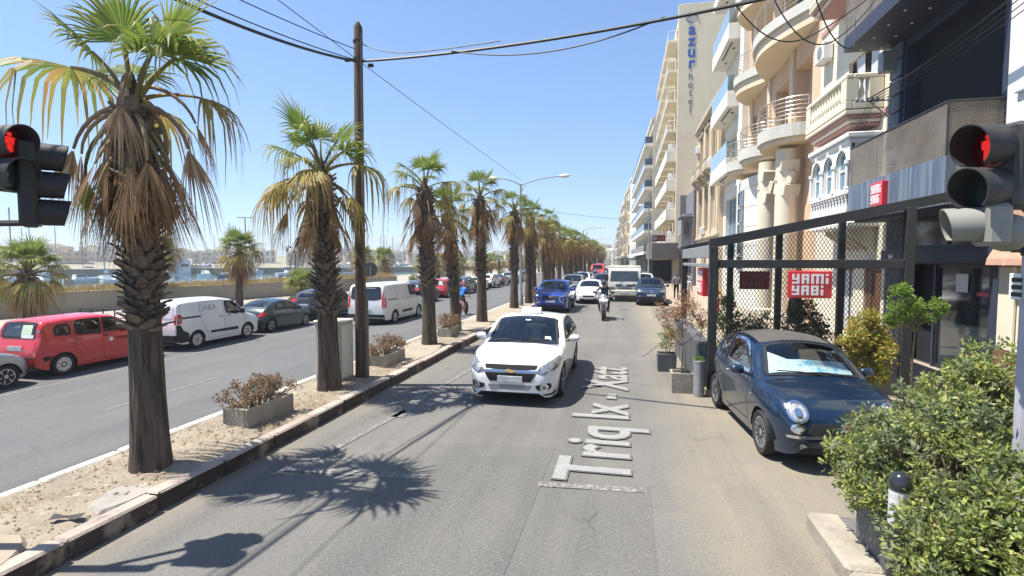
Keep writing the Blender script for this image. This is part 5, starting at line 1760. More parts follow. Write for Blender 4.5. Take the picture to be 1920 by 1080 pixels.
def planter_shrub(x, y, z, lx, ly, h, seed, label, rz=0.06):
 """concrete trough with a dried brown shrub"""
 t = Thing('concrete_planter', label, 'planter', (x, y, z), rz, 'concrete planters on the median')
 b = MB()
 w = .05
 for sg in (1, -1):
  b.cbox(-lx / 2, lx / 2, sg * ly / 2 - (w if sg > 0 else 0), sg * ly / 2 + (0 if sg > 0 else w), 0, h, .012)
  b.cbox(sg * lx / 2 - (w if sg > 0 else 0), sg * lx / 2 + (0 if sg > 0 else w), -ly / 2 + w, ly / 2 - w, 0, h - .004, .012)
 t.part('trough', b, M['concrete'])
 b = MB()
 b.box(-lx / 2 + w, lx / 2 - w, -ly / 2 + w, ly / 2 - w, .02, h - .05)
 t.part('soil_fill', b, M['soil'])
 r = random.Random(seed)
 s = Thing('dried_shrub', ['brown dried-out shrub in the concrete planter nearest the viewer', 'brown dried-out shrub in the planter just past the utility pole', 'brown dried-out shrub in the planter between two palms', 'brown dried-out shrub in the small planter near the tall street lamp'][seed % 4], 'shrub', (x, y, z + h - .05), rz, 'dried shrubs in the median planters')
 lf, st = MB(), MB()
 lf.c = []
 for k in range(70):
  px, py = r.uniform(-lx / 2, lx / 2) * 1.12, r.uniform(-ly / 2, ly / 2) * 1.2
  hh = (.42 - .30 * (px / (lx * .62))**2) * r.uniform(.45, 1.05)
  q = Vector((px, py, max(.06, hh)))
  st.tube([(px * .5, py * .5, -.03), (px * .8, py * .8, q.z * .5), tuple(q)], [.008, .006, .003], 4, cap=False)
  leafy(lf, q, r.uniform(.06, .10), 42, .042, [(.25, .165, .10), (.31, .215, .135), (.19, .12, .075), (.37, .27, .17)], r, .5, 1, .2, .5)
 s.part('stem', st, M['twig'])
 s.part('dry_foliage', lf, M['dry_leaf'], kind='stuff')
planter_shrub(-5.58, 6.95, .15, 1.0, .46, .30, 0, 'long concrete planter nearest the viewer, holding a dried brown shrub', R(86))
planter_shrub(-5.52, 11.3, .17, 1.0, .46, .29, 1, 'concrete planter just past the wooden utility pole', R(88))
planter_shrub(-5.6, 16.0, .20, .95, .46, .28, 2, 'concrete planter between the third palm and the leaning palm', R(90))
planter_shrub(-5.2, 29.9, .20, .95, .46, .28, 3, 'small concrete planter near the tall street lamp', R(90))
# ================================================================== buildings
def wallmat(name, c, stain=None, sc=.6):
 c2 = tuple(x * .9 for x in c)
 return mat(name, c, c2, rough=.9, sc=sc, bump=.15, bsc=20, geo=True, c3=stain or tuple(x * .74 for x in c), sc3=.9, thr3=(.54, .78), spec=.25)
M['cream'] = wallmat('cream_wall', (.74, .68, .54), (.62, .55, .42))
M['cream2'] = wallmat('pale_stone', (.68, .62, .50))
M['white_wall'] = wallmat('white_wall', (.76, .73, .66))
M['peach'] = wallmat('peach_wall', (.66, .46, .31))
M['tan'] = wallmat('tan_wall', (.68, .56, .40), (.62, .5, .36))
M['stone'] = wallmat('lime_stone', (.50, .43, .32), (.36, .29, .21))
M['ornate'] = wallmat('ornate_stone', (.64, .51, .36), (.42, .31, .21), 1.2)
M['pink'] = mat('pink_band', (.47, .27, .25), (.42, .24, .22), rough=.85, sc=2, geo=True)
M['navy'] = mat('navy_wall', (.028, .036, .062), (.04, .048, .075), rough=.6, sc=1, geo=True)
M['navy_fascia'] = mat('navy_fascia', (.085, .11, .155), (.17, .20, .24), rough=.45, sc=2.2, geo=True, stretch=(1, 2.2, .12), f=(.45, .6), c3=(.30, .33, .35), sc3=2.6, thr3=(.60, .72))
M['room_shade'] = mat('painted_room_shade', (.012, .013, .018), rough=.9)  # near-black that paints the shade of deep rooms onto flat panels
M['mesh_tan'] = mat('perforated_metal', (.33, .28, .22), (.22, .175, .13), rough=.55, metal=.3, sc=1.5, geo=True, c3=(.27, .17, .09), sc3=1.3, thr3=(.55, .7))
M['wood'] = mat('wood_door', (.16, .075, .035), (.10, .045, .02), rough=.5, sc=2, geo=True, stretch=(6, 6, .5))
M['frame_white'] = mat('frame_white', (.70, .69, .66), rough=.5)
M['frame_brown'] = mat('frame_brown', (.13, .07, .04), rough=.5)
M['grey_wall'] = wallmat('grey_wall', (.20, .20, .215))
M['granite'] = mat('brown_granite', (.25, .135, .085), (.14, .075, .05), rough=.3, sc=9, geo=True)
M['terracotta'] = mat('terracotta', (.50, .31, .23), (.42, .25, .18), rough=.8, sc=5, geo=True)
M['sign_red'] = mat('sign_red', (.62, .022, .03), rough=.35, coat=.4)
M['sign_red_shaded'] = mat('sign_red_shaded', (.30, .02, .022), rough=.5)  # darker copy of the sign red, dimness behind the mesh put into the colour
M['letter_white'] = mat('letter_white', (.78, .76, .76), rough=.45)
M['letter_shaded'] = mat('letter_shaded', (.30, .10, .10), rough=.5)  # white letters darkened to match, shade painted in
M['letter_blue'] = mat('letter_blue', (.03, .10, .36), rough=.5)
M['letter_grey'] = mat('letter_grey', (.15, .16, .17), rough=.5)
M['orange'] = mat('orange_sign', (.75, .10, .025), rough=.5)
M['roof'] = mat('roof_grey', (.35, .33, .30), rough=.9)
M['rail_metal'] = mat('rail_metal', (.55, .5, .43), (.45, .4, .34), rough=.35, metal=.5, sc=5)
M['curtain'] = mat('curtain', (.50, .52, .56), rough=.9)
M['awning_dark'] = mat('awning_dark', (.03, .04, .045), rough=.8)
M['awning_brown'] = mat('awning_brown', (.22, .19, .165), (.18, .155, .135), rough=.8, sc=2, stretch=(1, 1, 9), geo=True)
M['green_awning'] = mat('green_awning', (.02, .12, .06), rough=.8)
def wall(mb, o, u, n, W, H, ops, d=.2, mi=0):
 """one wall with real openings and reveals; o = lower left corner, u along, n outward"""
 o, u, n = Vector(o), Vector(u), Vector(n)
 z = Vector((0, 0, 1))
 us = sorted({0, W} | {a for q in ops for a in q[:2] if 0 < a < W})
 zs = sorted({0, H} | {a for q in ops for a in q[2:] if 0 < a < H})
 ccw = u.cross(z).dot(n) > 0
 def q(a, b, c, dd):
  mb.quad(*((a, b, c, dd) if ccw else (dd, c, b, a)), mi)
 for i in range(len(us) - 1):
  for j in range(len(zs) - 1):
   cu, cz = (us[i] + us[i + 1]) / 2, (zs[j] + zs[j + 1]) / 2
   if any(a < cu < b and c < cz < e for a, b, c, e in ops): continue
   q(o + u * us[i] + z * zs[j], o + u * us[i + 1] + z * zs[j], o + u * us[i + 1] + z * zs[j + 1], o + u * us[i] + z * zs[j + 1])
 for a, b, c, e in ops:
  P = [o + u * a + z * c, o + u * b + z * c, o + u * b + z * e, o + u * a + z * e]
  B = [p - n * d for p in P]
  for i in range(4):
   j = (i + 1) % 4
   q(P[j], P[i], B[i], B[j])
WC = {}
def window(t, X, y0, y1, z0, z1, frame='frame_white', pane='win_dark', mull=1, trans=0, parent=None, org=None, name='window', sill=None):
 """glazed frame facing the road, set in its opening at depth X"""
 w, h = round(y1 - y0, 2), round(z1 - z0, 2)
 k = (w, h, frame, pane, mull, trans)
 if k not in WC:
  f = MB()
  fw = min(.07, w * .09)
  f.box(-.03, .03, -w / 2, -w / 2 + fw, 0, h)
  f.box(-.03, .03, w / 2 - fw, w / 2, 0, h)
  f.box(-.03, .03, -w / 2 + fw, w / 2 - fw, 0, fw)
  f.box(-.03, .03, -w / 2 + fw, w / 2 - fw, h - fw, h)
  for m in range(mull):
   y = -w / 2 + w * (m + 1) / (mull + 1)
   f.box(-.028, .028, y - fw * .45, y + fw * .45, fw, h - fw)
  for m in range(trans):
   zz = h * (m + 1) / (trans + 1)
   f.box(-.026, .026, -w / 2 + fw, w / 2 - fw, zz - fw * .45, zz + fw * .45)
  g = MB()
  g.quad((.005, -w / 2 + .02, .02), (.005, -w / 2 + .02, h - .02), (.005, w / 2 - .02, h - .02), (.005, w / 2 - .02, .02))
  WC[k] = (setm(f.mesh('window'), M[frame]), setm(g.mesh('pane'), M[pane]))
 f, g = WC[k]
 lx, ly, lz = t.loc
 o = link(name, f, parent or t.o, (X - lx, (y0 + y1) / 2 - ly, z0 - lz))
 link('pane', g, o)
 return o
def shell(t, X, Y0, Y1, H, ops, wm, depth=.22, back=9, z0=0, name='facade', side_ops=None):
 b = MB()
 wall(b, (X, Y0, z0), (0, 1, 0), (-1, 0, 0), Y1 - Y0, H - z0, [(a - Y0, c - Y0, d - z0, e - z0) for a, c, d, e in ops], depth)
 t.part(name, b, wm, world=True)
 b = MB()
 b.quad((X, Y0, z0), (X, Y0, H), (X + back, Y0, H), (X + back, Y0, z0))
 b.quad((X, Y1, z0), (X + back, Y1, z0), (X + back, Y1, H), (X, Y1, H))
 b.quad((X + back, Y0, z0), (X + back, Y0, H), (X + back, Y1, H), (X + back, Y1, z0))
 t.part('side_wall', b, wm, world=True)
 b = MB()
 b.quad((X, Y0, H), (X, Y1, H), (X + back, Y1, H), (X + back, Y0, H))
 b.quad((X + depth + .02, Y0 + .02, z0), (X + depth + .02, Y0 + .02, H - .05), (X + depth + .02, Y1 - .02, H - .05), (X + depth + .02, Y1 - .02, z0))
 t.part('roof', b, M['roof'], world=True)
def baluster_mesh(h, r, m):
 b = MB()
 prof = [(r * .75, 0), (r * .75, h * .06), (r * .45, h * .1), (r * .7, h * .22), (r, h * .36), (r * .8, h * .52), (r * .42, h * .72), (r * .4, h * .8), (r * .62, h * .86), (r * .42, h * .9), (r * .75, h * .94), (r * .75, h)]
 b.lathe(prof, 8)
 return setm(b.mesh('baluster', smooth=True), m)
def rail_curve(t, pts, z0, z1, nbars, m, post_every=4, parent=None, name='railing'):
 """metal railing of level bars following a plan curve (world coordinates)"""
 b = MB()
 for k in range(nbars):
  z = z0 + (z1 - z0) * (k + 1) / nbars
  b.tube([(x, y, z) for x, y in pts], .028 if k == nbars - 1 else .014, 6)
 for i in range(0, len(pts), post_every):
  b.tube([(pts[i][0], pts[i][1], z0 - .03), (pts[i][0], pts[i][1], z1)], .02, 6)
 return t.part(name, b, m, parent, world=True)
def lattice(u0, u1, z0, z1, pitch, w, top=None, o=(0, 0, 0), U=(1, 0, 0), t=.004):
 """expanded metal: two sets of slanting strips, clipped to a rectangle or to a sloping top"""
 b = MB()
 U = Vector(U)
 O = Vector(o)
 N = U.cross(Vector((0, 0, 1)))
 H = z1 - z0
 for s in (1, -1):
  k = u0 - H * 1.2
  while k < u1 + H * 1.2:
   # line: u = k + s*(z-z0)*.62
   a, c = z0, z1
   sl = .62 * s
   kk = k if s > 0 else k + 0
   zs = []
   for z in np.linspace(z0, z1, 90):
    u = kk + (z - z0) * sl
    if u0 <= u <= u1 and (top is None or z <= top(u)): zs.append(z)
   if len(zs) > 1:
    za, zb = zs[0], zs[-1]
    p, q = O + U * (kk + (za - z0) * sl) + Vector((0, 0, za)), O + U * (kk + (zb - z0) * sl) + Vector((0, 0, zb))
    d = (q - p).normalized()
    sd_ = d.cross(N).normalized() * w / 2
    off = N * (t * s)
    b.quad(p - sd_ + off, p + sd_ + off, q + sd_ + off, q - sd_ + off)
   k += pitch
 return b
BLOCK = {'Y': ['1.1', '1.1', '111', '..1', '111'], 'A': ['111', '1.1', '111', '1.1', '1.1'], 'M': ['11111', '1.1.1', '1.1.1', '1.1.1', '1.1.1'], 'i': ['1', '.', '1', '1', '1'], 'B': ['111', '1.1', '111', '1.1', '111']}
def block_text(lines, W, H, dep):
 """blocky letters in the local yz plane facing -x, reading along -y (as seen from the road)"""
 b = MB()
 wd = max(sum(len(BLOCK[c][0]) + 1 for c in l) - 1 for l in lines)
 cw, ch = W / wd, H / (len(lines) * 6 - 1)
 for li, l in enumerate(lines):
  u = 0
  for c in l:
   g = BLOCK[c]
   for r_, row in enumerate(g):
    # join runs of cells into bars
    i = 0
    while i < len(row):
     if row[i] == '1':
      j = i
      while j < len(row) and row[j] == '1': j += 1
      y1 = W / 2 - (u + i) * cw
      y0 = W / 2 - (u + j) * cw
      zt = H / 2 - (li * 6 + r_) * ch
      b.box(-dep, 0, y0, y1, zt - ch, zt)
      i = j
     else: i += 1
   u += len(g[0]) + 1
 return b
def yami_sign(name, label, loc, rz, W=.72, H=.5, D=.12, shaded=False, group='red restaurant signs'):
 t = Thing(name, label, 'sign', loc, rz, group)
 b = MB()
 b.cbox(0, D, -W / 2, W / 2, -H / 2, H / 2, .008)
 t.part('sign_box', b, M['sign_red_shaded' if shaded else 'sign_red'])
 t.part('lettering', block_text(['YAMi', 'YABi'], W * .82, H * .78, .012), M['letter_shaded' if shaded else 'letter_white'])
 return t
# ---------------------------------------------------------------- near cream building at the right edge
FX = 7.2
t = Thing('corner_building', 'cream building with white window bays and brown granite base at the right edge', 'building', (FX, 9, 0))
ops = [(8.2, 11.1, 7.75, 9.6), (8.2, 11.1, 5.9, 7.6), (7.5, 10.6, 1.0, 3.4)]
shell(t, FX, 4.5, 11.75, 14, ops, M['cream'], .18)
window(t, FX + .1, 8.2, 11.1, 7.75, 9.6, mull=2, pane='win_blue')
window(t, FX + .1, 8.2, 11.1, 5.9, 7.6, mull=2, pane='win_blue')
window(t, FX + .1, 7.5, 10.6, 1.0, 3.4, mull=1)
b = MB()
for z in (5.72, 7.6, 9.6): b.cbox(FX - .18, FX - .002, 8.0, 11.4, z, z + .13, .02)
b.cbox(FX - .1, FX - .002, 11.2, 11.7, 4.2, 13.5, .02)
t.part('window_trim', b, M['frame_white'], world=True)
b = MB()
b.cbox(FX - .12, FX - .002, 10.6, 11.72, .08, .92, .015)
b.cbox(FX - .20, FX - .122, 10.5, 11.76, .08, .22, .015)
t.part('granite_base', b, M['granite'], world=True)
b = MB()
b.cbox(FX - .09, FX - .003, 11.3, 11.7, .92, 2.55, .03)
t.part('pilaster', b, M['cream'], world=True)
hood = t.part('tile_hood', (lambda b: (b.prism([(FX - .003, 4.15), (FX - .07, 3.85), (FX - .10, 3.4), (FX - .18, 2.95), (FX - .32, 2.68), (FX - .34, 2.56), (FX - .003, 2.56)], 1.15, 'y', 10.5), b)[1])(MB()), M['terracotta'], world=True)
tl = MB()
tl.cbox(-.005, .02, -.095, .095, 0, .2, .006)
tme = setm(tl.mesh('roof_tile'), M['terracotta'])
pf = [(FX - .02, 4.07), (FX - .07, 3.85), (FX - .10, 3.4), (FX - .18, 2.95), (FX - .31, 2.70)]
for i in range(4):
 (x0, z0), (x1, z1) = pf[i], pf[i + 1]
 ln = math.hypot(x1 - x0, z1 - z0)
 for k in range(max(1, int(ln / .17))):
  q = (k + .5) / max(1, int(ln / .17))
  for j in range(6):
   xx, zz = x0 + (x1 - x0) * q - .012, z0 + (z1 - z0) * q
   link('roof_tile', tme, hood, (xx - FX, 10.6 + j * .195 - 9, zz - .1), (0, math.atan2(x1 - x0, z1 - z0) + math.pi, 0))
# ---------------------------------------------------------------- navy restaurant building
t = Thing('restaurant_building', 'dark navy restaurant building with perforated balconies above the glass shopfront', 'building', (FX, 14, 0))
Y0, Y1 = 11.76, 16.3
ops = [(12.0, 15.3, .1, 2.55), (12.0, 15.3, 2.95, 3.72), (12.0, 15.6, 5.0, 8.2), (12.0, 15.6, 9.3, 12.3)]
shell(t, FX, Y0, Y1, 16.5, ops, M['navy'], .35)
b = MB()
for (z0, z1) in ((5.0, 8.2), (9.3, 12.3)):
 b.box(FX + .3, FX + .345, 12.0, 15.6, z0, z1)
t.part('loggia_shade_panel', b, M['room_shade'], world=True)  # flat black panels paint the shade of the deep loggias
b = MB()
b.box(FX - .16, FX + .3, 11.8, 16.2, 2.6, 2.92)
b.box(FX + .0, FX + .1, 15.1, 15.3, .1, 2.6)
b.box(FX - .02, FX + .1, 11.8, 12.05, .1, 2.6)
b.box(FX + .05, FX + .12, 14.0, 14.08, .1, 2.6)
t.part('shop_frame', b, M['navy'], world=True)
# black panel paints the dark room behind the open door, glazed shopfront beside it
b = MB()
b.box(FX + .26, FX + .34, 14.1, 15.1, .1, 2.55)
t.part('doorway', b, M['room_shade'], world=True)
window(t, FX + .12, 12.1, 14.0, .12, 2.55, 'black_metal', 'win_dark', 0, 0, name='shop_window')
window(t, FX + .1, 12.0, 15.3, 2.95, 3.72, 'black_metal', 'win_dark', 1, 0)
b = MB()
for i in range(7):
 for j in range(6):
  yy, zz = 12.3 + j * .12 + (.06 if i % 2 else 0), .35 + i * .11
  b.lathe([(.045, 0), (.045, .004)], 8, (FX + .085, yy, zz), 'x')
t.part('window_dots', b, M['awning_dark'], world=True)
for nm, q, m_ in (('door_poster', (12.9, 13.3, 1.95, 2.35), M['white_plastic']), ('door_poster', (12.2, 12.6, 1.9, 1.98), M['sign_red'])):
 b = MB()
 b.box(FX + .092, FX + .10, *q)
 t.part(nm, b, m_, world=True)
b = MB()
b.box(FX - .175, FX - .16, 15.55, 15.75, 2.70, 2.80)
t.part('house_number_plate', b, M['letter_white'], world=True)
# deep fascia with the balcony on it
BX = 6.2
b = MB()
b.box(BX, FX - .004, 11.8, 16.28, 3.76, 4.72)
t.part('fascia', b, M['navy_fascia'], world=True)
b = MB()
b.box(BX + .15, FX - .01, 11.9, 16.2, 3.70, 3.757)
t.part('soffit', b, M['navy'], world=True)
def perforated(y0, y1, z0, z1, x, ret=None):
 bl = MB()
 n = 26
 L = lattice(y0, y1, z0, z1, .05, .026, None, (x, 0, 0), (0, 1, 0))
 o = t.part('perforated_panel', L, M['mesh_tan'], world=True, kind='stuff')
 fr = MB()
 fr.tube([(x, y0, z1), (x, y1, z1)], .025, 6)
 fr.tube([(x, y0, z0), (x, y0, z1)], .02, 6)
 for k in range(1, int((y1 - y0) / 1.4) + 1):
  yy = y0 + (y1 - y0) * k / (int((y1 - y0) / 1.4) + .001)
  fr.tube([(x + .03, min(yy, y1), z0), (x + .03, min(yy, y1), z1)], .02, 6)
 t.part('panel_frame', fr, M['black_metal'], world=True)
 if ret:
  L = lattice(x, ret, z0, z1, .05, .026, None, (0, y0, 0), (1, 0, 0))
  t.part('perforated_panel', L, M['mesh_tan'], world=True, kind='stuff')
  fr = MB()
  fr.tube([(x, y0, z1), (ret, y0, z1)], .025, 6)
  t.part('panel_frame', fr, M['black_metal'], world=True)
perforated(11.85, 16.28, 4.73, 5.78, BX + .03, FX - .02)
b = MB()
b.box(5.95, FX - .004, 11.8, 16.25, 8.42, 8.72)
b.box(5.95, 6.02, 11.8, 16.25, 8.72, 8.80)
t.part('balcony_slab', b, M['navy'], world=True)
b = MB()
for k in range(6):
 for x in (6.3, 6.8):
  b.lathe([(.03, 0), (.03, .02)], 8, (x, 12.3 + k * .75, 8.40))
t.part('downlight', b, M['letter_white'], world=True)
perforated(11.85, 16.25, 8.8, 9.9, 5.98, FX - .02)
b = MB()
for k in range(8):
 b.cbox(FX - .10, FX - .004, 15.72, 16.25, 4.8 + k * .46, 5.22 + k * .46, .02)
t.part('grooved_pilaster', b, M['navy_fascia'], world=True)
b = MB()
b.cbox(FX - .42, FX - .004, 15.9, 16.2, 7.75, 8.3, .02)
t.part('air_vent', b, M['grey_metal'], world=True)
yami_sign('restaurant_sign', 'square red restaurant sign fixed on the streaked navy fascia', (BX - .002 - .12, 14.35, 4.28), 0, .60, .58, .12)
# ---------------------------------------------------------------- cream house with pink-edged balconies
t = Thing('balcony_house', 'cream house with pink edged balconies of turned balusters and an arched bay window', 'building', (FX, 19, 0))
Y0, Y1 = 16.31, 21.7
ops = [(16.5, 17.55, .12, 2.5), (18.3, 19.3, .3, 2.4), (17.1, 19.2, 7.35, 9.1), (17.1, 19.2, 11.6, 13.3)]
shell(t, FX, Y0, Y1, 15.5, ops, M['cream'], .25)
b = MB()
for i in range(2):
 y0 = 16.52 + i * .52
 b.cbox(FX + .06, FX + .11, y0, y0 + .5, .13, 2.48, .01)
 for z0, z1 in ((.3, 1.1), (1.25, 2.3)): b.cbox(FX + .03, FX + .059, y0 + .09, y0 + .41, z0, z1, .02)
t.part('door', b, M['wood'], world=True)
b = MB()
b.cbox(FX - .08, FX - .003, 16.45, 17.6, 2.51, 2.62, .02)
t.part('door_lintel', b, M['frame_brown'], world=True)
window(t, FX + .12, 18.3, 19.3, .3, 2.4, 'frame_brown', 'curtain', 1, 0)
window(t, FX + .15, 17.1, 19.2, 7.35, 9.1, 'frame_brown', 'win_dark', 1, 0)
window(t, FX + .15, 17.1, 19.2, 11.6, 13.3, 'frame_brown', 'win_dark', 1, 0)
b = MB()
b.quad((FX + .13, 18.2, 7.4), (FX + .05, 18.15, 9.05), (FX + .05, 18.75, 9.05), (FX + .13, 18.5, 7.4))
b.quad((FX + .13, 17.2, 7.4), (FX + .13, 17.2, 9.05), (FX + .13, 17.9, 9.05), (FX + .13, 17.9, 7.4))
t.part('curtain', b, M['curtain'], world=True)
BAL = baluster_mesh(.62, .075, M['cream'])
def baluster_balcony(zf, y0, y1, x0):
 p = MB()
 for k, (dx, dz) in enumerate(((0, .12), (.07, .10), (.14, .1), (.22, .10))):
  zz = zf - .02 - sum(a for _, a in ((0, .12), (.07, .10), (.14, .1), (.22, .10))[:k])
  p.cbox(x0 + dx, FX - .004, y0 + dx, y1 - dx, zz - dz, zz - .006, .02, 0 if k in (1, 3) else 1)
 s_ = t.part('balcony_slab', p, [M['pink'], M['cream']], world=True)
 c = MB()
 c.cbox(x0, x0 + .2, y0, y1, zf + .86, zf + 1.0, .03)
 c.cbox(x0, x0 + .2, y0, y1, zf, zf + .22, .02)
 c.cbox(x0 + .2, FX - .01, y0, y0 + .2, zf + .86, zf + 1.0, .03)
 c.cbox(x0 + .2, FX - .01, y0, y0 + .2, zf, zf + .22, .02)
 c.cbox(x0 + .2, FX - .01, y1 - .2, y1, zf + .86, zf + 1.0, .03)
 c.cbox(x0 + .2, FX - .01, y1 - .2, y1, zf, zf + .22, .02)
 for yy in (y0, y1 - .36): c.cbox(x0 + .004, x0 + .34, yy + .004, yy + .35, zf + .22, zf + .86, .02)
 c.cbox(FX - .4, FX - .01, y0 + .004, y0 + .196, zf + .22, zf + .86, .02)
 h = t.part('balustrade', c, M['cream'], world=True)
 n = int((y1 - y0 - .9) / .19)
 for k in range(n):
  link('baluster', BAL, h, (x0 + .1 - t.loc[0], y0 + .47 + k * (y1 - y0 - .9) / (n - 1) - t.loc[1], zf + .225))
 for k in range(2):
  link('baluster', BAL, h, (x0 + .45 + k * .16 - t.loc[0], y0 + .1 - t.loc[1], zf + .225))
baluster_balcony(7.0, 16.7, 20.0, 6.2)
baluster_balcony(11.25, 16.7, 20.0, 6.2)
b = MB()
b.cbox(FX - .05, FX - .003, 16.35, 21.65, 6.78, 6.95, .01)
b.cbox(FX - .05, FX - .003, 16.35, 21.65, 10.9, 11.1, .01)
t.part('pink_band', b, M['pink'], world=True)
# arched enclosed bay
OX, oy0, oy1 = 6.38, 16.75, 19.75
b = MB()
b.cbox(OX - .12, FX - .004, oy0 - .12, oy1 + .12, 6.18, 6.34, .03)
b.cbox(OX - .06, FX - .006, oy0 - .06, oy1 + .06, 6.05, 6.176, .03)
b.cbox(OX - .08, FX - .004, oy0 - .08, oy1 + .08, 4.56, 4.68, .03)
b.cbox(OX - .04, FX - .004, oy0 - .04, oy1 + .04, 3.62, 3.78, .03)
b.box(OX + .08, FX - .006, oy0 + .02, oy1 - .02, 3.79, 4.55)
b.box(OX + .05, FX - .006, oy0, oy0 + .05, 4.69, 6.04)
bay = t.part('bay_window', b, M['frame_white'], world=True)
sp_ = MB()
na = 3
wA = (oy1 - oy0) / na
for k in range(na):
 yc = oy0 + wA * (k + .5)
 ro = wA * .36
 zc = 5.55
 # spandrel with a round-headed opening
 n = 12
 arc = [(yc + ro * math.cos(a), zc + ro * math.sin(a)) for a in np.linspace(0, math.pi, n)]
 y0_, y1_ = yc - wA / 2, yc + wA / 2
 for i in range(n - 1):
  (ya, za), (yb, zb) = arc[i], arc[i + 1]
  sp_.quad((OX, ya, za), (OX, ya, 6.05), (OX, yb, 6.05), (OX, yb, zb))
  sp_.quad((OX, ya, za), (OX, yb, zb), (OX + .12, yb, zb), (OX + .12, ya, za))
 sp_.box(OX, OX + .12, y0_, yc - ro, 4.68, 6.05)
 sp_.box(OX, OX + .12, yc + ro, y1_, 4.68, 6.05)
 ao = [(yc + (ro + .07) * math.cos(a), zc + (ro + .07) * math.sin(a)) for a in np.linspace(0, math.pi, n)]
 for i in range(n - 1):
  sp_.quad((OX - .04, *arc[i]), (OX - .04, *ao[i]), (OX - .04, *ao[i + 1]), (OX - .04, *arc[i + 1]))
  sp_.quad((OX - .04, *ao[i]), (OX, *ao[i]), (OX, *ao[i + 1]), (OX - .04, *ao[i + 1]))
 sp_.cbox(OX - .08, OX, yc - .05, yc + .05, zc + ro - .02, zc + ro + .16, .015)
 for yy in (yc - ro - .1, yc + ro + .1):
  sp_.lathe([(.075, 4.69), (.075, 4.76), (.05, 4.8), (.046, 5.4), (.08, 5.46), (.08, 5.56)], 8, (OX - .04, yy, 0))
t.part('arcade', sp_, M['frame_white'], bay, world=True)
for k in range(na):
 window(t, OX + .09, oy0 + wA * k + wA * .14, oy0 + wA * (k + 1) - wA * .14, 4.7, 5.95, 'frame_white', 'win_blue', 0, 1, parent=bay)
BAL2 = baluster_mesh(.74, .085, M['frame_white'])
for k in range(13):
 link('baluster', BAL2, bay, (OX - .0 - t.loc[0], oy0 + .12 + k * (oy1 - oy0 - .24) / 12 - t.loc[1], 3.80))
b = MB()
b.box(OX + .1, FX - .006, oy0 + .06, oy0 + .10, 4.7, 6.0)
t.part('bay_side', b, M['frame_white'], bay, world=True)
for k in range(4):
 b = MB()
 y = 16.9 + k * .55
 b.prism([(FX - .006, 3.58), (FX - .75, 3.58), (FX - .75, 3.46), (FX - .006, 2.9)], .09, 'y', y)
 t.part('bracket', b, M['cream'], bay, world=True)
# ---------------------------------------------------------------- peach apartment block with rounded balconies
t = Thing('rounded_balcony_block', 'peach apartment block with sweeping rounded balconies and stone columns', 'building', (FX, 28, 0))
Y0, Y1 = 21.71, 33.4
ops = [(22.6, 24.6, 8.0, 10.8), (25.6, 27.6, 8.0, 10.8), (28.8, 30.8, 8.0, 10.8), (31.3, 32.8, 8.0, 10.8), (23.0, 27.0, 12.7, 15.6), (28.5, 32.0, 12.7, 15.6), (23.0, 27.0, 17.0, 19.6), (28.5, 32.0, 17.0, 19.6)]
shell(t, FX, Y0, Y1, 21, ops, M['peach'], .8)
for a, c, z0, z1 in ops:
 n = 1 if c - a < 2.5 else 2
 window(t, FX + .6, a, c, z0, z1, 'frame_white', 'win_dark', n, 0)
b = MB()
b.cbox(FX - .35, FX + .3, 33.42, 34.3, 0, 21.5, .03)
t.part('white_pier', b, M['white_wall'], world=True)
def plan_slab(pts, z0, z1, m, name='balcony_slab', lip=None):
 b = MB()
 poly = pts + [(FX - .004, pts[-1][1]), (FX - .004, pts[0][1])]
 area = sum(poly[i][0] * poly[(i + 1) % len(poly)][1] - poly[(i + 1) % len(poly)][0] * poly[i][1] for i in range(len(poly)))
 b.prism(poly if area > 0 else poly[::-1], z1 - z0, 'z', z0)
 return t.part(name, b, m, world=True)
M['slab_cool'] = wallmat('slab_edge', (.56, .55, .50))
for yc, rr_ in ((23.9, 1.75), (27.5, 1.65), (31.0, 1.6)):
 arc = [(FX - .25 - 1.35 * math.sin(a), yc - rr_ * math.cos(a)) for a in np.linspace(0, math.pi, 17)]
 plan_slab(arc, 7.55, 8.05, M['slab_cool'])
 inner = [(x * .97 + FX * .03, y) for x, y in arc]
 plan_slab([(x * .93 + FX * .07, yc + (y - yc) * .93) for x, y in arc], 7.36, 7.548, M['tan'], 'soffit')
 rail_curve(t, inner, 8.08, 9.05, 6, M['rail_metal'], 3)
for z in (12.25, 16.55):
 arc = []
 for k in range(37):
  y = 22.0 + 11.0 * k / 36
  arc.append((FX - .35 - 1.15 * math.sin(math.pi * min(1, (y - 22) / 6.8)) if y < 28.8 else FX - .35 - .95 * math.sin(math.pi * (y - 28.8) / 4.2), y))
 plan_slab(arc, z, z + .42, M['slab_cool'])
 plan_slab([(min(FX - .05, x + .14), y) for x, y in arc], z - .5, z - .004, M['tan'], 'soffit')
 rail_curve(t, [(x + .06, y) for x, y in arc], z + .45, z + 1.4, 6, M['rail_metal'], 4)
for yy in (24.4, 28.0, 31.6):
 b = MB()
 b.cbox(FX - .12, FX - .004, yy + .35, yy + .75, 8.1, 12.2, .02)
 t.part('pier', b, M['tan'], world=True)
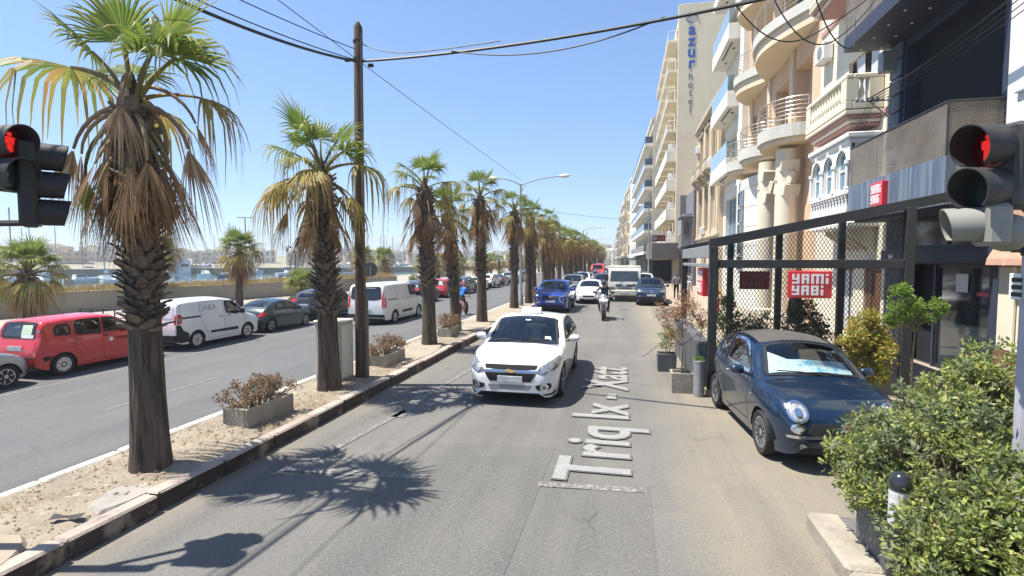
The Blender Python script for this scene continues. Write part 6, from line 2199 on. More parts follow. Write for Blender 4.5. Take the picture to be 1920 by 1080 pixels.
# lower storeys: curved stone drum with a window strip, two heavy columns
b = MB()
drum = [(FX - .15 - .85 * math.sin(a), 29.6 - 2.9 * math.cos(a)) for a in np.linspace(0, math.pi, 15)]
o_ = plan_slab(drum, .12, 6.9, M['white_wall'], 'stone_drum')
b = MB()
for z in (2.4, 3.4, 4.4, 5.4, 6.4):
 b.tube([(x - .004, y, z) for x, y in drum], .012, 4)
t.part('stone_joint', b, M['stone'], world=True)
for k in range(5):
 window(t, FX - 1.04, 29.2, 30.4, 2.1 + k * .86, 2.9 + k * .86, 'grey_metal', 'win_dark', 0, 0)
for yy in (23.4, 26.2):
 b = MB()
 b.lathe([(.52, .12), (.52, .35), (.42, .42), (.40, 6.0), (.40, 7.2)], 24, (FX - .62, yy, 0))
 t.part('column', b, M['cream2'], smooth=False, world=True, angle=40)
 c = MB()
 for i in range(3):
  k0 = len(c.v)
  c.cbox(-.36, .36, -.36, .36, 0, .5, .03)
  c.xf(Matrix.Translation((FX - .62 - .0, yy - .0, 5.35 + i * .50)) @ Matrix.Rotation(R((20, 50, 5)[i]), 4, 'Z') @ Matrix.Rotation(R(14), 4, 'X'), k0)
 t.part('zigzag_capital', c, M['cream2'], world=True)
window(t, FX - .03, 24.2, 25.6, .3, 6.4, 'grey_metal', 'win_dark', 1, 4)
# overhead wires rack on the wall
# ---------------------------------------------------------------- white block with glass balconies
t = Thing('glass_balcony_block', 'white narrow apartment block with pale boxy balconies fronted in blue glass', 'building', (FX, 37, 0))
Y0, Y1 = 34.32, 40.5
ops = [(35.0, 39.8, 8.8, 11.2), (35.0, 39.8, 12.9, 15.3), (35.0, 39.8, 17.0, 19.5), (35.2, 39.6, 2.9, 6.9)]
shell(t, FX, Y0, Y1, 25, ops, M['white_wall'], .5)
for i, q in enumerate(ops): window(t, FX + .3, *q, 'frame_white' if i < 3 else 'grey_metal', ('win_dark', 'win_dark', 'win_dark', 'win_blue')[i], 2, 0)
for z in (8.1, 12.2, 16.3, 20.4):
 b = MB()
 b.cbox(6.2, FX - .004, 34.5, 40.4, z, z + .95 if z < 20 else z + .7, .02)
 t.part('balcony_slab', b, M['white_wall'], world=True)
 for k in range(4):
  g = MB()
  y0 = 34.54 + k * 1.46
  g.box(6.22, 6.235, y0, y0 + 1.42, z + .97, z + 1.95)
  t.part('glass_panel', g, M['balcony_glass'] if 'balcony_glass' in M else M.setdefault('balcony_glass', mat('balcony_glass', (.30, .42, .48), (.36, .48, .54), rough=.08, sc=.7, spec=.8)), world=True)
 g = MB()
 g.box(6.245, FX - .02, 34.52, 34.535, z + .97, z + 1.95)
 t.part('glass_panel', g, M['clear_glass'], world=True)
 g = MB()
 g.tube([(6.5, 35.0, z - .04), (6.5, 38.0, z - .04)], .04, 6)
 for yy in (36, 38.6): g.lathe([(.09, -.03), (.09, .0)], 10, (6.8, yy, z - .01))
 t.part('soffit_lamp', g, M['dark_plastic'], world=True)
b = MB()
b.cbox(6.9, FX - .006, 34.6, 34.9, 9.1, 24, .02)
t.part('corner_pier', b, M['cream'], world=True)
b = MB()
b.box(FX + .05, FX + .09, 35.2, 36.6, 14.0, 15.2)
t.part('wooden_blind', b, mat('blind_orange', (.42, .18, .06), rough=.8), world=True)
# ---------------------------------------------------------------- ornate old stone house
t = Thing('ornate_house', 'weathered ornate stone house with corbelled balconies and a heavy cornice', 'building', (FX, 46, 0))
Y0, Y1 = 40.52, 52.0
X_ = FX - .3
ops = [(42.2, 43.6, 10.9, 13.6), (45.4, 46.8, 10.9, 13.6), (48.6, 50.0, 10.9, 13.6), (42.0, 43.8, 5.2, 8.8), (45.2, 47.0, 5.2, 8.8), (48.4, 50.2, 5.2, 8.8), (42.5, 44.5, .2, 3.4), (46, 49, .2, 3.4)]
shell(t, X_, Y0, Y1, 15.2, ops, M['ornate'], .3)
for i, q in enumerate(ops): window(t, X_ + .2, *q, 'frame_white' if i % 2 else 'frame_brown', 'win_dark' if i != 3 else 'curtain', 1, 1)
b = MB()
for z, d_, h_ in ((14.3, .28, .16), (14.46, .4, .14), (14.9, .22, .3), (9.4, .16, .2), (4.5, .16, .25)):
 b.cbox(X_ - d_, X_ - .003, Y0, Y1 + .1, z, z + h_, .03)
for q in ops[:6]:
 for dy in (-.22, q[1] - q[0] + .04):
  b.cbox(X_ - .1, X_ - .004, q[0] + dy, q[0] + dy + .18, q[2] - .1, q[3] + .1, .02)
 b.cbox(X_ - .2, X_ - .004, q[0] - .32, q[1] + .32, q[3] + .11, q[3] + .30, .02)
 b.prism([(q[0] - .25, q[3] + .31), (q[1] + .25, q[3] + .31), ((q[0] + q[1]) / 2, q[3] + .75)], .12, 'x', X_ - .125)
t.part('stone_trim', b, M['stone'], world=True)
for yy in (42.9, 46.1, 49.3):
 b = MB()
 b.cbox(X_ - .85, X_ - .004, yy - 1.05, yy + 1.05, 9.62, 9.8, .03)
 for dy in (-.8, .65): b.prism([(X_ - .004, 9.6), (X_ - .75, 9.6), (X_ - .6, 9.3), (X_ - .2, 8.95), (X_ - .004, 8.9)], .16, 'y', yy + dy)
 bo = t.part('balcony', b, M['stone'], world=True)
 bb = MB()
 bb.cbox(X_ - .85, X_ - .74, yy - 1.05, yy + 1.05, 10.45, 10.58, .02)
 for k in range(9): bb.lathe([(.04, 9.8), (.06, 10.0), (.03, 10.3), (.04, 10.45)], 6, (X_ - .79, yy - .9 + k * .225, 0))
 t.part('balustrade', bb, M['stone'], bo, world=True)
b = MB()
for yy in (41.0, 44.5, 47.7, 51.5): b.cbox(X_ - .12, X_ - .004, yy - .25, yy + .25, 4.75, 14.28, .03)
t.part('pilaster', b, M['ornate'], world=True)
for nm, x, y, z in (('pale boxy air conditioner on the white block under its lowest balcony', 7.2, 34.9, 7.3), ('pale air conditioner beside a window of the ornate house', 6.9, 44.2, 10.2), ('pale air conditioner low on the ornate house', 6.9, 47.4, 4.9), ('pale air conditioner between the cream house balconies', 7.2, 20.9, 9.8), ('pale air conditioner high on the ornate house', 6.9, 51.2, 12.6)):
 a = Thing('air_conditioner', nm, 'air conditioner', (x, y, z), 0, 'air conditioners on the house fronts')
 b = MB()
 b.cbox(-.36, -.03, -.42, .42, 0, .62, .03)
 for dy in (-.3, .3): b.box(-.34, -.004, dy - .02, dy + .02, -.05, -.003)
 a.part('case', b, M['white_plastic'])
 b = MB()
 b.lathe([(.23, 0), (.23, -.012), (.16, -.02), (0, -.02)], 14, (-.362, -.08, .31), 'x')
 a.part('fan_grille', b, M['grey_metal'])
# ---------------------------------------------------------------- grey house with a closed wooden gallery
t = Thing('grey_house', 'narrow dark grey house with an enclosed timber balcony and an orange sign', 'building', (FX, 56, 0))
shell(t, 6.7, 53.2, 59.5, 9.6, [(54.5, 55.6, .2, 3.0), (56.6, 58.5, .2, 3.0)], M['grey_wall'], .3)
b = MB()
b.cbox(5.55, 6.69, 53.6, 56.4, 3.9, 4.1, .03)
b.cbox(5.62, 6.69, 53.7, 56.3, 4.1, 6.9, .02)
b.cbox(5.5, 6.69, 53.55, 56.45, 6.9, 7.1, .03)
b.cbox(5.9, 6.69, 54.2, 55.8, 7.1, 7.35, .03)
g = t.part('closed_balcony', b, M['grey_wall'], world=True)
for k in range(3): window(t, 5.59, 53.9 + k * .8, 54.55 + k * .8, 5.2, 6.6, 'frame_white', 'win_dark', 0, 1, parent=g)
b = MB()
b.box(5.85, 6.35, 53.66, 53.695, 5.2, 6.3)
b.prism([(5.85, 6.3), (6.35, 6.3), (6.1, 6.55)], .035, 'y', 53.66)
t.part('side_pane', b, M['win_dark'], g, world=True)
window(t, 6.85, 54.5, 55.6, .2, 3.0, 'frame_brown', 'win_dark', 0)
window(t, 6.85, 56.6, 58.5, .2, 3.0, 'frame_brown', 'win_dark', 1)
b = MB()
b.box(6.9, 7.8, 53.12, 53.19, 4.85, 5.6)
t.part('orange_sign', b, M['orange'], world=True)
# ---------------------------------------------------------------- tall hotel
t = Thing('hotel_tower', 'tall tan hotel with its name in vertical letters on the blank side wall', 'hotel', (5.9, 70, 0))
HX, Y0, Y1, HH = 5.85, 60, 82, 30.0
fl = [4.2 + i * 3.25 for i in range(8)]
ops = []
for z in fl:
 for k in range(4): ops.append((61.2 + k * 5.3, 64.2 + k * 5.3, z + .1, z + 2.4))
shell(t, HX, Y0, Y1, HH, ops, M['tan'], .3, back=11)
for q in ops: window(t, HX + .2, *q, 'frame_white', 'win_dark', 1)
M['hotel_side'] = wallmat('hotel_side', (.74, .63, .46), (.69, .58, .42))
b = MB()
b.cbox(HX - .25, HX + 11.2, Y0 - .35, Y0 - .005, 0, HH + .35, .03)
t.part('side_gable', b, M['hotel_side'], world=True)
for i, z in enumerate(fl):
 for k in range(4):
  y0 = 60.4 + k * 5.35
  b = MB()
  b.cbox(HX - 1.25, HX - .004, y0, y0 + 4.6, z - .28, z, .02)
  s_ = t.part('balcony', b, M['cream'], world=True)
  g = MB()
  x0 = HX - 1.2
  if i > 3:
   g.tube([(x0 + .3, y0 + .05, z + 1.0), (x0, y0 + .35, z + 1.0), (x0, y0 + 4.5, z + 1.0)], .03, 6)
   for kk in range(24): g.box(x0 - .01, x0 + .01, y0 + .35 + kk * .18, y0 + .37 + kk * .18, z, z + 1.0)
   for kk in range(5): g.box(HX - .95 + kk * .2, HX - .93 + kk * .2, y0 + .04, y0 + .06, z, z + 1.0)
   g.tube([(x0 + .3, y0 + .05, z + 1.0), (HX, y0 + .05, z + 1.0)], .03, 6)
   t.part('railing', g, M['frame_white'], s_, world=True)
  else:
   g.cbox(x0 - .03, x0 + .05, y0, y0 + 4.6, z, z + 1.0, .02)
   g.cbox(x0 + .05, HX - .01, y0, y0 + .08, z, z + 1.0, .02)
   t.part('parapet', g, M['white_wall'], s_, world=True)
   if k == 0:
    ac = MB()
    ac.cbox(x0 + .2, x0 + 1.0, y0 + .2, y0 + .55, z + 1.05, z + 1.7, .03)
    ac.lathe([(.24, 0), (.24, .02), (.2, .03)], 14, (x0 + .6, y0 + .17, z + 1.37), 'y', 0)
    t.part('air_conditioner', ac, [M['white_plastic']], s_, world=True)
def side_text(txt, x, zc, size, m, dep=.05, off=0.0):
 me = text_mesh(txt, size, dep, off, 'CENTER')
 setm(me, m)
 return link('lettering', me, t.o, (x - t.loc[0], Y0 - .36 - dep - t.loc[1], zc), (R(90), 0, 0))
lx, ZA = 7.0, 27.05
for i, ch in enumerate('azur'): side_text(ch, lx, ZA - i * 1.19, 1.7, M['letter_blue'], .02, .045)
for i, ch in enumerate('hotel'): side_text(ch, lx - .05, ZA - 4.75 - i * .89, 1.05, M['letter_grey'], .015, 0)
b = MB()
for (r_, a0, a1, w_) in ((.62, 1.9, 4.9, .08), (.3, .2, 3.6, .07), (.55, -.4, 1.2, .07)):
 pts = [(lx + r_ * math.cos(a), Y0 - .39, ZA + 1.85 + r_ * math.sin(a) * .95) for a in np.linspace(a0, a1, 14)]
 b.tube(pts, w_ * .6, 6)
t.part('emblem', b, M['letter_blue'], world=True)
b = MB()
b.box(6.1, 6.9, Y0 - .42, Y0 - .36, 0, 9.8)
t.part('grey_panel', b, M['grey_wall'], world=True)
# ---------------------------------------------------------------- further blocks along the bending street
FRONT = 'apartment blocks further down the street'
def street_block(name, label, x, y0, ln, H, floors, style, wm, rot, g0=4.0, awn=None):
 t = Thing(name, label, 'building', (x, y0, 0), 0, FRONT)
 fh = (H - g0 - .6) / floors
 ops = []
 nb = max(2, int(ln / 5.5))
 bw = ln / nb
 for i in range(floors):
  z = g0 + i * fh
  for k in range(nb):
   a = y0 + k * bw
   if style == 'ribbon': ops.append((a + .3, a + bw - .3, z + .3, z + 2.6))
   elif style == 'strip': ops.append((a + bw * .5 - .8, a + bw * .5 + .8, z + .5, z + 2.5))
   else: ops.append((a + bw * .25, a + bw * .75, z + .2, z + 2.5))
 for k in range(nb): ops.append((y0 + k * bw + .4, y0 + (k + 1) * bw - .4, .15, 3.0))
 shell(t, x, y0, y0 + ln, H, ops, wm, .35, back=11)
 for q in ops: window(t, x + .22, *q, 'frame_white', 'win_blue' if style != 'plain' and rnd.random() < .6 else 'win_dark', 1)
 for i in range(floors):
  z = g0 + i * fh
  if style == 'ribbon':
   b = MB()
   b.cbox(x - 1.3, x - .004, y0 + .3, y0 + ln - .3, z - .45, z + .05, .02)
   s_ = t.part('balcony', b, M['white_wall'], world=True)
   for k in range(nb):
    g = MB()
    g.box(x - 1.27, x - 1.24, y0 + .35 + k * bw, y0 + .35 + (k + 1) * bw - .5, z + .06, z + 1.1)
    t.part('glass_panel', g, M['rail_blue'] if 'rail_blue' in M else M.setdefault('rail_blue', mat('rail_blue', (.035, .07, .13), (.05, .10, .17), rough=.1, sc=.6, spec=.8, geo=True)), s_, world=True)
   g = MB()
   g.box(x - 1.2, x - .01, y0 + .32, y0 + .35, z + .06, z + 1.1)
   t.part('glass_panel', g, M['rail_blue'], s_, world=True)
  elif style == 'plain':
   for k in range(nb):
    if rnd.random() < .25: continue
    b = MB()
    a = y0 + k * bw
    b.cbox(x - 1.1, x - .004, a + bw * .12, a + bw * .88, z - .2, z, .02)
    s_ = t.part('balcony', b, M['cream2'], world=True)
    g = MB()
    if rnd.random() < .5:
     g.cbox(x - 1.08, x - 1.0, a + bw * .12, a + bw * .88, z, z + .95, .02)
     g.cbox(x - 1.0, x - .01, a + bw * .12, a + bw * .12 + .07, z, z + .95, .02)
     t.part('parapet', g, wm, s_, world=True)
    else:
     for kk in range(14):
      yy = a + bw * (.13 + .74 * kk / 13)
      g.box(x - 1.07, x - 1.05, yy, yy + .02, z, z + .95)
     g.box(x - 1.09, x - 1.04, a + bw * .12, a + bw * .88, z + .95, z + 1.0)
     t.part('railing', g, M['grey_metal'], s_, world=True)
 b = MB()
 b.cbox(x - .25, x - .005, y0, y0 + ln, H - .5, H, .03)
 b.box(x + 2, x + 5, y0 + 2, y0 + min(ln - 1, 7), H, H + 2.4)
 b.tube([(x + 2.5, y0 + 2.5, H), (x + 2.5, y0 + 2.5, H + 4.5)], .05, 5)
 t.part('parapet', b, wm, world=True)
 if awn:
  b = MB()
  b.prism([(x - .01, 3.5), (x - 2.6, 2.95), (x - 2.6, 2.7), (x - .01, 3.3)], ln - 1, 'y', y0 + .5)
  t.part('awning', b, M[awn], world=True)
 t.o.rotation_euler = (0, 0, R(rot))
 return t
street_block('apartment_block', 'white apartment block with long dark blue glass balconies beyond the hotel', 4.5, 86, 42, 25.5, 6, 'ribbon', M['cream2'], 1.9, awn='awning_dark')
street_block('apartment_block', 'pale block with a single column of narrow bluish windows', 2.95, 128.5, 18, 24.5, 6, 'strip', M['white_wall'], 3.9)
street_block('apartment_block', 'cream block with plain balconies next to the narrow windowed one', 1.7, 147, 19, 23, 6, 'plain', M['tan'], 3.9, awn='awning_dark')
street_block('apartment_block', 'lower brownish block in the bend of the street', .35, 166.5, 30, 21, 5, 'plain', M['stone'], 2.3, awn='green_awning')
street_block('apartment_block', 'farthest block on the building side of the street', -1.0, 197, 40, 17.5, 4, 'ribbon', M['cream'], 2.0)
street_block('apartment_block', 'small far block at the very end of the building row', -2.5, 238, 60, 15, 4, 'plain', M['tan'], 1.5)
# restaurant fronts below the hotel
t = Thing('terrace_canopy', 'brown boxy restaurant canopy on the pavement below the hotel', 'canopy', (4.6, 61, 0))
b = MB()
b.cbox(2.95, 5.75, 57.0, 70.0, 2.75, 4.55, .04)
t.part('canopy_box', b, M['awning_brown'], world=True)
b = MB()
for k in range(8): b.box(2.93, 2.949, 57.1, 69.9, 2.85 + k * .21, 2.88 + k * .21)
for k in range(8): b.box(3.0, 5.7, 56.98, 56.999, 2.85 + k * .21, 2.88 + k * .21)
t.part('slat', b, M['grey_wall'], world=True)
b = MB()
for y in (57.2, 61.4, 65.6, 69.8):
 b.box(3.0, 3.12, y - .06, y + .06, .1, 2.75)
t.part('post', b, M['black_metal'], world=True)
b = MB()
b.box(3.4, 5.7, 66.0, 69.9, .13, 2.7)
t.part('interior_shade_block', b, M['room_shade'], world=True)  # solid black block paints the shade under the canopy
t = Thing('hanging_sign', 'small maroon sign board above the brown canopy', 'sign', (3.6, 57, 4.6))
b = MB()
b.cbox(3.0, 4.4, 57.1, 57.3, 4.65, 5.35, .02)
t.part('board', b, mat('maroon', (.13, .02, .025), rough=.5), world=True)
b = MB()
b.box(3.1, 3.5, 57.08, 57.099, 4.8, 5.2)
b.box(4.1, 4.25, 57.08, 57.099, 4.9, 5.1)
t.part('emblem', b, M['letter_grey'], world=True)
t = Thing('street_awning', 'long dark awning with a green end beneath the blue balconied block', 'awning', (3, 72, 3))
b = MB()
b.prism([(4.4, 3.9), (1.8, 3.2), (1.8, 2.95), (4.4, 3.6)], 12, 'y', 72)
t.part('awning_cloth', b, M['awning_dark'], world=True)
b = MB()
b.box(2.6, 3.4, 71.9, 71.98, 3.0, 3.4)
t.part('green_board', b, M['green_awning'], world=True)
# ---------------------------------------------------------------- far end of the road and the opposite shore
FARW = [M['cream2'], M['tan'], M['stone'], M['cream'], M['white_wall'], M['ornate']]
M['far_window'] = mat('far_window', (.13, .12, .11), (.22, .2, .17), rough=.4, sc=.3)
def far_house(w, d, h, seed, wm):
 r = random.Random(seed)
 t = Thing('far_house', 'pale flat-roofed house in the far town', 'house', (0, 0, 0), 0, 'houses of the far town')
 b = MB()
 b.box(-w / 2, w / 2, -d / 2, d / 2, -3, h)
 b.box(-w * .25, w * .1, -d * .2, d * .2, h, h + 1.8)
 b.box(-w / 2 - .1, w / 2 + .1, -d / 2 - .1, -d / 2 + .15, h - .25, h + .25)
 t.part('wall', b, wm)
 n, m = max(2, int(w / 2.8)), max(2, int(h / 3.0))
 f = MB()
 for j in range(m):
  for i in range(n):
   if r.random() < .15: continue
   x, z = -w / 2 + w * (i + .5) / n, h * (j + .45) / m
   hh = r.choice((1.2, 1.5, 1.9))
   f.box(x - .55, x + .55, -d / 2 - .06, -d / 2 - .005, z - hh / 2, z + hh / 2)
 t.part('window', f, M['far_window'], kind='stuff')
 if r.random() < .6:
  g = MB()
  for j in range(m):
   g.box(-w * .4, w * .4, -d / 2 - 1.0, -d / 2 - .01, h * (j + .45) / m - 1.1, h * (j + .45) / m - .95)
   g.box(-w * .4, w * .4, -d / 2 - 1.0, -d / 2 - .95, h * (j + .45) / m - .95, h * (j + .45) / m - .2)
  t.part('balcony', g, FARW[seed % 6])
 return t
HL = ['medium cream house', 'broad tan house', 'small stone house', 'wide weathered house', 'tall narrow tan house', 'long low ochre house']
protos = [far_house(w, d, h, s, FARW[s % 6]) for s, (w, d, h) in enumerate(((10, 9, 6), (13, 10, 8), (8, 9, 5), (15, 10, 7), (9, 8, 8.5), (19, 11, 5.5)))]
used = [False] * 6
def put_house(i, x, y, z, rz, label, group):
 o = protos[i].o
 if used[i]: o = copy_tree(o)
 used[i] = True
 o.location, o.rotation_euler = (x, y, z), (0, 0, rz)
 o['label'], o['group'] = label, group
b = MB()
hills = []
SH_A, SH_B = Vector((-330, 120)), Vector((-60, 430))
nx, ny = 60, 14
vs = []
for j in range(ny + 1):
 for i in range(nx + 1):
  p = Vector((-520, -60)).lerp(Vector((40, 470)), i / nx) + Vector((-.69, .72)) * (j * 26 - 30)
  h = -3 + min(1, j / 2) * 3.5 + 11 * (j / ny)**1.2 * (.6 + .5 * mn.noise(Vector((i * .13, j * .2, 5)))) + 1.5 * mn.noise(Vector((i * .6, j * .6, 0)))
  vs.append((p.x, p.y, h))
b.add(vs, [(j * (nx + 1) + i, j * (nx + 1) + i + 1, (j + 1) * (nx + 1) + i + 1, (j + 1) * (nx + 1) + i) for j in range(ny) for i in range(nx)])
structure('terrain', b, M['land'], smooth=True)
for k in range(190):
 s = rnd.random()
 j = rnd.choice((1.8, 2.4, 3.2, 4.5, 6, 7.5, 9, 11))
 p = Vector((-500, -60)).lerp(Vector((30, 455)), s) + Vector((-.69, .72)) * (j * 26 - 30)
 h = -3 + min(1, j / 2) * 3.5 + 11 * (j / ny)**1.2 * .6
 ang = math.atan2(p.y, p.x) - math.pi / 2
 hi = rnd.randrange(6)
 put_house(hi, p.x, p.y, h, ang + rnd.uniform(-.25, .25), HL[hi] + ' in the hazy town across the harbour', 'houses across the harbour')
for k, (x, y, i, z) in enumerate(((-30, 372, 1, 0), (-20, 366, 4, 0), (-12, 360, 0, 0), (-3, 352, 4, 0), (-38, 392, 3, 0), (-24, 405, 1, 4), (-8, 395, 3, 3), (-50, 410, 0, 2), (-16, 430, 1, 7), (2, 338, 1, 0), (-34, 440, 3, 6), (-58, 432, 4, 3))):
 o = put_house(i, x, y, z, rnd.uniform(-.3, .1), 'pale house closing the view at the far end of the road', 'houses at the far end of the road')
M['water'] = mat('water', (.035, .085, .10), (.06, .12, .135), rough=.12, sc=.02, bump=.35, bsc=.8, geo=True, spec=.6)
sheet('harbour_water', -2500, -46, -1500, 1600, -2.0, M['water'])
# summer haze over the harbour: one even volume round everything
if HAZE:
 b = MB()
 b.box(-2600, 1000, -1600, 1700, -6, 37)
 hm = bpy.data.materials.new('haze')
 hm.use_nodes = True
 hn = hm.node_tree.nodes
 hn.remove(hn['Principled BSDF'])
 pv_ = hn.new('ShaderNodeVolumePrincipled')
 pv_.inputs['Color'].default_value = (.86, .92, 1, 1)
 pv_.inputs['Density'].default_value = HAZE
 pv_.inputs['Anisotropy'].default_value = .2
 hm.node_tree.links.new(pv_.outputs[0], hn['Material Output'].inputs['Volume'])
 structure('haze', b, hm, kind='stuff')
# promenade wall with a bed of dry grass behind it
t = Thing('promenade_wall', 'long low concrete wall along the promenade with dry grass on top', 'wall', (-31, 20, -.45))
b = MB()
WA, WB = Vector((-37.0, -5)), Vector((-25.5, 55))
wd = (WB - WA).normalized()
wn_ = Vector((-wd.y, wd.x))
L_ = (WB - WA).length
b.cbox(0, L_, 0, .35, 0, 1.28, .03)
Mx = Matrix.Translation((WA.x + 31, WA.y - 20, 0)) @ Matrix.Rotation(math.atan2(wd.y, wd.x), 4, 'Z')
b.xf(Mx)
M['wall_grey'] = wallmat('promenade_wall_render', (.33, .30, .245), (.24, .22, .18))
t.part('wall_body', b, M['wall_grey'])
b = MB()
b.box(0, L_, .36, 4.5, 0, 1.2)
b.xf(Mx)
t.part('earth_bed', b, M['soil'])
g = MB()
for k in range(16000):
 u, w = rnd.uniform(0, L_), rnd.uniform(-.05, 1.5)
 h = rnd.uniform(.2, .62) * (1 + .5 * mn.noise(Vector((u * .5, 0, 1))))
 a = rnd.uniform(0, 6.28)
 q = .022
 lx_, ly_ = rnd.uniform(-.15, .15), rnd.uniform(-.15, .15)
 g.add([(u - q * math.cos(a), w - q * math.sin(a), 1.15), (u + q * math.cos(a), w + q * math.sin(a), 1.15), (u + lx_, w + ly_, 1.2 + h)], [(0, 1, 2)])
g.xf(Matrix.Translation((WA.x, WA.y, -.45)) @ Matrix.Rotation(math.atan2(wd.y, wd.x), 4, 'Z'))
M['straw'] = mat('straw', (.50, .38, .16), (.38, .27, .11), rough=.9, sc=2, geo=True, trans=.3)
structure('dry_grass', g, M['straw'], kind='stuff')
# kerb-like raised footway beyond the parked cars
b = MB()
b.cbox(-19.6, -19.3, -30, 200, -.5, -.32, .02)
structure('promenade_kerb', b, M['kerb_white'])
# harbour: boats, masts, shed
HULLS = [paint('hull_white', (.72, .73, .74)), paint('hull_blue', (.03, .10, .30)), paint('hull_red', (.35, .05, .04))]
def boat(kind, seed):
 r = random.Random(seed)
 t = Thing('moored_boat', 'small white boat moored in the harbour', 'boat', (0, 0, 0), 0, 'boats moored in the harbour')
 L = (6.5, 9.5, 5.0)[kind]
 W = L * .3
 b = MB()
 n = 9
 vs = []
 for i in range(n):
  q = i / (n - 1)
  w = W / 2 * (1 - max(0, (q - .45) / .55)**2.2) * (.88 + .12 * min(1, q * 4))
  sh = .9 + .35 * q * q
  x = -L / 2 + L * q
  vs += [(x, -w, sh), (x - .02 * L * (q > .9), -w * .72, -.1), (x - .02 * L * (q > .9), w * .72, -.1), (x, w, sh)]
 fs = []
 for i in range(n - 1):
  for k in range(3): fs.append((4 * i + k, 4 * i + k + 1, 4 * i + 5 + k, 4 * i + 4 + k))
  fs.append((4 * i + 3, 4 * i, 4 * i + 4, 4 * i + 7))
 fs.append((0, 3, 2, 1))
 b.add(vs, fs)
 t.part('hull', b, HULLS[0 if kind != 2 else seed % 3], angle=40)
 c = MB()
 if kind == 0:
  c.prism([(-1.2, .95), (1.2, 1.1), (.6, 1.75), (-1.1, 1.85)], W * .62, 'y', -W * .31)
  t.part('cabin', c, HULLS[0])
  w = MB()
  w.prism([(-.9, 1.4), (.75, 1.35), (.55, 1.66), (-.9, 1.72)], W * .64, 'y', -W * .32)
  t.part('cabin_window', w, M['win_dark'])
 elif kind == 1:
  c.prism([(-1.6, 1.0), (1.9, 1.2), (1.2, 1.55), (-1.5, 1.6)], W * .5, 'y', -W * .25)
  t.part('cabin', c, HULLS[0])
  m = MB()
  hh = r.uniform(11, 15)
  m.tube([(.5, 0, 1), (.5, 0, hh)], .11, 6)
  m.tube([(.5, 0, 2.2), (-3.2, 0, 2.1)], .14, 6)
  for z in (hh * .45, hh * .7): m.tube([(.5, -.8, z), (.5, .8, z)], .03, 4)
  for x in (4.4, -4.4): m.tube([(.5, 0, hh), (x, 0, 1.1)], .015, 4)
  t.part('mast', m, M['grey_metal'])
  s_ = MB()
  s_.tube([(.4, 0, 2.3), (-1.3, 0, 2.4), (-3.0, 0, 2.28)], [.16, .2, .12], 8)
  t.part('furled_sail', s_, HULLS[1])
 else:
  c.box(-1.4, -.9, -.5, .5, .8, 1.15)
  c.box(.2, .6, -.35, .35, .9, 1.6)
  t.part('console', c, HULLS[0])
  e = MB()
  e.cbox(-L / 2 - .35, -L / 2 + .05, -.18, .18, .4, 1.25, .05)
  t.part('outboard_motor', e, M['dark_plastic'])
 return t
bp_ = [boat(0, 1), boat(1, 2), boat(2, 3), boat(2, 4)]
bu = [0] * 4
for k in range(150):
 i = rnd.choice((0, 0, 0, 1, 1, 1, 2, 3))
 y = rnd.uniform(20, 330)
 x = -62 - rnd.random() * (125 if y < 180 else 70) - y * .12
 o = bp_[i].o
 if bu[i]: o = copy_tree(o)
 bu[i] = 1
 o.location, o.rotation_euler = (x, y, -2), (0, 0, rnd.uniform(0, 6.28))
 fr = 'far out in the harbour' if x < -150 else ('midway across the harbour' if x < -105 else 'close to the promenade quay')
 o['label'] = ('white cabin motor boat moored ' + fr, 'sailing boat with a tall bare mast ' + fr, 'small open boat with an outboard motor', 'small open boat with a coloured hull')[i]
t = Thing('white_shed', 'large white canopy shed on the quay across the water', 'shed', (-150, 140, -2))
b = MB()
b.prism([(-9, 0), (9, 0), (9, 4.6), (5, 5.6), (-5, 5.6), (-9, 4.6)], 18, 'y', -9)
t.part('canvas_hall', b, HULLS[0])
b = MB()
b.box(9.01, 12, -7, 7, 0, 3.2)
t.part('side_room', b, M['tan'])
b = MB()
for k in range(5): b.box(-8 + k * 3.6, -6 + k * 3.6, -9.06, -9.005, 2.6, 3.4)
t.part('window', b, M['win_dark'])
t.o.rotation_euler = (0, 0, R(48))
b = MB()
b.box(-12, 190, -12, 9, -2, 1.6)
b.xf(Matrix.Translation((-185, 110, -1.6)) @ Matrix.Rotation(R(46), 4, 'Z'))
structure('far_quay', b, M['land'])
for k in range(16):
 o = copy_tree(bp_[k % 2 * 2].o, None, None, 'boat laid up on the far quay', 'boats laid up on the far quay')
 q = Matrix.Rotation(R(46), 4, 'Z') @ Vector((rnd.uniform(0, 180), rnd.uniform(-8, 5), 0))
 o.location, o.rotation_euler = (-185 + q.x, 110 + q.y, 0.2), (0, 0, rnd.uniform(0, 6))
post = MB()
post.cbox(-.12, .12, -.12, .12, 0, .9, .02)
pm_ = setm(post.mesh('quay_post'), M['white_plastic'])
for k in range(36):
 o = link('quay_post', pm_, None, (-45, 12 + k * 1.5, -.4))
 tag(o, 'white post on the edge of the quay', 'post', 'white posts along the quay')
# kiosk by the water
t = Thing('kiosk', 'small flat-roofed kiosk by the water beyond the promenade', 'kiosk', (-33, 92, -.45))
b = MB()
b.box(-2.2, 2.2, -1.8, 1.8, 0, 2.4)
t.part('wall', b, M['cream'])
b = MB()
b.cbox(-3.4, 3.4, -2.9, 2.9, 2.4, 2.65, .03)
t.part('roof', b, M['tan'])
b = MB()
b.box(-1.6, 1.6, -1.86, -1.805, 1.0, 2.1)
t.part('hatch', b, M['win_dark'])
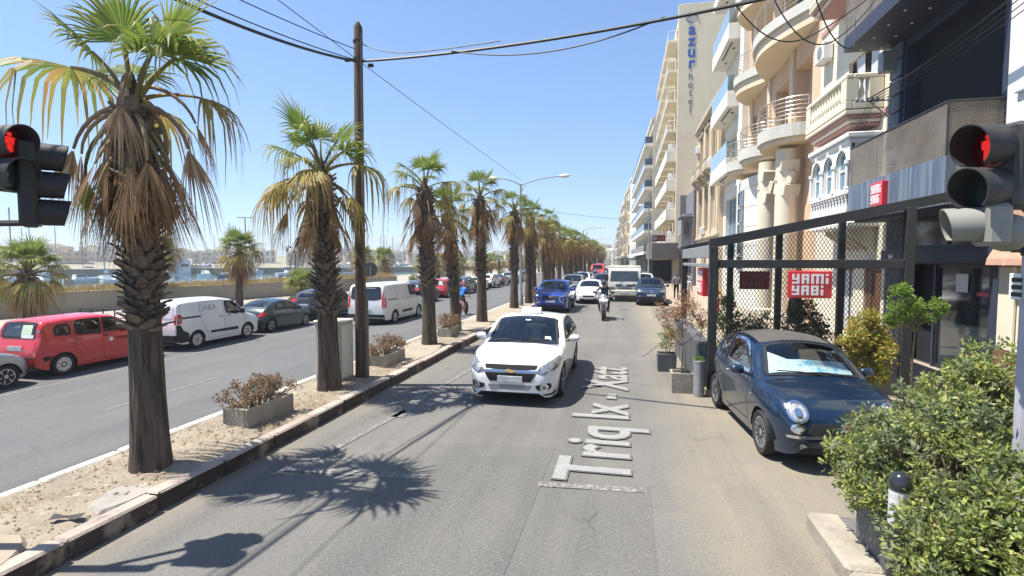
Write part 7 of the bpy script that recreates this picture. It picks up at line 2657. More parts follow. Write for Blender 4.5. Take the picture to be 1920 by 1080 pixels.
# roadside bushes by the promenade
for k, (x, y, s) in enumerate(((-28.0, 66, .8), (-24.6, 88, .8), (-23.5, 100, .9), (-22.0, 120, 1.0))):
 small_tree('green_bush', ['round bright green bush beside the promenade palm', 'green bush left of the second palm trunk', 'green bush beyond the cyclist', 'far green bush along the promenade'][k], (x, y, -.45), .5, [((0, 0, .8 * s), .9 * s, 30), ((.5 * s, 0, .6 * s), .7 * s, 20), ((-.5 * s, .1, .6 * s), .7 * s, 20)], [(.16, .24, .05), (.12, .2, .04), (.2, .26, .06)], 300 + k, .16, 160, 'bush', 'bushes along the promenade', stems=3)
# ================================================================== street furniture
def signal_head(t, pos, az, n, lit=None, r=.105, body=M['dark_plastic'], vis=.22, pitch=.27, tilt=0):
 """lamps facing azimuth az (degrees); local +x is the way it shines"""
 Mx = Matrix.Translation(Vector(pos) - Vector(t.loc)) @ Matrix.Rotation(R(az), 4, 'Z')
 h = pitch * n
 b = MB()
 b.cbox(-.13, 0, -.155, .155, -h / 2, h / 2, .025)
 k0 = len(b.v)
 bo = t.part('signal_case', b.xf(Mx), body)
 for i in range(n):
  z = h / 2 - pitch * (i + .5)
  v = MB()
  m = 20
  vs = []
  for q in range(m + 1):
   a = -math.pi * .30 + (math.pi * 1.6) * q / m
   rr = r + .028
   L = vis * (.86 + .14 * math.sin(a))
   for xx, r2 in ((0, rr), (L, rr * .98)):
    vs.append((xx, r2 * math.cos(a), z + r2 * math.sin(a)))
   for xx, r2 in ((L, rr * .98 - .008), (0, rr - .008)):
    vs.append((xx, r2 * math.cos(a), z + r2 * math.sin(a)))
  v.add(vs, [(4 * q + c, 4 * q + (c + 1) % 4, 4 * q + 4 + (c + 1) % 4, 4 * q + 4 + c) for q in range(m) for c in range(4)])
  v.add(vs[:4], [(0, 1, 2, 3)])
  v.add(vs[-4:], [(3, 2, 1, 0)])
  t.part('visor', v.xf(Mx), body, bo, angle=40)
  l = MB()
  l.lathe([(r + .022, 0), (r + .02, .014), (r * .98, .016), (r * .9, .022), (r * .5, .034), (0, .038)], 24, (0, 0, z), 'x')
  on = lit == i
  lo = t.part('lens', l.xf(Mx), M['lens_red_off'] if on else M['lens_dark'], bo, angle=40)
  if on:
   g = MB()
   s = r / .105
   # standing figure: head, body, arms, legs
   g.lathe([(.016 * s, .036), (.016 * s, .048), (0, .05)], 10, (0, 0, z + .062 * s), 'x')
   g.box(.034, .05, -.020 * s, .020 * s, z - .012 * s, z + .042 * s)
   g.box(.034, .049, -.034 * s, -.024 * s, z - .012 * s, z + .038 * s)
   g.box(.034, .049, .024 * s, .034 * s, z - .012 * s, z + .038 * s)
   g.box(.034, .05, -.019 * s, -.003 * s, z - .075 * s, z - .016 * s)
   g.box(.034, .05, .003 * s, .019 * s, z - .075 * s, z - .016 * s)
   t.part('red_figure', g.xf(Mx), M['lit_red'], lo)
 return bo
M['lens_dark'] = mat('lens_dark', (.02, .035, .035), (.04, .06, .055), rough=.1, sc=14, coat=.6)
M['lens_red_off'] = mat('lens_red_off', (.09, .006, .006), (.16, .012, .01), rough=.15, sc=25, coat=.6)
M['lit_red'] = mat('lit_red', (.5, .02, .015), rough=.4, emit=((1.0, .03, .02), .28))
M['signal_dust'] = mat('signal_dusty', (.075, .073, .068), (.045, .045, .045), rough=.6, sc=4, c3=(.17, .16, .14), sc3=2, thr3=(.55, .75))
M['signal_dark'] = mat('signal_dark', (.045, .044, .042), (.028, .028, .028), rough=.55, sc=4, c3=(.10, .097, .09), sc3=2, thr3=(.56, .75))
M['signal_grey'] = mat('signal_grey', (.20, .20, .18), (.25, .25, .225), rough=.55, sc=4, c3=(.2, .21, .18), sc3=3, thr3=(.55, .75))
M['pole_lilac'] = mat('pole_paint', (.40, .40, .45), (.34, .34, .38), rough=.5, sc=3)
t = Thing('traffic_light', 'dark traffic light at the left edge showing a red pedestrian figure', 'traffic light', (-5.72, 3.12, .2))
b = MB()
b.tube([(-5.72, 3.12, .1), (-5.72, 3.12, 3.95)], .055, 12)
t.part('pole', b, M['black_metal'], world=True)
signal_head(t, (-5.17, 3.42, 3.52), 2, 2, 0, .115, M['signal_dark'], .21, .275)
signal_head(t, (-5.12, 3.62, 3.32), 52, 3, None, .10, M['dark_plastic'], .22, .25)
b = MB()
b.tube([(-5.72, 3.12, 3.7), (-5.25, 3.5, 3.72)], .03, 6)
b.tube([(-5.72, 3.12, 2.95), (-5.2, 3.56, 2.98)], .03, 6)
t.part('bracket', b, M['black_metal'], world=True)
t = Thing('traffic_light', 'dusty traffic light on a lilac grey pole at the right edge showing a red figure', 'traffic light', (2.70, 4.12, .13))
b = MB()
b.tube([(2.70, 4.12, .1), (2.70, 4.12, 4.3)], .055, 14)
t.part('pole', b, M['pole_lilac'], world=True)
b = MB()
for z in (2.68, 2.98, 3.22, 3.42): b.tube([(2.70, 4.12, z), (2.70, 4.12, z + .035)], .062, 14)
t.part('clamp_band', b, M['dark_plastic'], world=True)
signal_head(t, (2.36, 3.98, 3.25), -162, 2, 0, .115, M['signal_dark'], .21, .275)
signal_head(t, (2.32, 4.02, 2.88), 165, 1, None, .095, M['signal_grey'], .20, .27)
b = MB()
for z in (3.44, 3.0, 2.72):
 b.tube([(2.70, 4.12, z), (2.50, 3.99, z)], .022, 6)
 b.cbox(2.60, 2.72, 3.98, 4.1, z - .03, z + .03, .01)
t.part('bracket', b, M['dark_plastic'], world=True)
b = MB()
b.lathe([(.125, 0), (.12, .03), (.095, .07), (.05, .10), (0, .11)], 18, axis='x')
b.xf(Matrix.Translation((2.45 - 2.70, 3.97 - 4.12, 2.83 - .13)) @ Matrix.Rotation(R(-105), 4, 'Z'))
t.part('lamp_back', b, M['signal_grey'], smooth=True)
b = MB()
b.cbox(2.65, 2.665, 3.98, 4.25, 2.38, 2.56, .004)
pl_ = t.part('notice_plate', b, M['white_plastic'], world=True)
b = MB()
for k, (a, c) in enumerate(((4.0, 4.09), (4.12, 4.22))):
 for j in range(3): b.box(2.645, 2.649, a, c, 2.40 + j * .05, 2.43 + j * .05)
t.part('notice_print', b, M['dark_plastic'], pl_, world=True)
# bollard in front of the planter box
t = Thing('striped_bollard', 'black bollard with white and grey bands in front of the big shrub', 'bollard', (1.95, 4.07, .15))
b = MB()
b.lathe([(.066, 0), (.066, .62)], 18)
t.part('post', b, M['black_metal'], smooth=False, angle=40)
b = MB()
b.lathe([(.069, .62), (.069, .66), (.069, .70), (.069, .87)], 18)
t.part('reflective_band', b, mat('band_white', (.62, .62, .62), (.4, .4, .42), rough=.4, sc=3, stretch=(.2, .2, 12)), angle=40)
b = MB()
b.lathe([(.072, .87), (.075, .89), (.074, .92), (.062, .965), (.04, .99), (0, 1.0)], 18)
t.part('domed_cap', b, mat('cap_black', (.02, .02, .022), rough=.22, coat=.8, c2=(.30, .30, .30), sc=3, f=(.62, .66)), smooth=True)
# metal bollard and pots by the pergola
t = Thing('steel_bollard', 'short grey steel bollard with a tuft of grass on top beside the pergola post', 'bollard', (1.47, 10.42, 0))
b = MB()
b.lathe([(.105, 0), (.105, .66), (.11, .665), (.11, .70), (.09, .705)], 18)
t.part('tube_post', b, M['grey_metal'], angle=40)
b = MB()
b.c = []
leafy(b, (0, 0, .73), .09, 160, .05, [(.12, .2, .04), (.15, .22, .05)], random.Random(3), .5, .35)
t.part('grass_tuft', b, M['leaf'], kind='stuff')
def pot(label, x, y, w, h, m, z=0.0):
 t = Thing('plant_pot', label, 'planter', (x, y, z))
 b = MB()
 b.add([], [])
 o, i = w / 2, w / 2 - .035
 ring = lambda s, zz: [(-s, -s, zz), (s, -s, zz), (s, s, zz), (-s, s, zz)]
 b.add(ring(o * .94, 0) + ring(o, h) + ring(i, h) + ring(i, h - .08), [(0, 1, 5, 4), (1, 2, 6, 5), (2, 3, 7, 6), (3, 0, 4, 7), (4, 5, 9, 8), (5, 6, 10, 9), (6, 7, 11, 10), (7, 4, 8, 11), (8, 9, 13, 12), (9, 10, 14, 13), (10, 11, 15, 14), (11, 8, 12, 15), (3, 2, 1, 0)])
 t.part('pot_body', b, m)
 b = MB()
 b.add(ring(i, h - .06), [(0, 1, 2, 3)])
 t.part('soil_fill', b, M['soil'])
pot('square pale stone pot under the red-leaved sapling', 1.18, 10.75, .42, .40, M['concrete'])
small_tree('red_sapling', 'thin sapling with sparse reddish leaves in the square pale pot', (1.18, 10.75, .3), 1.05, [((-.12, .05, 1.15), .34, 26), ((.22, 0, 1.25), .36, 26), ((.05, .1, 1.45), .3, 22), ((-.35, .1, 1.32), .25, 16), ((.4, .1, 1.0), .22, 14), ((-.2, 0, .85), .25, 14)], [(.33, .12, .07), (.38, .18, .10), (.28, .15, .07), (.22, .2, .07), (.42, .22, .12)], 61, .05, 170, 'sapling', stem=.018)
pot('dark square pot of pale green leaves further along the pergola', 1.05, 12.75, .44, .42, M['planter_grey'])
small_tree('green_plant', 'bushy pale green plant in the dark square pot', (1.05, 12.75, .35), .3, [((0, 0, .35), .28, 26), ((.1, .1, .5), .2, 14)], [(.19, .26, .07), (.24, .29, .09)], 62, .06, 150, 'plant', stems=4, stem=.01)
# pergola of black steel with wire mesh
PG = Thing('mesh_pergola', 'black steel restaurant pergola with wire mesh sides and a sloping roof edge', 'pergola', (4.2, 13, .1))
PX0, PX1, PY0, PY1 = 1.72, 5.05, 10.6, 15.4
zt = lambda x: 2.90 + (x - PX0) * .205
for (x, y) in ((PX0, PY0), (PX1, PY0), (PX0, PY1), (2.95, PY1), (4.2, PY1), (5.75, PY1)):
 b = MB()
 b.cbox(x - .075, x + .075, y - .075, y + .075, .1, zt(x) + .02, .008)
 PG.part('post', b, M['black_metal'], world=True)
b = MB()
b.prism([(PX0 - .08, zt(PX0) - .02), (PX1 + 1.1, zt(PX1 + 1.1) - .02), (PX1 + 1.1, zt(PX1 + 1.1) + .16), (PX0 - .08, zt(PX0) + .16)], .12, 'y', PY0 - .06)
PG.part('rafter', b, M['black_metal'], world=True)
b = MB()
b.prism([(PX0 - .08, zt(PX0) - .02), (PX1 + 1.6, zt(PX1 + 1.6) - .02), (PX1 + 1.6, zt(PX1 + 1.6) + .14), (PX0 - .08, zt(PX0) + .14)], .12, 'y', PY1 - .06)
PG.part('rafter', b, M['black_metal'], world=True)
b = MB()
b.cbox(PX0 + .08, PX1 - .08, PY0 - .06, PY0 + .06, 2.50, 2.66, .008)
PG.part('cross_beam', b, M['black_metal'], world=True)
b = MB()
b.cbox(PX0 - .07, PX0 + .07, PY0 + .08, PY1 - .08, 2.70, 2.95, .01)
b.cbox(PX0 - .05, PX0 + .05, PY0 + .08, PY1 - .08, 2.50, 2.58, .01)
PG.part('edge_beam', b, M['grey_metal'], world=True)
b = MB()
b.add([(PX0 + .05, PY0 + .05, zt(PX0) + .1), (PX1 + .45, PY0 + .05, zt(PX1 + .45) + .1), (PX1 + .45, PY1, zt(PX1 + .45) + .1), (PX0 + .05, PY1, zt(PX0) + .1)], [(0, 1, 2, 3)])
for k in range(7):
 x = PX0 + .3 + k * .5
 b.box(x, x + .05, PY0 + .1, PY1 - .1, zt(x) + .02, zt(x) + .095)
PG.part('roof_panel', b, [M['awning_dark']], world=True)
for (z0, z1, tp) in ((.95, 2.5, None), (2.67, 3.7, lambda u: zt(u) - .03)):
 L = lattice(PX0 + .08, PX1 - .08, z0, z1, .066, .010, tp, (0, PY0, 0), (1, 0, 0))
 PG.part('wire_mesh', L, M['black_metal'], world=True, kind='stuff')
b = MB()
for x in (2.55, 3.4, 4.25): b.box(x - .03, x + .03, PY0 - .03, PY0 + .03, .1, 1.0)
b.box(PX0 + .08, PX1 - .08, PY0 - .03, PY0 + .03, .88, .95)
PG.part('lower_frame', b, M['black_metal'], world=True)
for k in range(4):
 y0 = 10.75 + k * 1.17
 b = MB()
 b.cbox(1.50, 1.78, y0, y0 + 1.1, .0, .98, .01)
 PG.part('screen_panel', b, M['planter_grey'], world=True)
GS = 'red restaurant signs'
yami_sign('restaurant_sign', 'bright red restaurant sign hanging on the front of the mesh pergola', (3.38, PY0 - .20, 2.20), R(90), .74, .50, .06)
yami_sign('restaurant_sign', 'dull red restaurant sign hanging at the far side of the pergola, seen through mesh', (3.55, PY1 - .2, 2.10), R(90), .76, .5, .06, True)
t = yami_sign('restaurant_sign', 'red box sign with white letters at the road side end of the pergola', (1.78, 12.75, 2.15), 0, .85, .64, .34)
# plants round the pergola
small_tree('climbing_plant', 'dark green leafy climber inside the pergola corner', (2.25, 11.3, .1), 1.2, [((0, 0, .6), .4, 26), ((.25, .1, 1.1), .38, 26), ((-.15, .2, 1.3), .32, 22), ((.5, 0, 1.2), .25, 14), ((-.1, 0, 1.7), .22, 12)], [(.07, .12, .035), (.10, .15, .045), (.13, .17, .05)], 71, .075, 260, 'plant', stems=4, stem=.012)
small_tree('dark_shrub', 'dark leafy shrub behind the mesh under the bright red sign', (3.55, 11.3, .1), .9, [((0, 0, .8), .38, 30), ((.25, 0, 1.15), .34, 28), ((-.2, 0, 1.25), .3, 24), ((.05, 0, 1.5), .24, 18)], [(.05, .085, .03), (.07, .11, .035), (.045, .07, .03)], 72, .075, 300, 'shrub', stems=4, stem=.013)
small_tree('golden_shrub', 'round yellow-green shrub behind the dark blue hatchback', (4.15, 9.9, .1), .8, [((0, 0, .95), .40, 40), ((.2, .1, 1.2), .34, 34), ((-.2, 0, 1.2), .3, 30), ((0, 0, 1.48), .24, 22), ((.1, 0, .65), .36, 26)], [(.36, .34, .055), (.28, .31, .06), (.42, .34, .07), (.22, .26, .06), (.45, .30, .08)], 73, .065, 420, 'shrub', stems=4, stem=.015)
small_tree('lollipop_tree', 'slim small tree with a bright green crown before the dark doorway', (4.75, 9.75, .1), 1.35, [((-.12, 0, 1.75), .22, 26), ((.12, .1, 1.65), .22, 26), ((-.18, 0, 2.02), .17, 20), ((.36, .1, 1.72), .18, 18), ((-.3, 0, 1.55), .15, 12)], [(.20, .30, .05), (.24, .34, .06), (.15, .24, .05)], 74, .055, 330, 'tree', stem=.022)
# utility cabinet, wooden pole, lamps
t = Thing('utility_cabinet', 'tall pale grey roadside cabinet behind the second palm', 'cabinet', (-5.82, 9.50, .16))
b = MB()
b.cbox(-.29, .29, -.25, .25, .06, 1.22, .015)
t.part('case', b, mat('cabinet_grey', (.50, .485, .42), (.44, .425, .365), rough=.6, sc=2, c3=(.27, .25, .21), sc3=2.5, thr3=(.6, .8)))
b = MB()
b.cbox(-.31, .31, -.27, .27, 1.222, 1.27, .015)
t.part('lid', b, M['cream2'])
b = MB()
b.cbox(-.31, .31, -.27, .27, -.15, .055, .01)
t.part('plinth', b, M['concrete'])
b = MB()
b.cbox(.291, .302, -.22, .22, .12, 1.16, .004)
b.box(.303, .32, .12, .15, .55, .75)
t.part('door', b, M['cream2'])
M['pole_wood'] = mat('pole_wood', (.115, .075, .052), (.06, .042, .034), rough=.9, sc=4, det=8, bump=.6, bsc=12, stretch=(3, 3, .12), c3=(.19, .14, .10), sc3=2, thr3=(.55, .75))
UX, UY = -5.38, 9.83
t = Thing('utility_pole', 'tall dark wooden utility pole carrying overhead cables', 'utility pole', (UX, UY, .15))
b = MB()
b.tube([(-.02, 0, -.1), (.0, 0, 3.5), (.03, 0, 7.25), (.03, 0, 7.36)], [.125, .105, .088, .03], 14)
t.part('post', b, M['pole_wood'], angle=40)
b = MB()
b.tube([(.10, -.05, .4), (.10, -.04, 7.1)], .022, 6)
b.cbox(.085, .155, -.07, .03, -.1, 1.75, .01)
t.part('conduit', b, M['twig'])
b = MB()
for z in (6.95, 6.6, 4.4, 3.1): b.tube([(.02, 0, z), (.02, 0, z + .04)], .10, 12)
t.part('strap', b, M['black_metal'])
b = MB()
for dx, z in ((-.22, 6.62), (.30, 6.47)):
 b.lathe([(.02, -.06), (.045, -.03), (.03, 0), (.045, .03), (.02, .06)], 8, (dx, 0, z), 'x')
t.part('insulator', b, M['dark_plastic'])
def cable(pts, r, label=None, sag=.0, name='overhead_cable', n=24, m='dark_plastic', group='overhead cables'):
 b = MB()
 P = []
 for i in range(len(pts) - 1):
  a, c = Vector(pts[i]), Vector(pts[i + 1])
  sg = sag[i] if isinstance(sag, (list, tuple)) else sag
  for k in range(n):
   q = k / n
   P.append(a.lerp(c, q) - Vector((0, 0, sg * 4 * q * (1 - q))))
 P.append(Vector(pts[-1]))
 b.tube(P, r, 5)
 o = link(name, setm(b.mesh(name), M[m]))
 tag(o, label, 'cable', group)
 return o
WP = (-5.35, 9.83, 6.72)
cable([WP, (2.3, 8.3, 6.50), (7.15, 7.3, 6.9)], .026, 'thick twisted cable crossing the road from the wooden pole to the buildings', [.14, .1])
cable([WP, (2.3, 8.34, 6.55), (7.15, 7.35, 6.95)], .012, 'thin cable wound round the thick one above the road', [.16, .1])
cable([(-3.2, 9.38, 6.58), (.6, 8.65, 6.50)], .012, 'slack cable loop hanging below the thick cable', .28)
cable([WP, (-5.72, 5.6, 6.02), (-6.3, -2, 6.4)], .026, 'thick cable running from the pole past the nearest palm', [.1, .1])
cable([(-5.35, 9.83, 6.74), (-5.95, 5.4, 6.22), (-6.6, -2, 6.6)], .010, 'thin cable just above the thick one by the palm', [.08, .1])
cable([(-5.35, 9.83, 6.95), (-6.0, 5.2, 6.50), (-6.6, -2, 6.8)], .009, 'middle thin cable left of the pole with an insulator', [.06, .1])
cable([(-5.3, 9.83, 7.08), (-4.2, 9.62, 6.72), (-2.2, 9.2, 6.60)], .010, 'pale cable drooping from the pole top to the thick cable', [.06, .02])
cable([(-5.9, 2, 7.2), (-5.45, 27.5, 7.0)], .008, 'long thin wire running diagonally to the tall street lamp', .1)
cable([(-5.43, 27.5, 5.55), (4.5, 62, 7.5)], .012, 'thin span wire crossing over the road from the tall lamp', .35)
for k in range(4):
 cable([(6.55 + .05 * k, 16.2, 7.1 - .04 * k), (6.6 + .06 * k, 8.5, 7.6 - .1 * k)], .010 if k else .018, 'cables strung along the navy restaurant front', .25, group='cables along the restaurant front', m='dark_plastic')
 cable([(6.6 + .05 * k, 16.2, 7.05), (6.45 + .09 * k, 17.6, 5.75)], .008, 'short wires dropping from the wall rack to the arched bay', .02, group='wires below the wall rack')
t = Thing('cable_rack', 'small metal cable rack with insulators at the edge of the cream house', 'bracket', (6.6, 16.2, 7.05))
b = MB()
b.tube([(-.35, 0, 0), (.58, 0, 0)], .02, 6)
b.tube([(0, 0, 0), (.58, .05, -.5)], .016, 6)
for k in range(5): b.lathe([(.02, -.05), (.04, -.02), (.04, .02), (.02, .05)], 8, (-.3 + k * .13, 0, .05))
t.part('arm', b, M['grey_metal'])
for k in range(3):
 cable([(1.6 + k * .5, 8.45 - k * .1, 6.5), (2.6 + k * .3, 8.4, 5.9 - k * .1), (4.4, 9.5 + k, 7.4)], .010, 'loose black cable loops hanging near the curved balconies', [.25, .1], group='loose cable loops')
def street_lamp(x, y, z, h, label, arms, rise=.4, group='street lamps'):
 t = Thing('street_lamp', label, 'street lamp', (x, y, z), 0, group)
 b = MB()
 b.lathe([(.16, 0), (.15, .5), (.085, .6), (.075, h * .6), (.055, h)], 12)
 t.part('post', b, M['grey_metal'], smooth=False, angle=40)
 for sg, ln in arms:
  b = MB()
  P = [(sg * ln * q, 0, h - .05 + rise * (1 - (1 - q)**2)) for q in np.linspace(0, 1, 8)]
  b.tube(P, .032, 8)
  a = t.part('arm', b, M['grey_metal'])
  c = MB()
  c.lathe([(.03, -.34), (.09, -.26), (.13, -.05), (.13, .12), (.06, .26), (0, .28)], 12, axis='x')
  c.v = [((p[0]) * sg + sg * (ln + .3), p[1], p[2] * .75 + h + rise - .03) for p in c.v]
  t.part('lamp_head', c, M['white_plastic'], a, smooth=True)
 return t
street_lamp(-5.45, 27.4, .2, 6.55, 'tall double-armed street lamp standing among the median palms', ((1, 2.1), (-1, 1.3)))
street_lamp(-5.3, 70, .2, 6.5, 'second street lamp showing its arm above the far palms', ((1, 1.8),))
street_lamp(-5.3, 108, .2, 6.6, 'third street lamp, small, beyond the far palms', ((1, 1.8),))
street_lamp(-5.3, 140, .2, 6.6, 'farthest small street lamp at the end of the palm row', ((1, 1.8),))
street_lamp(2.75, 58.5, .1, 8.4, 'slim grey lamp post on the building side pavement', ((-1, .6),), .2)
t = Thing('tall_lamp_mast', 'very tall thin lamp mast with a flat head on the promenade', 'street lamp', (-53, 64, -.45))
b = MB()
b.tube([(0, 0, 0), (0, 0, 9.2)], [.10, .06], 8)
t.part('post', b, M['black_metal'])
b = MB()
b.cbox(-1.3, 1.3, -.12, .12, 9.15, 9.28, .02)
t.part('lamp_head', b, M['grey_metal'])
t = Thing('lantern_post', 'black twin lantern lamp post on the promenade', 'street lamp', (-34.5, 49, -.45))
b = MB()
b.lathe([(.12, 0), (.1, .8), (.05, .9), (.05, 4.1)], 8)
b.tube([(-.8, 0, 3.9), (.8, 0, 3.9)], .03, 6)
t.part('post', b, M['black_metal'])
for x in (-.8, .8):
 b = MB()
 b.prism([(-.14, 3.95), (.14, 3.95), (.22, 4.4), (-.22, 4.4)], .36, 'y', -.18)
 b.v[-8:] = [(p[0] + x, p[1], p[2]) for p in b.v[-8:]]
 la = t.part('lantern', b, M['dark_glass'])
 b = MB()
 b.lathe([(.40, 4.4), (.30, 4.5), (.06, 4.65), (0, 4.72)], 8, (x, 0, 0))
 t.part('lantern_cap', b, M['black_metal'], la)
t = Thing('round_sign', 'round road sign seen from its dark back just right of the pole', 'sign', (-21.5, 41, -.45))
b = MB()
b.tube([(0, 0, 0), (0, 0, 2.6)], .04, 8)
t.part('post', b, M['grey_metal'])
b = MB()
b.lathe([(.62, 0), (.66, .02), (.62, .05)], 20, (0, 0, 2.3), 'y')
t.part('sign_plate', b, M['black_metal'])
t = Thing('metal_railing', 'short black metal railing beyond the red hatchback', 'railing', (-22.5, 18.2, -.45))
b = MB()
b.tube([(-1.2, 0, .95), (1.2, .1, .95)], .035, 6)
b.tube([(-1.2, 0, .55), (1.2, .1, .55)], .025, 6)
for k in range(5): b.tube([(-1.2 + .6 * k, .025 * k, 0), (-1.2 + .6 * k, .025 * k, .95)], .03, 6)
t.part('rail', b, M['black_metal'])
# ================================================================== people
M['skin'] = mat('skin', (.45, .26, .17), (.40, .22, .145), rough=.55, sc=9)
M['hair'] = mat('hair', (.035, .022, .016), rough=.6)
CLOTH = {}
def cloth(c):
 if c not in CLOTH:
  CLOTH[c] = mat('cloth', c, tuple(x * .82 for x in c), rough=.9, sc=10, bump=.3, bsc=14)
 return CLOTH[c]
STAND = dict(pelvis=(0, 0, .95), waist=(0, 0, 1.10), chest=(0, .01, 1.30), neck=(0, .01, 1.47), skull=(0, -.005, 1.56), crown=(0, -.0, 1.68),
             hipL=(.09, 0, .90), kneeL=(.10, -.02, .50), ankL=(.10, .03, .09), toeL=(.11, -.13, .03), hipR=(-.09, 0, .90), kneeR=(-.10, -.02, .50), ankR=(-.10, .03, .09), toeR=(-.11, -.13, .03),
             shL=(.18, .01, 1.41), elL=(.24, .03, 1.14), wrL=(.25, -.03, .89), haL=(.25, -.05, .80), shR=(-.18, .01, 1.41), elR=(-.24, .03, 1.14), wrR=(-.25, -.03, .89), haR=(-.25, -.05, .80))
RAD = dict(pelvis=.135, waist=.118, chest=.14, neck=.052, skull=.082, crown=.07, hip=.085, knee=.056, ank=.038, toe=.034, sh=.062, el=.042, wr=.028, ha=.03)
BONES = [('pelvis', 'waist'), ('waist', 'chest'), ('chest', 'neck'), ('neck', 'skull'), ('skull', 'crown')] + [(a + s, b + s) for s in 'LR' for a, b in (('hip', 'knee'), ('knee', 'ank'), ('ank', 'toe'), ('sh', 'el'), ('el', 'wr'), ('wr', 'ha'))] + [('pelvis', 'hipL'), ('pelvis', 'hipR'), ('chest', 'shL'), ('chest', 'shR')]
def person(label, loc, rz, pose=None, top=(.6, .6, .6), legs=(.05, .05, .07), sleeve=.5, leglen=1.0, shoes=(.05, .04, .04), hair=True, scale=1.0, slim=1.0, dress=None, helmet=None, group=None):
 J = dict(STAND)
 if pose: J.update(pose)
 names = list(J)
 vs = [Vector(J[k]) for k in names]
 ix = {k: i for i, k in enumerate(names)}
 me = bpy.data.meshes.new('person')
 me.from_pydata(vs, [(ix[a], ix[b]) for a, b in BONES], [])
 o = bpy.data.objects.new('person_tmp', me)
 COL.objects.link(o)
 sk = o.modifiers.new('skin', 'SKIN')
 sk.use_smooth_shade = True
 for k, i in ix.items():
  key = k[:-1] if k[-1] in 'LR' else k
  r = RAD[key] * slim
  d = me.skin_vertices[0].data[i]
  d.radius = (r * (1.15 if key in ('chest', 'pelvis', 'waist') else 1), r * (.8 if key in ('chest', 'waist') else 1))
  d.use_root = (k == 'pelvis')
 su = o.modifiers.new('sub', 'SUBSURF')
 su.levels = su.render_levels = 2
 dg = bpy.context.evaluated_depsgraph_get()
 body = bpy.data.meshes.new_from_object(o.evaluated_get(dg))
 body.name = 'person'
 bpy.data.objects.remove(o)
 body.materials.clear()
 for m in (M['skin'], cloth(top), cloth(legs), cloth(shoes), M['hair']): body.materials.append(m)
 def near(c):
  best, bb, bt = 9, None, 0
  for a, b in BONES:
   A, B = Vector(J[a]), Vector(J[b])
   t = max(0, min(1, (c - A).dot(B - A) / max(1e-6, (B - A).length_squared)))
   d = (c - A.lerp(B, t)).length
   if d < best: best, bb, bt = d, (a, b), t
  return bb, bt
 sk_, ck = Vector(J['skull']), Vector(J['chest'])
 fwd = Vector((0, -1, 0))
 for p in body.polygons:
  c = p.center
  (a, b), t = near(c)
  k = a[:-1] if a[-1] in 'LR' else a
  mi = 0
  if k in ('chest',) and b == 'neck': mi = 1 if t < .75 else 0
  elif k in ('chest', 'waist', 'pelvis') and not b.startswith('hip'): mi = 1
  elif b.startswith('hip'): mi = 2
  elif k == 'hip': mi = 2 if leglen > 0 and t < leglen * 2 else 0
  elif k == 'knee': mi = 2 if t < leglen * 2 - 1 else 0
  elif k == 'ank': mi = 3
  elif k == 'sh': mi = 1 if t < sleeve * 2 else 0
  elif k == 'el': mi = 1 if t < sleeve * 2 - 1 else 0
  elif k in ('skull', 'neck') and hair:
   q = c - sk_
   if q.z > .07 or (q.y > .01 and q.z > -.05): mi = 4
  p.material_index = mi
  p.use_smooth = True
 r = link('person', body, None, loc, (0, 0, rz), scale)
 tag(r, label, 'person', group)
 # face: nose, eyes, ears
 f = MB()
 s = sk_
 f.lathe([(.0, 0), (.012, .01), (.008, .035), (0, .04)], 6, (s.x, s.y - .092, s.z - .02))
 for sg in (1, -1):
  f.lathe([(0, 0), (.02, .008), (.022, .03), (.012, .05), (0, .055)], 6, (s.x + sg * .083, s.y + .01, s.z - .02))
 link('face', setm(f.mesh('face', True), M['skin']), r)
 e = MB()
 for sg in (1, -1): e.box(s.x + sg * .032 - .012, s.x + sg * .032 + .012, s.y - .089, s.y - .080, s.z + .018, s.z + .028)
 link('eyes', setm(e.mesh('eyes'), M['dark_plastic']), r)
 if helmet:
  h = MB()
  h.lathe([(0, .13), (.06, .125), (.11, .09), (.13, .03), (.128, -.04), (.115, -.06)], 16, (s.x, s.y + .01, s.z + .04))
  link('helmet', setm(h.mesh('helmet', True), helmet), r)
 # fingers: four and a thumb on each hand
 g = MB()
 for sd in 'LR':
  w, h = Vector(J['wr' + sd]), Vector(J['ha' + sd])
  d = (h - w).normalized()
  side = d.cross(Vector((1, 0, 0)))
  side = side.normalized() if side.length > .1 else Vector((0, 1, 0))
  cr = d.cross(side)
  for i in range(4):
   p = h + d * .01 + side * ((i - 1.5) * .017)
   ln = (.055, .068, .066, .05)[i]
   g.tube([p, p + d * ln * .55 + cr * .004, p + d * ln * .9 + cr * .022], [.0085, .008, .006], 5)
  p = w.lerp(h, .45) - side * .02
  g.tube([p, p - side * .03 + d * .03, p - side * .03 + d * .065], [.010, .009, .007], 5)
 link('fingers', setm(g.mesh('fingers', True), M['skin']), r)
 if dress:
  b = MB()
  pv = Vector(J['pelvis'])
  prof = [(.155, 1.42), (.165, 1.33), (.15, 1.16), (.158, 1.05), (.20, .90), (.215, .72), (.21, .62)]
  n = 20
  vv = []
  for (rr, z) in prof:
   for k in range(n):
    a = 2 * math.pi * k / n
    vv.append((rr * math.cos(a) * 1.02, rr * .72 * math.sin(a) * (1 + .05 * math.sin(5 * a) * (z < .9)), z))
  b.add(vv, [(j * n + (k + 1) % n, j * n + k, (j + 1) * n + k, (j + 1) * n + (k + 1) % n) for j in range(len(prof) - 1) for k in range(n)])
  link('dress', setm(b.mesh('dress', True), cloth(dress)), r)
 return r
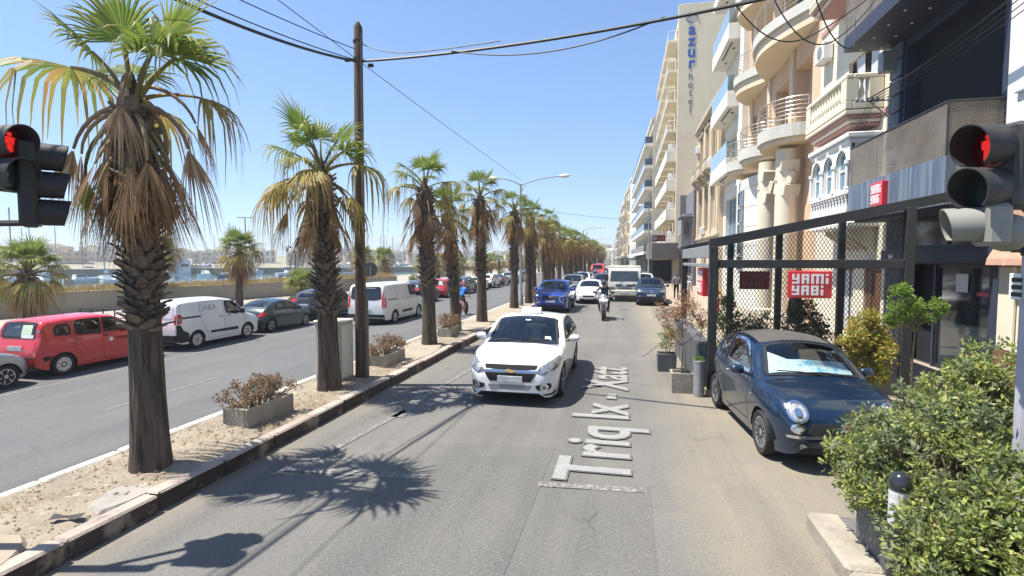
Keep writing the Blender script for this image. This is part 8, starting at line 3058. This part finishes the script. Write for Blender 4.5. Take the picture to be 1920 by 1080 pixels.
WALK = dict(hipL=(.09, -.02, .90), kneeL=(.10, -.20, .52), ankL=(.10, -.22, .10), toeL=(.11, -.38, .06), hipR=(-.09, .02, .90), kneeR=(-.10, .06, .50), ankR=(-.10, .30, .16), toeR=(-.11, .20, .03),
   elL=(.25, .12, 1.16), wrL=(.26, .15, .92), haL=(.26, .14, .83), elR=(-.25, -.06, 1.15), wrR=(-.26, -.20, .95), haR=(-.26, -.25, .87))
WG = 'people walking on the pavement'
person('woman in a short sleeveless black dress walking behind the mesh pergola', (5.1, 17.0, .13), R(185), WALK, (.02, .02, .022), (.45, .26, .17), 0, 0, dress=(.022, .022, .025), slim=.9, scale=.97)
person('man in a grey shirt and dark trousers walking away by the parked car', (3.35, 34.2, .13), R(175), WALK, (.16, .17, .19), (.02, .02, .025), .5, 1.0, group=WG, slim=1.1)
person('person in a white top and beige shorts next to the pergola post', (3.25, 28.0, .13), R(170), WALK, (.7, .69, .67), (.4, .3, .2), .4, .45, group=WG, slim=1.0)
person('person in a pale lilac shirt walking behind the one in white', (4.25, 36.0, .13), R(185), WALK, (.42, .42, .5), (.2, .17, .15), .5, .9, group=WG)
person('person in a red skirt and yellow bag strap standing beneath the red box sign', (3.6, 21.5, .13), R(160), None, (.55, .35, .05), (.4, .03, .03), .4, .5, group=WG, scale=.95)
# ------------------------------------------------------------------ motorcycle with rider
t = Thing('motorcycle', 'dark motorcycle with its headlight on coming between the lanes', 'motorcycle', (-.83, 23.4, 0), R(-90))
def tyre(x, r=.31, w=.12):
 b = MB()
 b.lathe([(r - .09, -w * .4), (r - .03, -w * .5), (r, -w * .22), (r, w * .22), (r - .03, w * .5), (r - .09, w * .4)], 26, (x, 0, r), 'y')
 wh = t.part('wheel', b, M['rubber'], smooth=True)
 k = MB()
 k.lathe([(r - .085, -.03), (r - .085, .03)], 24, (x, 0, r), 'y')
 for q in range(6):
  a = q * math.pi / 3
  k.tube([(x, 0, r), (x + (r - .09) * math.cos(a), 0, r + (r - .09) * math.sin(a))], .014, 5)
 t.part('rim', k, M['silver'], wh)
tyre(.68)
tyre(-.68, .31, .17)
b = MB()
for sd in (.10, -.10): b.tube([(.68, sd, .31), (.42, sd, .98)], .03, 8)
b.tube([(.40, -.40, 1.03), (.44, -.2, 1.05), (.44, .2, 1.05), (.40, .40, 1.03)], .017, 6)
t.part('fork', b, M['silver'])
b = MB()
b.lathe([(0, -.55), (.14, -.45), (.19, -.1), (.2, .25), (.13, .5), (0, .56)], 14, axis='x')
b.v = [(p[0] * .95 + .05, p[1] * .95, p[2] * 1.0 + .80) for p in b.v]
b.cbox(-.45, .3, -.17, .17, .30, .62, .06)
t.part('body', b, P_BLACK, smooth=False, angle=45)
b = MB()
b.lathe([(0, .24), (.15, .18), (.22, .04), (.2, -.14), (.12, -.28), (0, -.32)], 14)
b.v = [(p[1] * .6 + .50 if False else p[0] * .7 + .48, p[1] * .95, p[2] + .92) for p in b.v]
t.part('fairing', b, P_SILVER, smooth=True)
b = MB()
b.lathe([(.075, 0), (.06, .03), (0, .045)], 14, (.62, 0, .92), 'x')
b.lathe([(.035, 0), (.02, .02), (0, .025)], 10, (.615, .13, .9), 'x')
b.lathe([(.035, 0), (.02, .02), (0, .025)], 10, (.615, -.13, .9), 'x')
t.part('headlight', b, mat('lit_headlight', (.8, .8, .75), emit=((1, .97, .88), 2.0)))
b = MB()
b.add([(.56, -.17, 1.02), (.56, .17, 1.02), (.42, .12, 1.32), (.42, -.12, 1.32)], [(0, 1, 2, 3)])
t.part('windshield', b, M['clear_glass'])
for sd in (1, -1):
 b = MB()
 b.tube([(.42, sd * .25, 1.05), (.40, sd * .36, 1.22)], .01, 5)
 b.cbox(.37, .41, sd * .40 - .07, sd * .40 + .07, 1.18, 1.28, .02)
 t.part('mirror', b, M['dark_plastic'])
b = MB()
b.cbox(-.78, .0, -.15, .15, .78, .90, .05)
t.part('saddle', b, M['rubber'])
b = MB()
b.tube([(.2, .2, .32), (-.3, .22, .3), (-.85, .22, .45)], [.03, .045, .06], 8)
t.part('exhaust', b, M['chrome'])
RIDE = dict(pelvis=(0, .35, .98), waist=(0, .30, 1.12), chest=(0, .20, 1.33), neck=(0, .14, 1.48), skull=(0, .10, 1.57), crown=(0, .10, 1.70), hipL=(.12, .32, .95), kneeL=(.24, -.06, .82), ankL=(.20, .12, .42), toeL=(.21, -.05, .36), hipR=(-.12, .32, .95), kneeR=(-.24, -.06, .82), ankR=(-.20, .12, .42), toeR=(-.21, -.05, .36),
   shL=(.19, .18, 1.42), elL=(.33, .0, 1.22), wrL=(.36, -.30, 1.08), haL=(.36, -.38, 1.06), shR=(-.19, .18, 1.42), elR=(-.33, .0, 1.22), wrR=(-.36, -.30, 1.08), haR=(-.36, -.38, 1.06))
person('motorcyclist in dark clothing and a dark helmet riding towards the viewer', (-.83, 23.4, 0), 0, RIDE, (.05, .055, .08), (.03, .035, .06), 1.0, 1.0, hair=False, helmet=P_BLACK)
b = MB()
# ------------------------------------------------------------------ bicycle with rider
t = Thing('bicycle', 'red racing bicycle ridden away along the left road', 'bicycle', (-8.05, 25.2, zl(-8.05)), R(88))
for x in (.50, -.50):
 b = MB()
 r_ = .34
 b.lathe([(r_ - .02, -.012), (r_, -.008), (r_, .008), (r_ - .02, .012)], 28, (x, 0, r_), 'y')
 wh = t.part('wheel', b, M['rubber'])
 k = MB()
 for q in range(12):
  a = q * math.pi / 6
  k.tube([(x, 0, r_), (x + (r_ - .02) * math.cos(a), 0, r_ + (r_ - .02) * math.sin(a))], .003, 4)
 t.part('spokes', k, M['silver'], wh)
b = MB()
for p in ([(-.5, 0, .34), (-.06, 0, .30), (.36, 0, .72)], [(-.06, 0, .30), (-.2, 0, .88)], [(-.5, 0, .34), (-.18, 0, .80), (.36, 0, .80)], [(.33, 0, .86), (.40, 0, .64), (.5, 0, .34)]):
 b.tube(p, .02, 6)
t.part('frame', b, P_RED)
b = MB()
b.tube([(.36, 0, .92), (.44, -.02, .94)], .015, 6)
b.tube([(.52, -.21, .84), (.55, -.21, .92), (.44, -.2, .95), (.44, .2, .95), (.55, .21, .92), (.52, .21, .84)], .014, 6)
t.part('handlebar', b, M['dark_plastic'])
b = MB()
b.cbox(-.34, -.08, -.07, .07, .90, .95, .025)
t.part('saddle', b, M['dark_plastic'])
b = MB()
b.tube([(-.06, -.05, .30), (-.03, -.1, .14), (-.03, -.2, .13)], .012, 5)
b.tube([(-.06, .05, .30), (-.08, .1, .46), (-.08, .2, .46)], .012, 5)
b.lathe([(.09, -.004), (.09, .004)], 16, (-.06, -.06, .30), 'y')
t.part('crank', b, M['silver'])
CYC = dict(pelvis=(0, .2, 1.02), waist=(0, .12, 1.14), chest=(0, -.08, 1.30), neck=(0, -.2, 1.42), skull=(0, -.28, 1.50), crown=(0, -.30, 1.62), hipL=(.09, .18, .98), kneeL=(.10, -.14, .72), ankL=(.11, .10, .50), toeL=(.12, -.06, .46), hipR=(-.09, .18, .98), kneeR=(-.10, -.02, .60), ankR=(-.11, .10, .20), toeR=(-.12, -.06, .15),
           shL=(.17, -.10, 1.38), elL=(.23, -.22, 1.16), wrL=(.21, -.42, 1.0), haL=(.21, -.5, .97), shR=(-.17, -.10, 1.38), elR=(-.23, -.22, 1.16), wrR=(-.21, -.42, 1.0), haR=(-.21, -.5, .97))
person('cyclist in a bright blue jersey and dark shorts riding away', (-8.05, 25.2, zl(-8.05)), R(178), CYC, (.03, .17, .55), (.03, .04, .07), .45, .45, slim=.95, hair=True)
# ================================================================== vehicles in place
taxi = saloon()
place(taxi, -1.98, 11.25, .005, -90)
SEATED = dict(pelvis=(0, 0, .60), waist=(0, .03, .74), chest=(0, .05, .94), neck=(0, .04, 1.09), skull=(0, .02, 1.17), crown=(0, .02, 1.28), hipL=(.09, 0, .57), kneeL=(.11, -.42, .60), ankL=(.11, -.58, .30), toeL=(.11, -.72, .28), hipR=(-.09, 0, .57), kneeR=(-.11, -.42, .60), ankR=(-.11, -.58, .30), toeR=(-.11, -.72, .28),
 shL=(.18, .05, 1.03), elL=(.25, -.12, .84), wrL=(.16, -.34, .93), haL=(.13, -.40, .96), shR=(-.18, .05, 1.03), elR=(-.25, -.12, .84), wrR=(-.16, -.34, .93), haR=(-.13, -.40, .96))
person('taxi driver in a pale shirt seated behind the windscreen of the white taxi', (-2.34, 11.48, .03), 0, SEATED, (.45, .45, .47), (.05, .05, .06), .4, 1.0)
fiat = retro()
place(fiat, 2.54, 8.62, .006, -85)
red = tall_hatch()
place(red, -15.55, 12.05, -.46, 90)
van = panel_van()
place(van, -15.52, 16.45, -.46, 90)
ka = round_hatch()
place(ka, -15.6, 20.62, -.46, 90)
PK = 'cars parked along the promenade'
suv = crossover('black_crossover', 'glossy black crossover parked in front of the dark green hatchback', P_BLACK, group=PK)
place(suv, -15.9, 25.4, -.46, 90)
big = big_van()
place(big, -11.55, 24.0, zl(-11.5), 90)
mit = crossover('blue_crossover', 'bright blue crossover with chrome blades following the white taxi', P_BRIGHT, face='shield')
place(mit, -3.55, 27.6, .005, -90)
vw = crossover('dark_crossover', 'dark blue crossover parked at the pavement beside the lorry', P_BLUE, L=4.15, W=1.76, H=1.57)
place(vw, 1.66, 32.6, .006, -91)
wh = round_hatch('white_hatchback', 'white hatchback waiting in front of the lorry lane, behind the motorcycle', P_WHITE, None)
place(wh, -2.02, 33.1, .005, -90)
wh.o.scale = (1.12, 1.05, 1.03)
lor = lorry()
lor.o.location = (.10, 36.2, .005)
lor.o.rotation_euler = (0, 0, R(-90))
OV = lambda m: {'paint_black': m, 'paint_dark_green': m, 'paint_white': m, 'paint_red': m}
copy_tree(suv.o, (-3.6, 38.3, .005), R(-90), 'silver crossover behind the bright blue one', 'cars queueing on the right road', OV(P_SILVER))
copy_tree(suv.o, (-3.65, 46.5, .005), R(-90), 'white crossover in the queue by the palms', 'cars queueing on the right road', OV(P_WHITE))
copy_tree(suv.o, (-1.5, 41.5, .005), R(-90), 'dark grey crossover behind the white hatchback', 'cars queueing on the right road', OV(P_GREY))
copy_tree(ka.o, (-1.5, 50, .005), R(-90), 'small black hatchback deep in the queue', 'cars queueing on the right road', OV(P_BLACK))
copy_tree(ka.o, (-3.7, 55, .005), R(-90), 'small silver hatchback deep in the queue', 'cars queueing on the right road', OV(P_SILVER))
o = copy_tree(big.o, (-3.4, 72, .005), R(-90), 'red van standing out in the distant queue', 'cars queueing on the right road', OV(P_RED))
o.scale = (1, 1, 1.12)
for k in range(6):
 copy_tree(suv.o if k % 2 else ka.o, (-1.4 if k % 2 else -3.6, 62 + k * 7.5, .005), R(-90), ('dark car', 'grey car', 'white car', 'silver car', 'black car', 'blue car')[k] + ' far down the queue before the road bend', 'cars queueing on the right road', OV((P_BLACK, P_GREY, P_WHITE, P_SILVER, P_BLACK, P_BRIGHT)[k]))
for k, (src, y, pm, lb) in enumerate(((suv, 36.0, P_BLACK, 'black crossover parked beyond the large white van'), (red, 41.5, P_RED, 'small red hatchback parked further along, seen beside the third palm'), (suv, 46.8, P_GREY, 'grey crossover parked behind the cyclist'), (ka, 52.0, P_WHITE, 'white hatchback parked between two palm trunks'), (suv, 56.8, P_WHITE, 'white crossover parked farthest of the visible white cars'), (ka, 62, P_GREY, 'grey hatchback parked far along the promenade'), (suv, 68, P_SILVER, 'silver crossover parked far along the promenade'), (red, 74, P_SILVER, 'silver hatchback parked far along the promenade'), (suv, 80, P_BLACK, 'black crossover parked far along the promenade'))):
 copy_tree(src.o, (-14.9, y, -.46), R(90), lb, PK, OV(pm))
copy_tree(ka.o, (-15.35, 8.22, -.46), R(90), 'silver car at the left edge, only its nose in view', PK, OV(P_SILVER))
copy_tree(red.o, (1.75, 45, .006), R(-90), 'white tall hatchback parked at the pavement beyond the dark crossover', 'cars parked by the pavement', OV(P_WHITE))
copy_tree(suv.o, (1.75, 51, .006), R(-90), 'grey crossover parked at the pavement below the lamp post', 'cars parked by the pavement', OV(P_GREY))
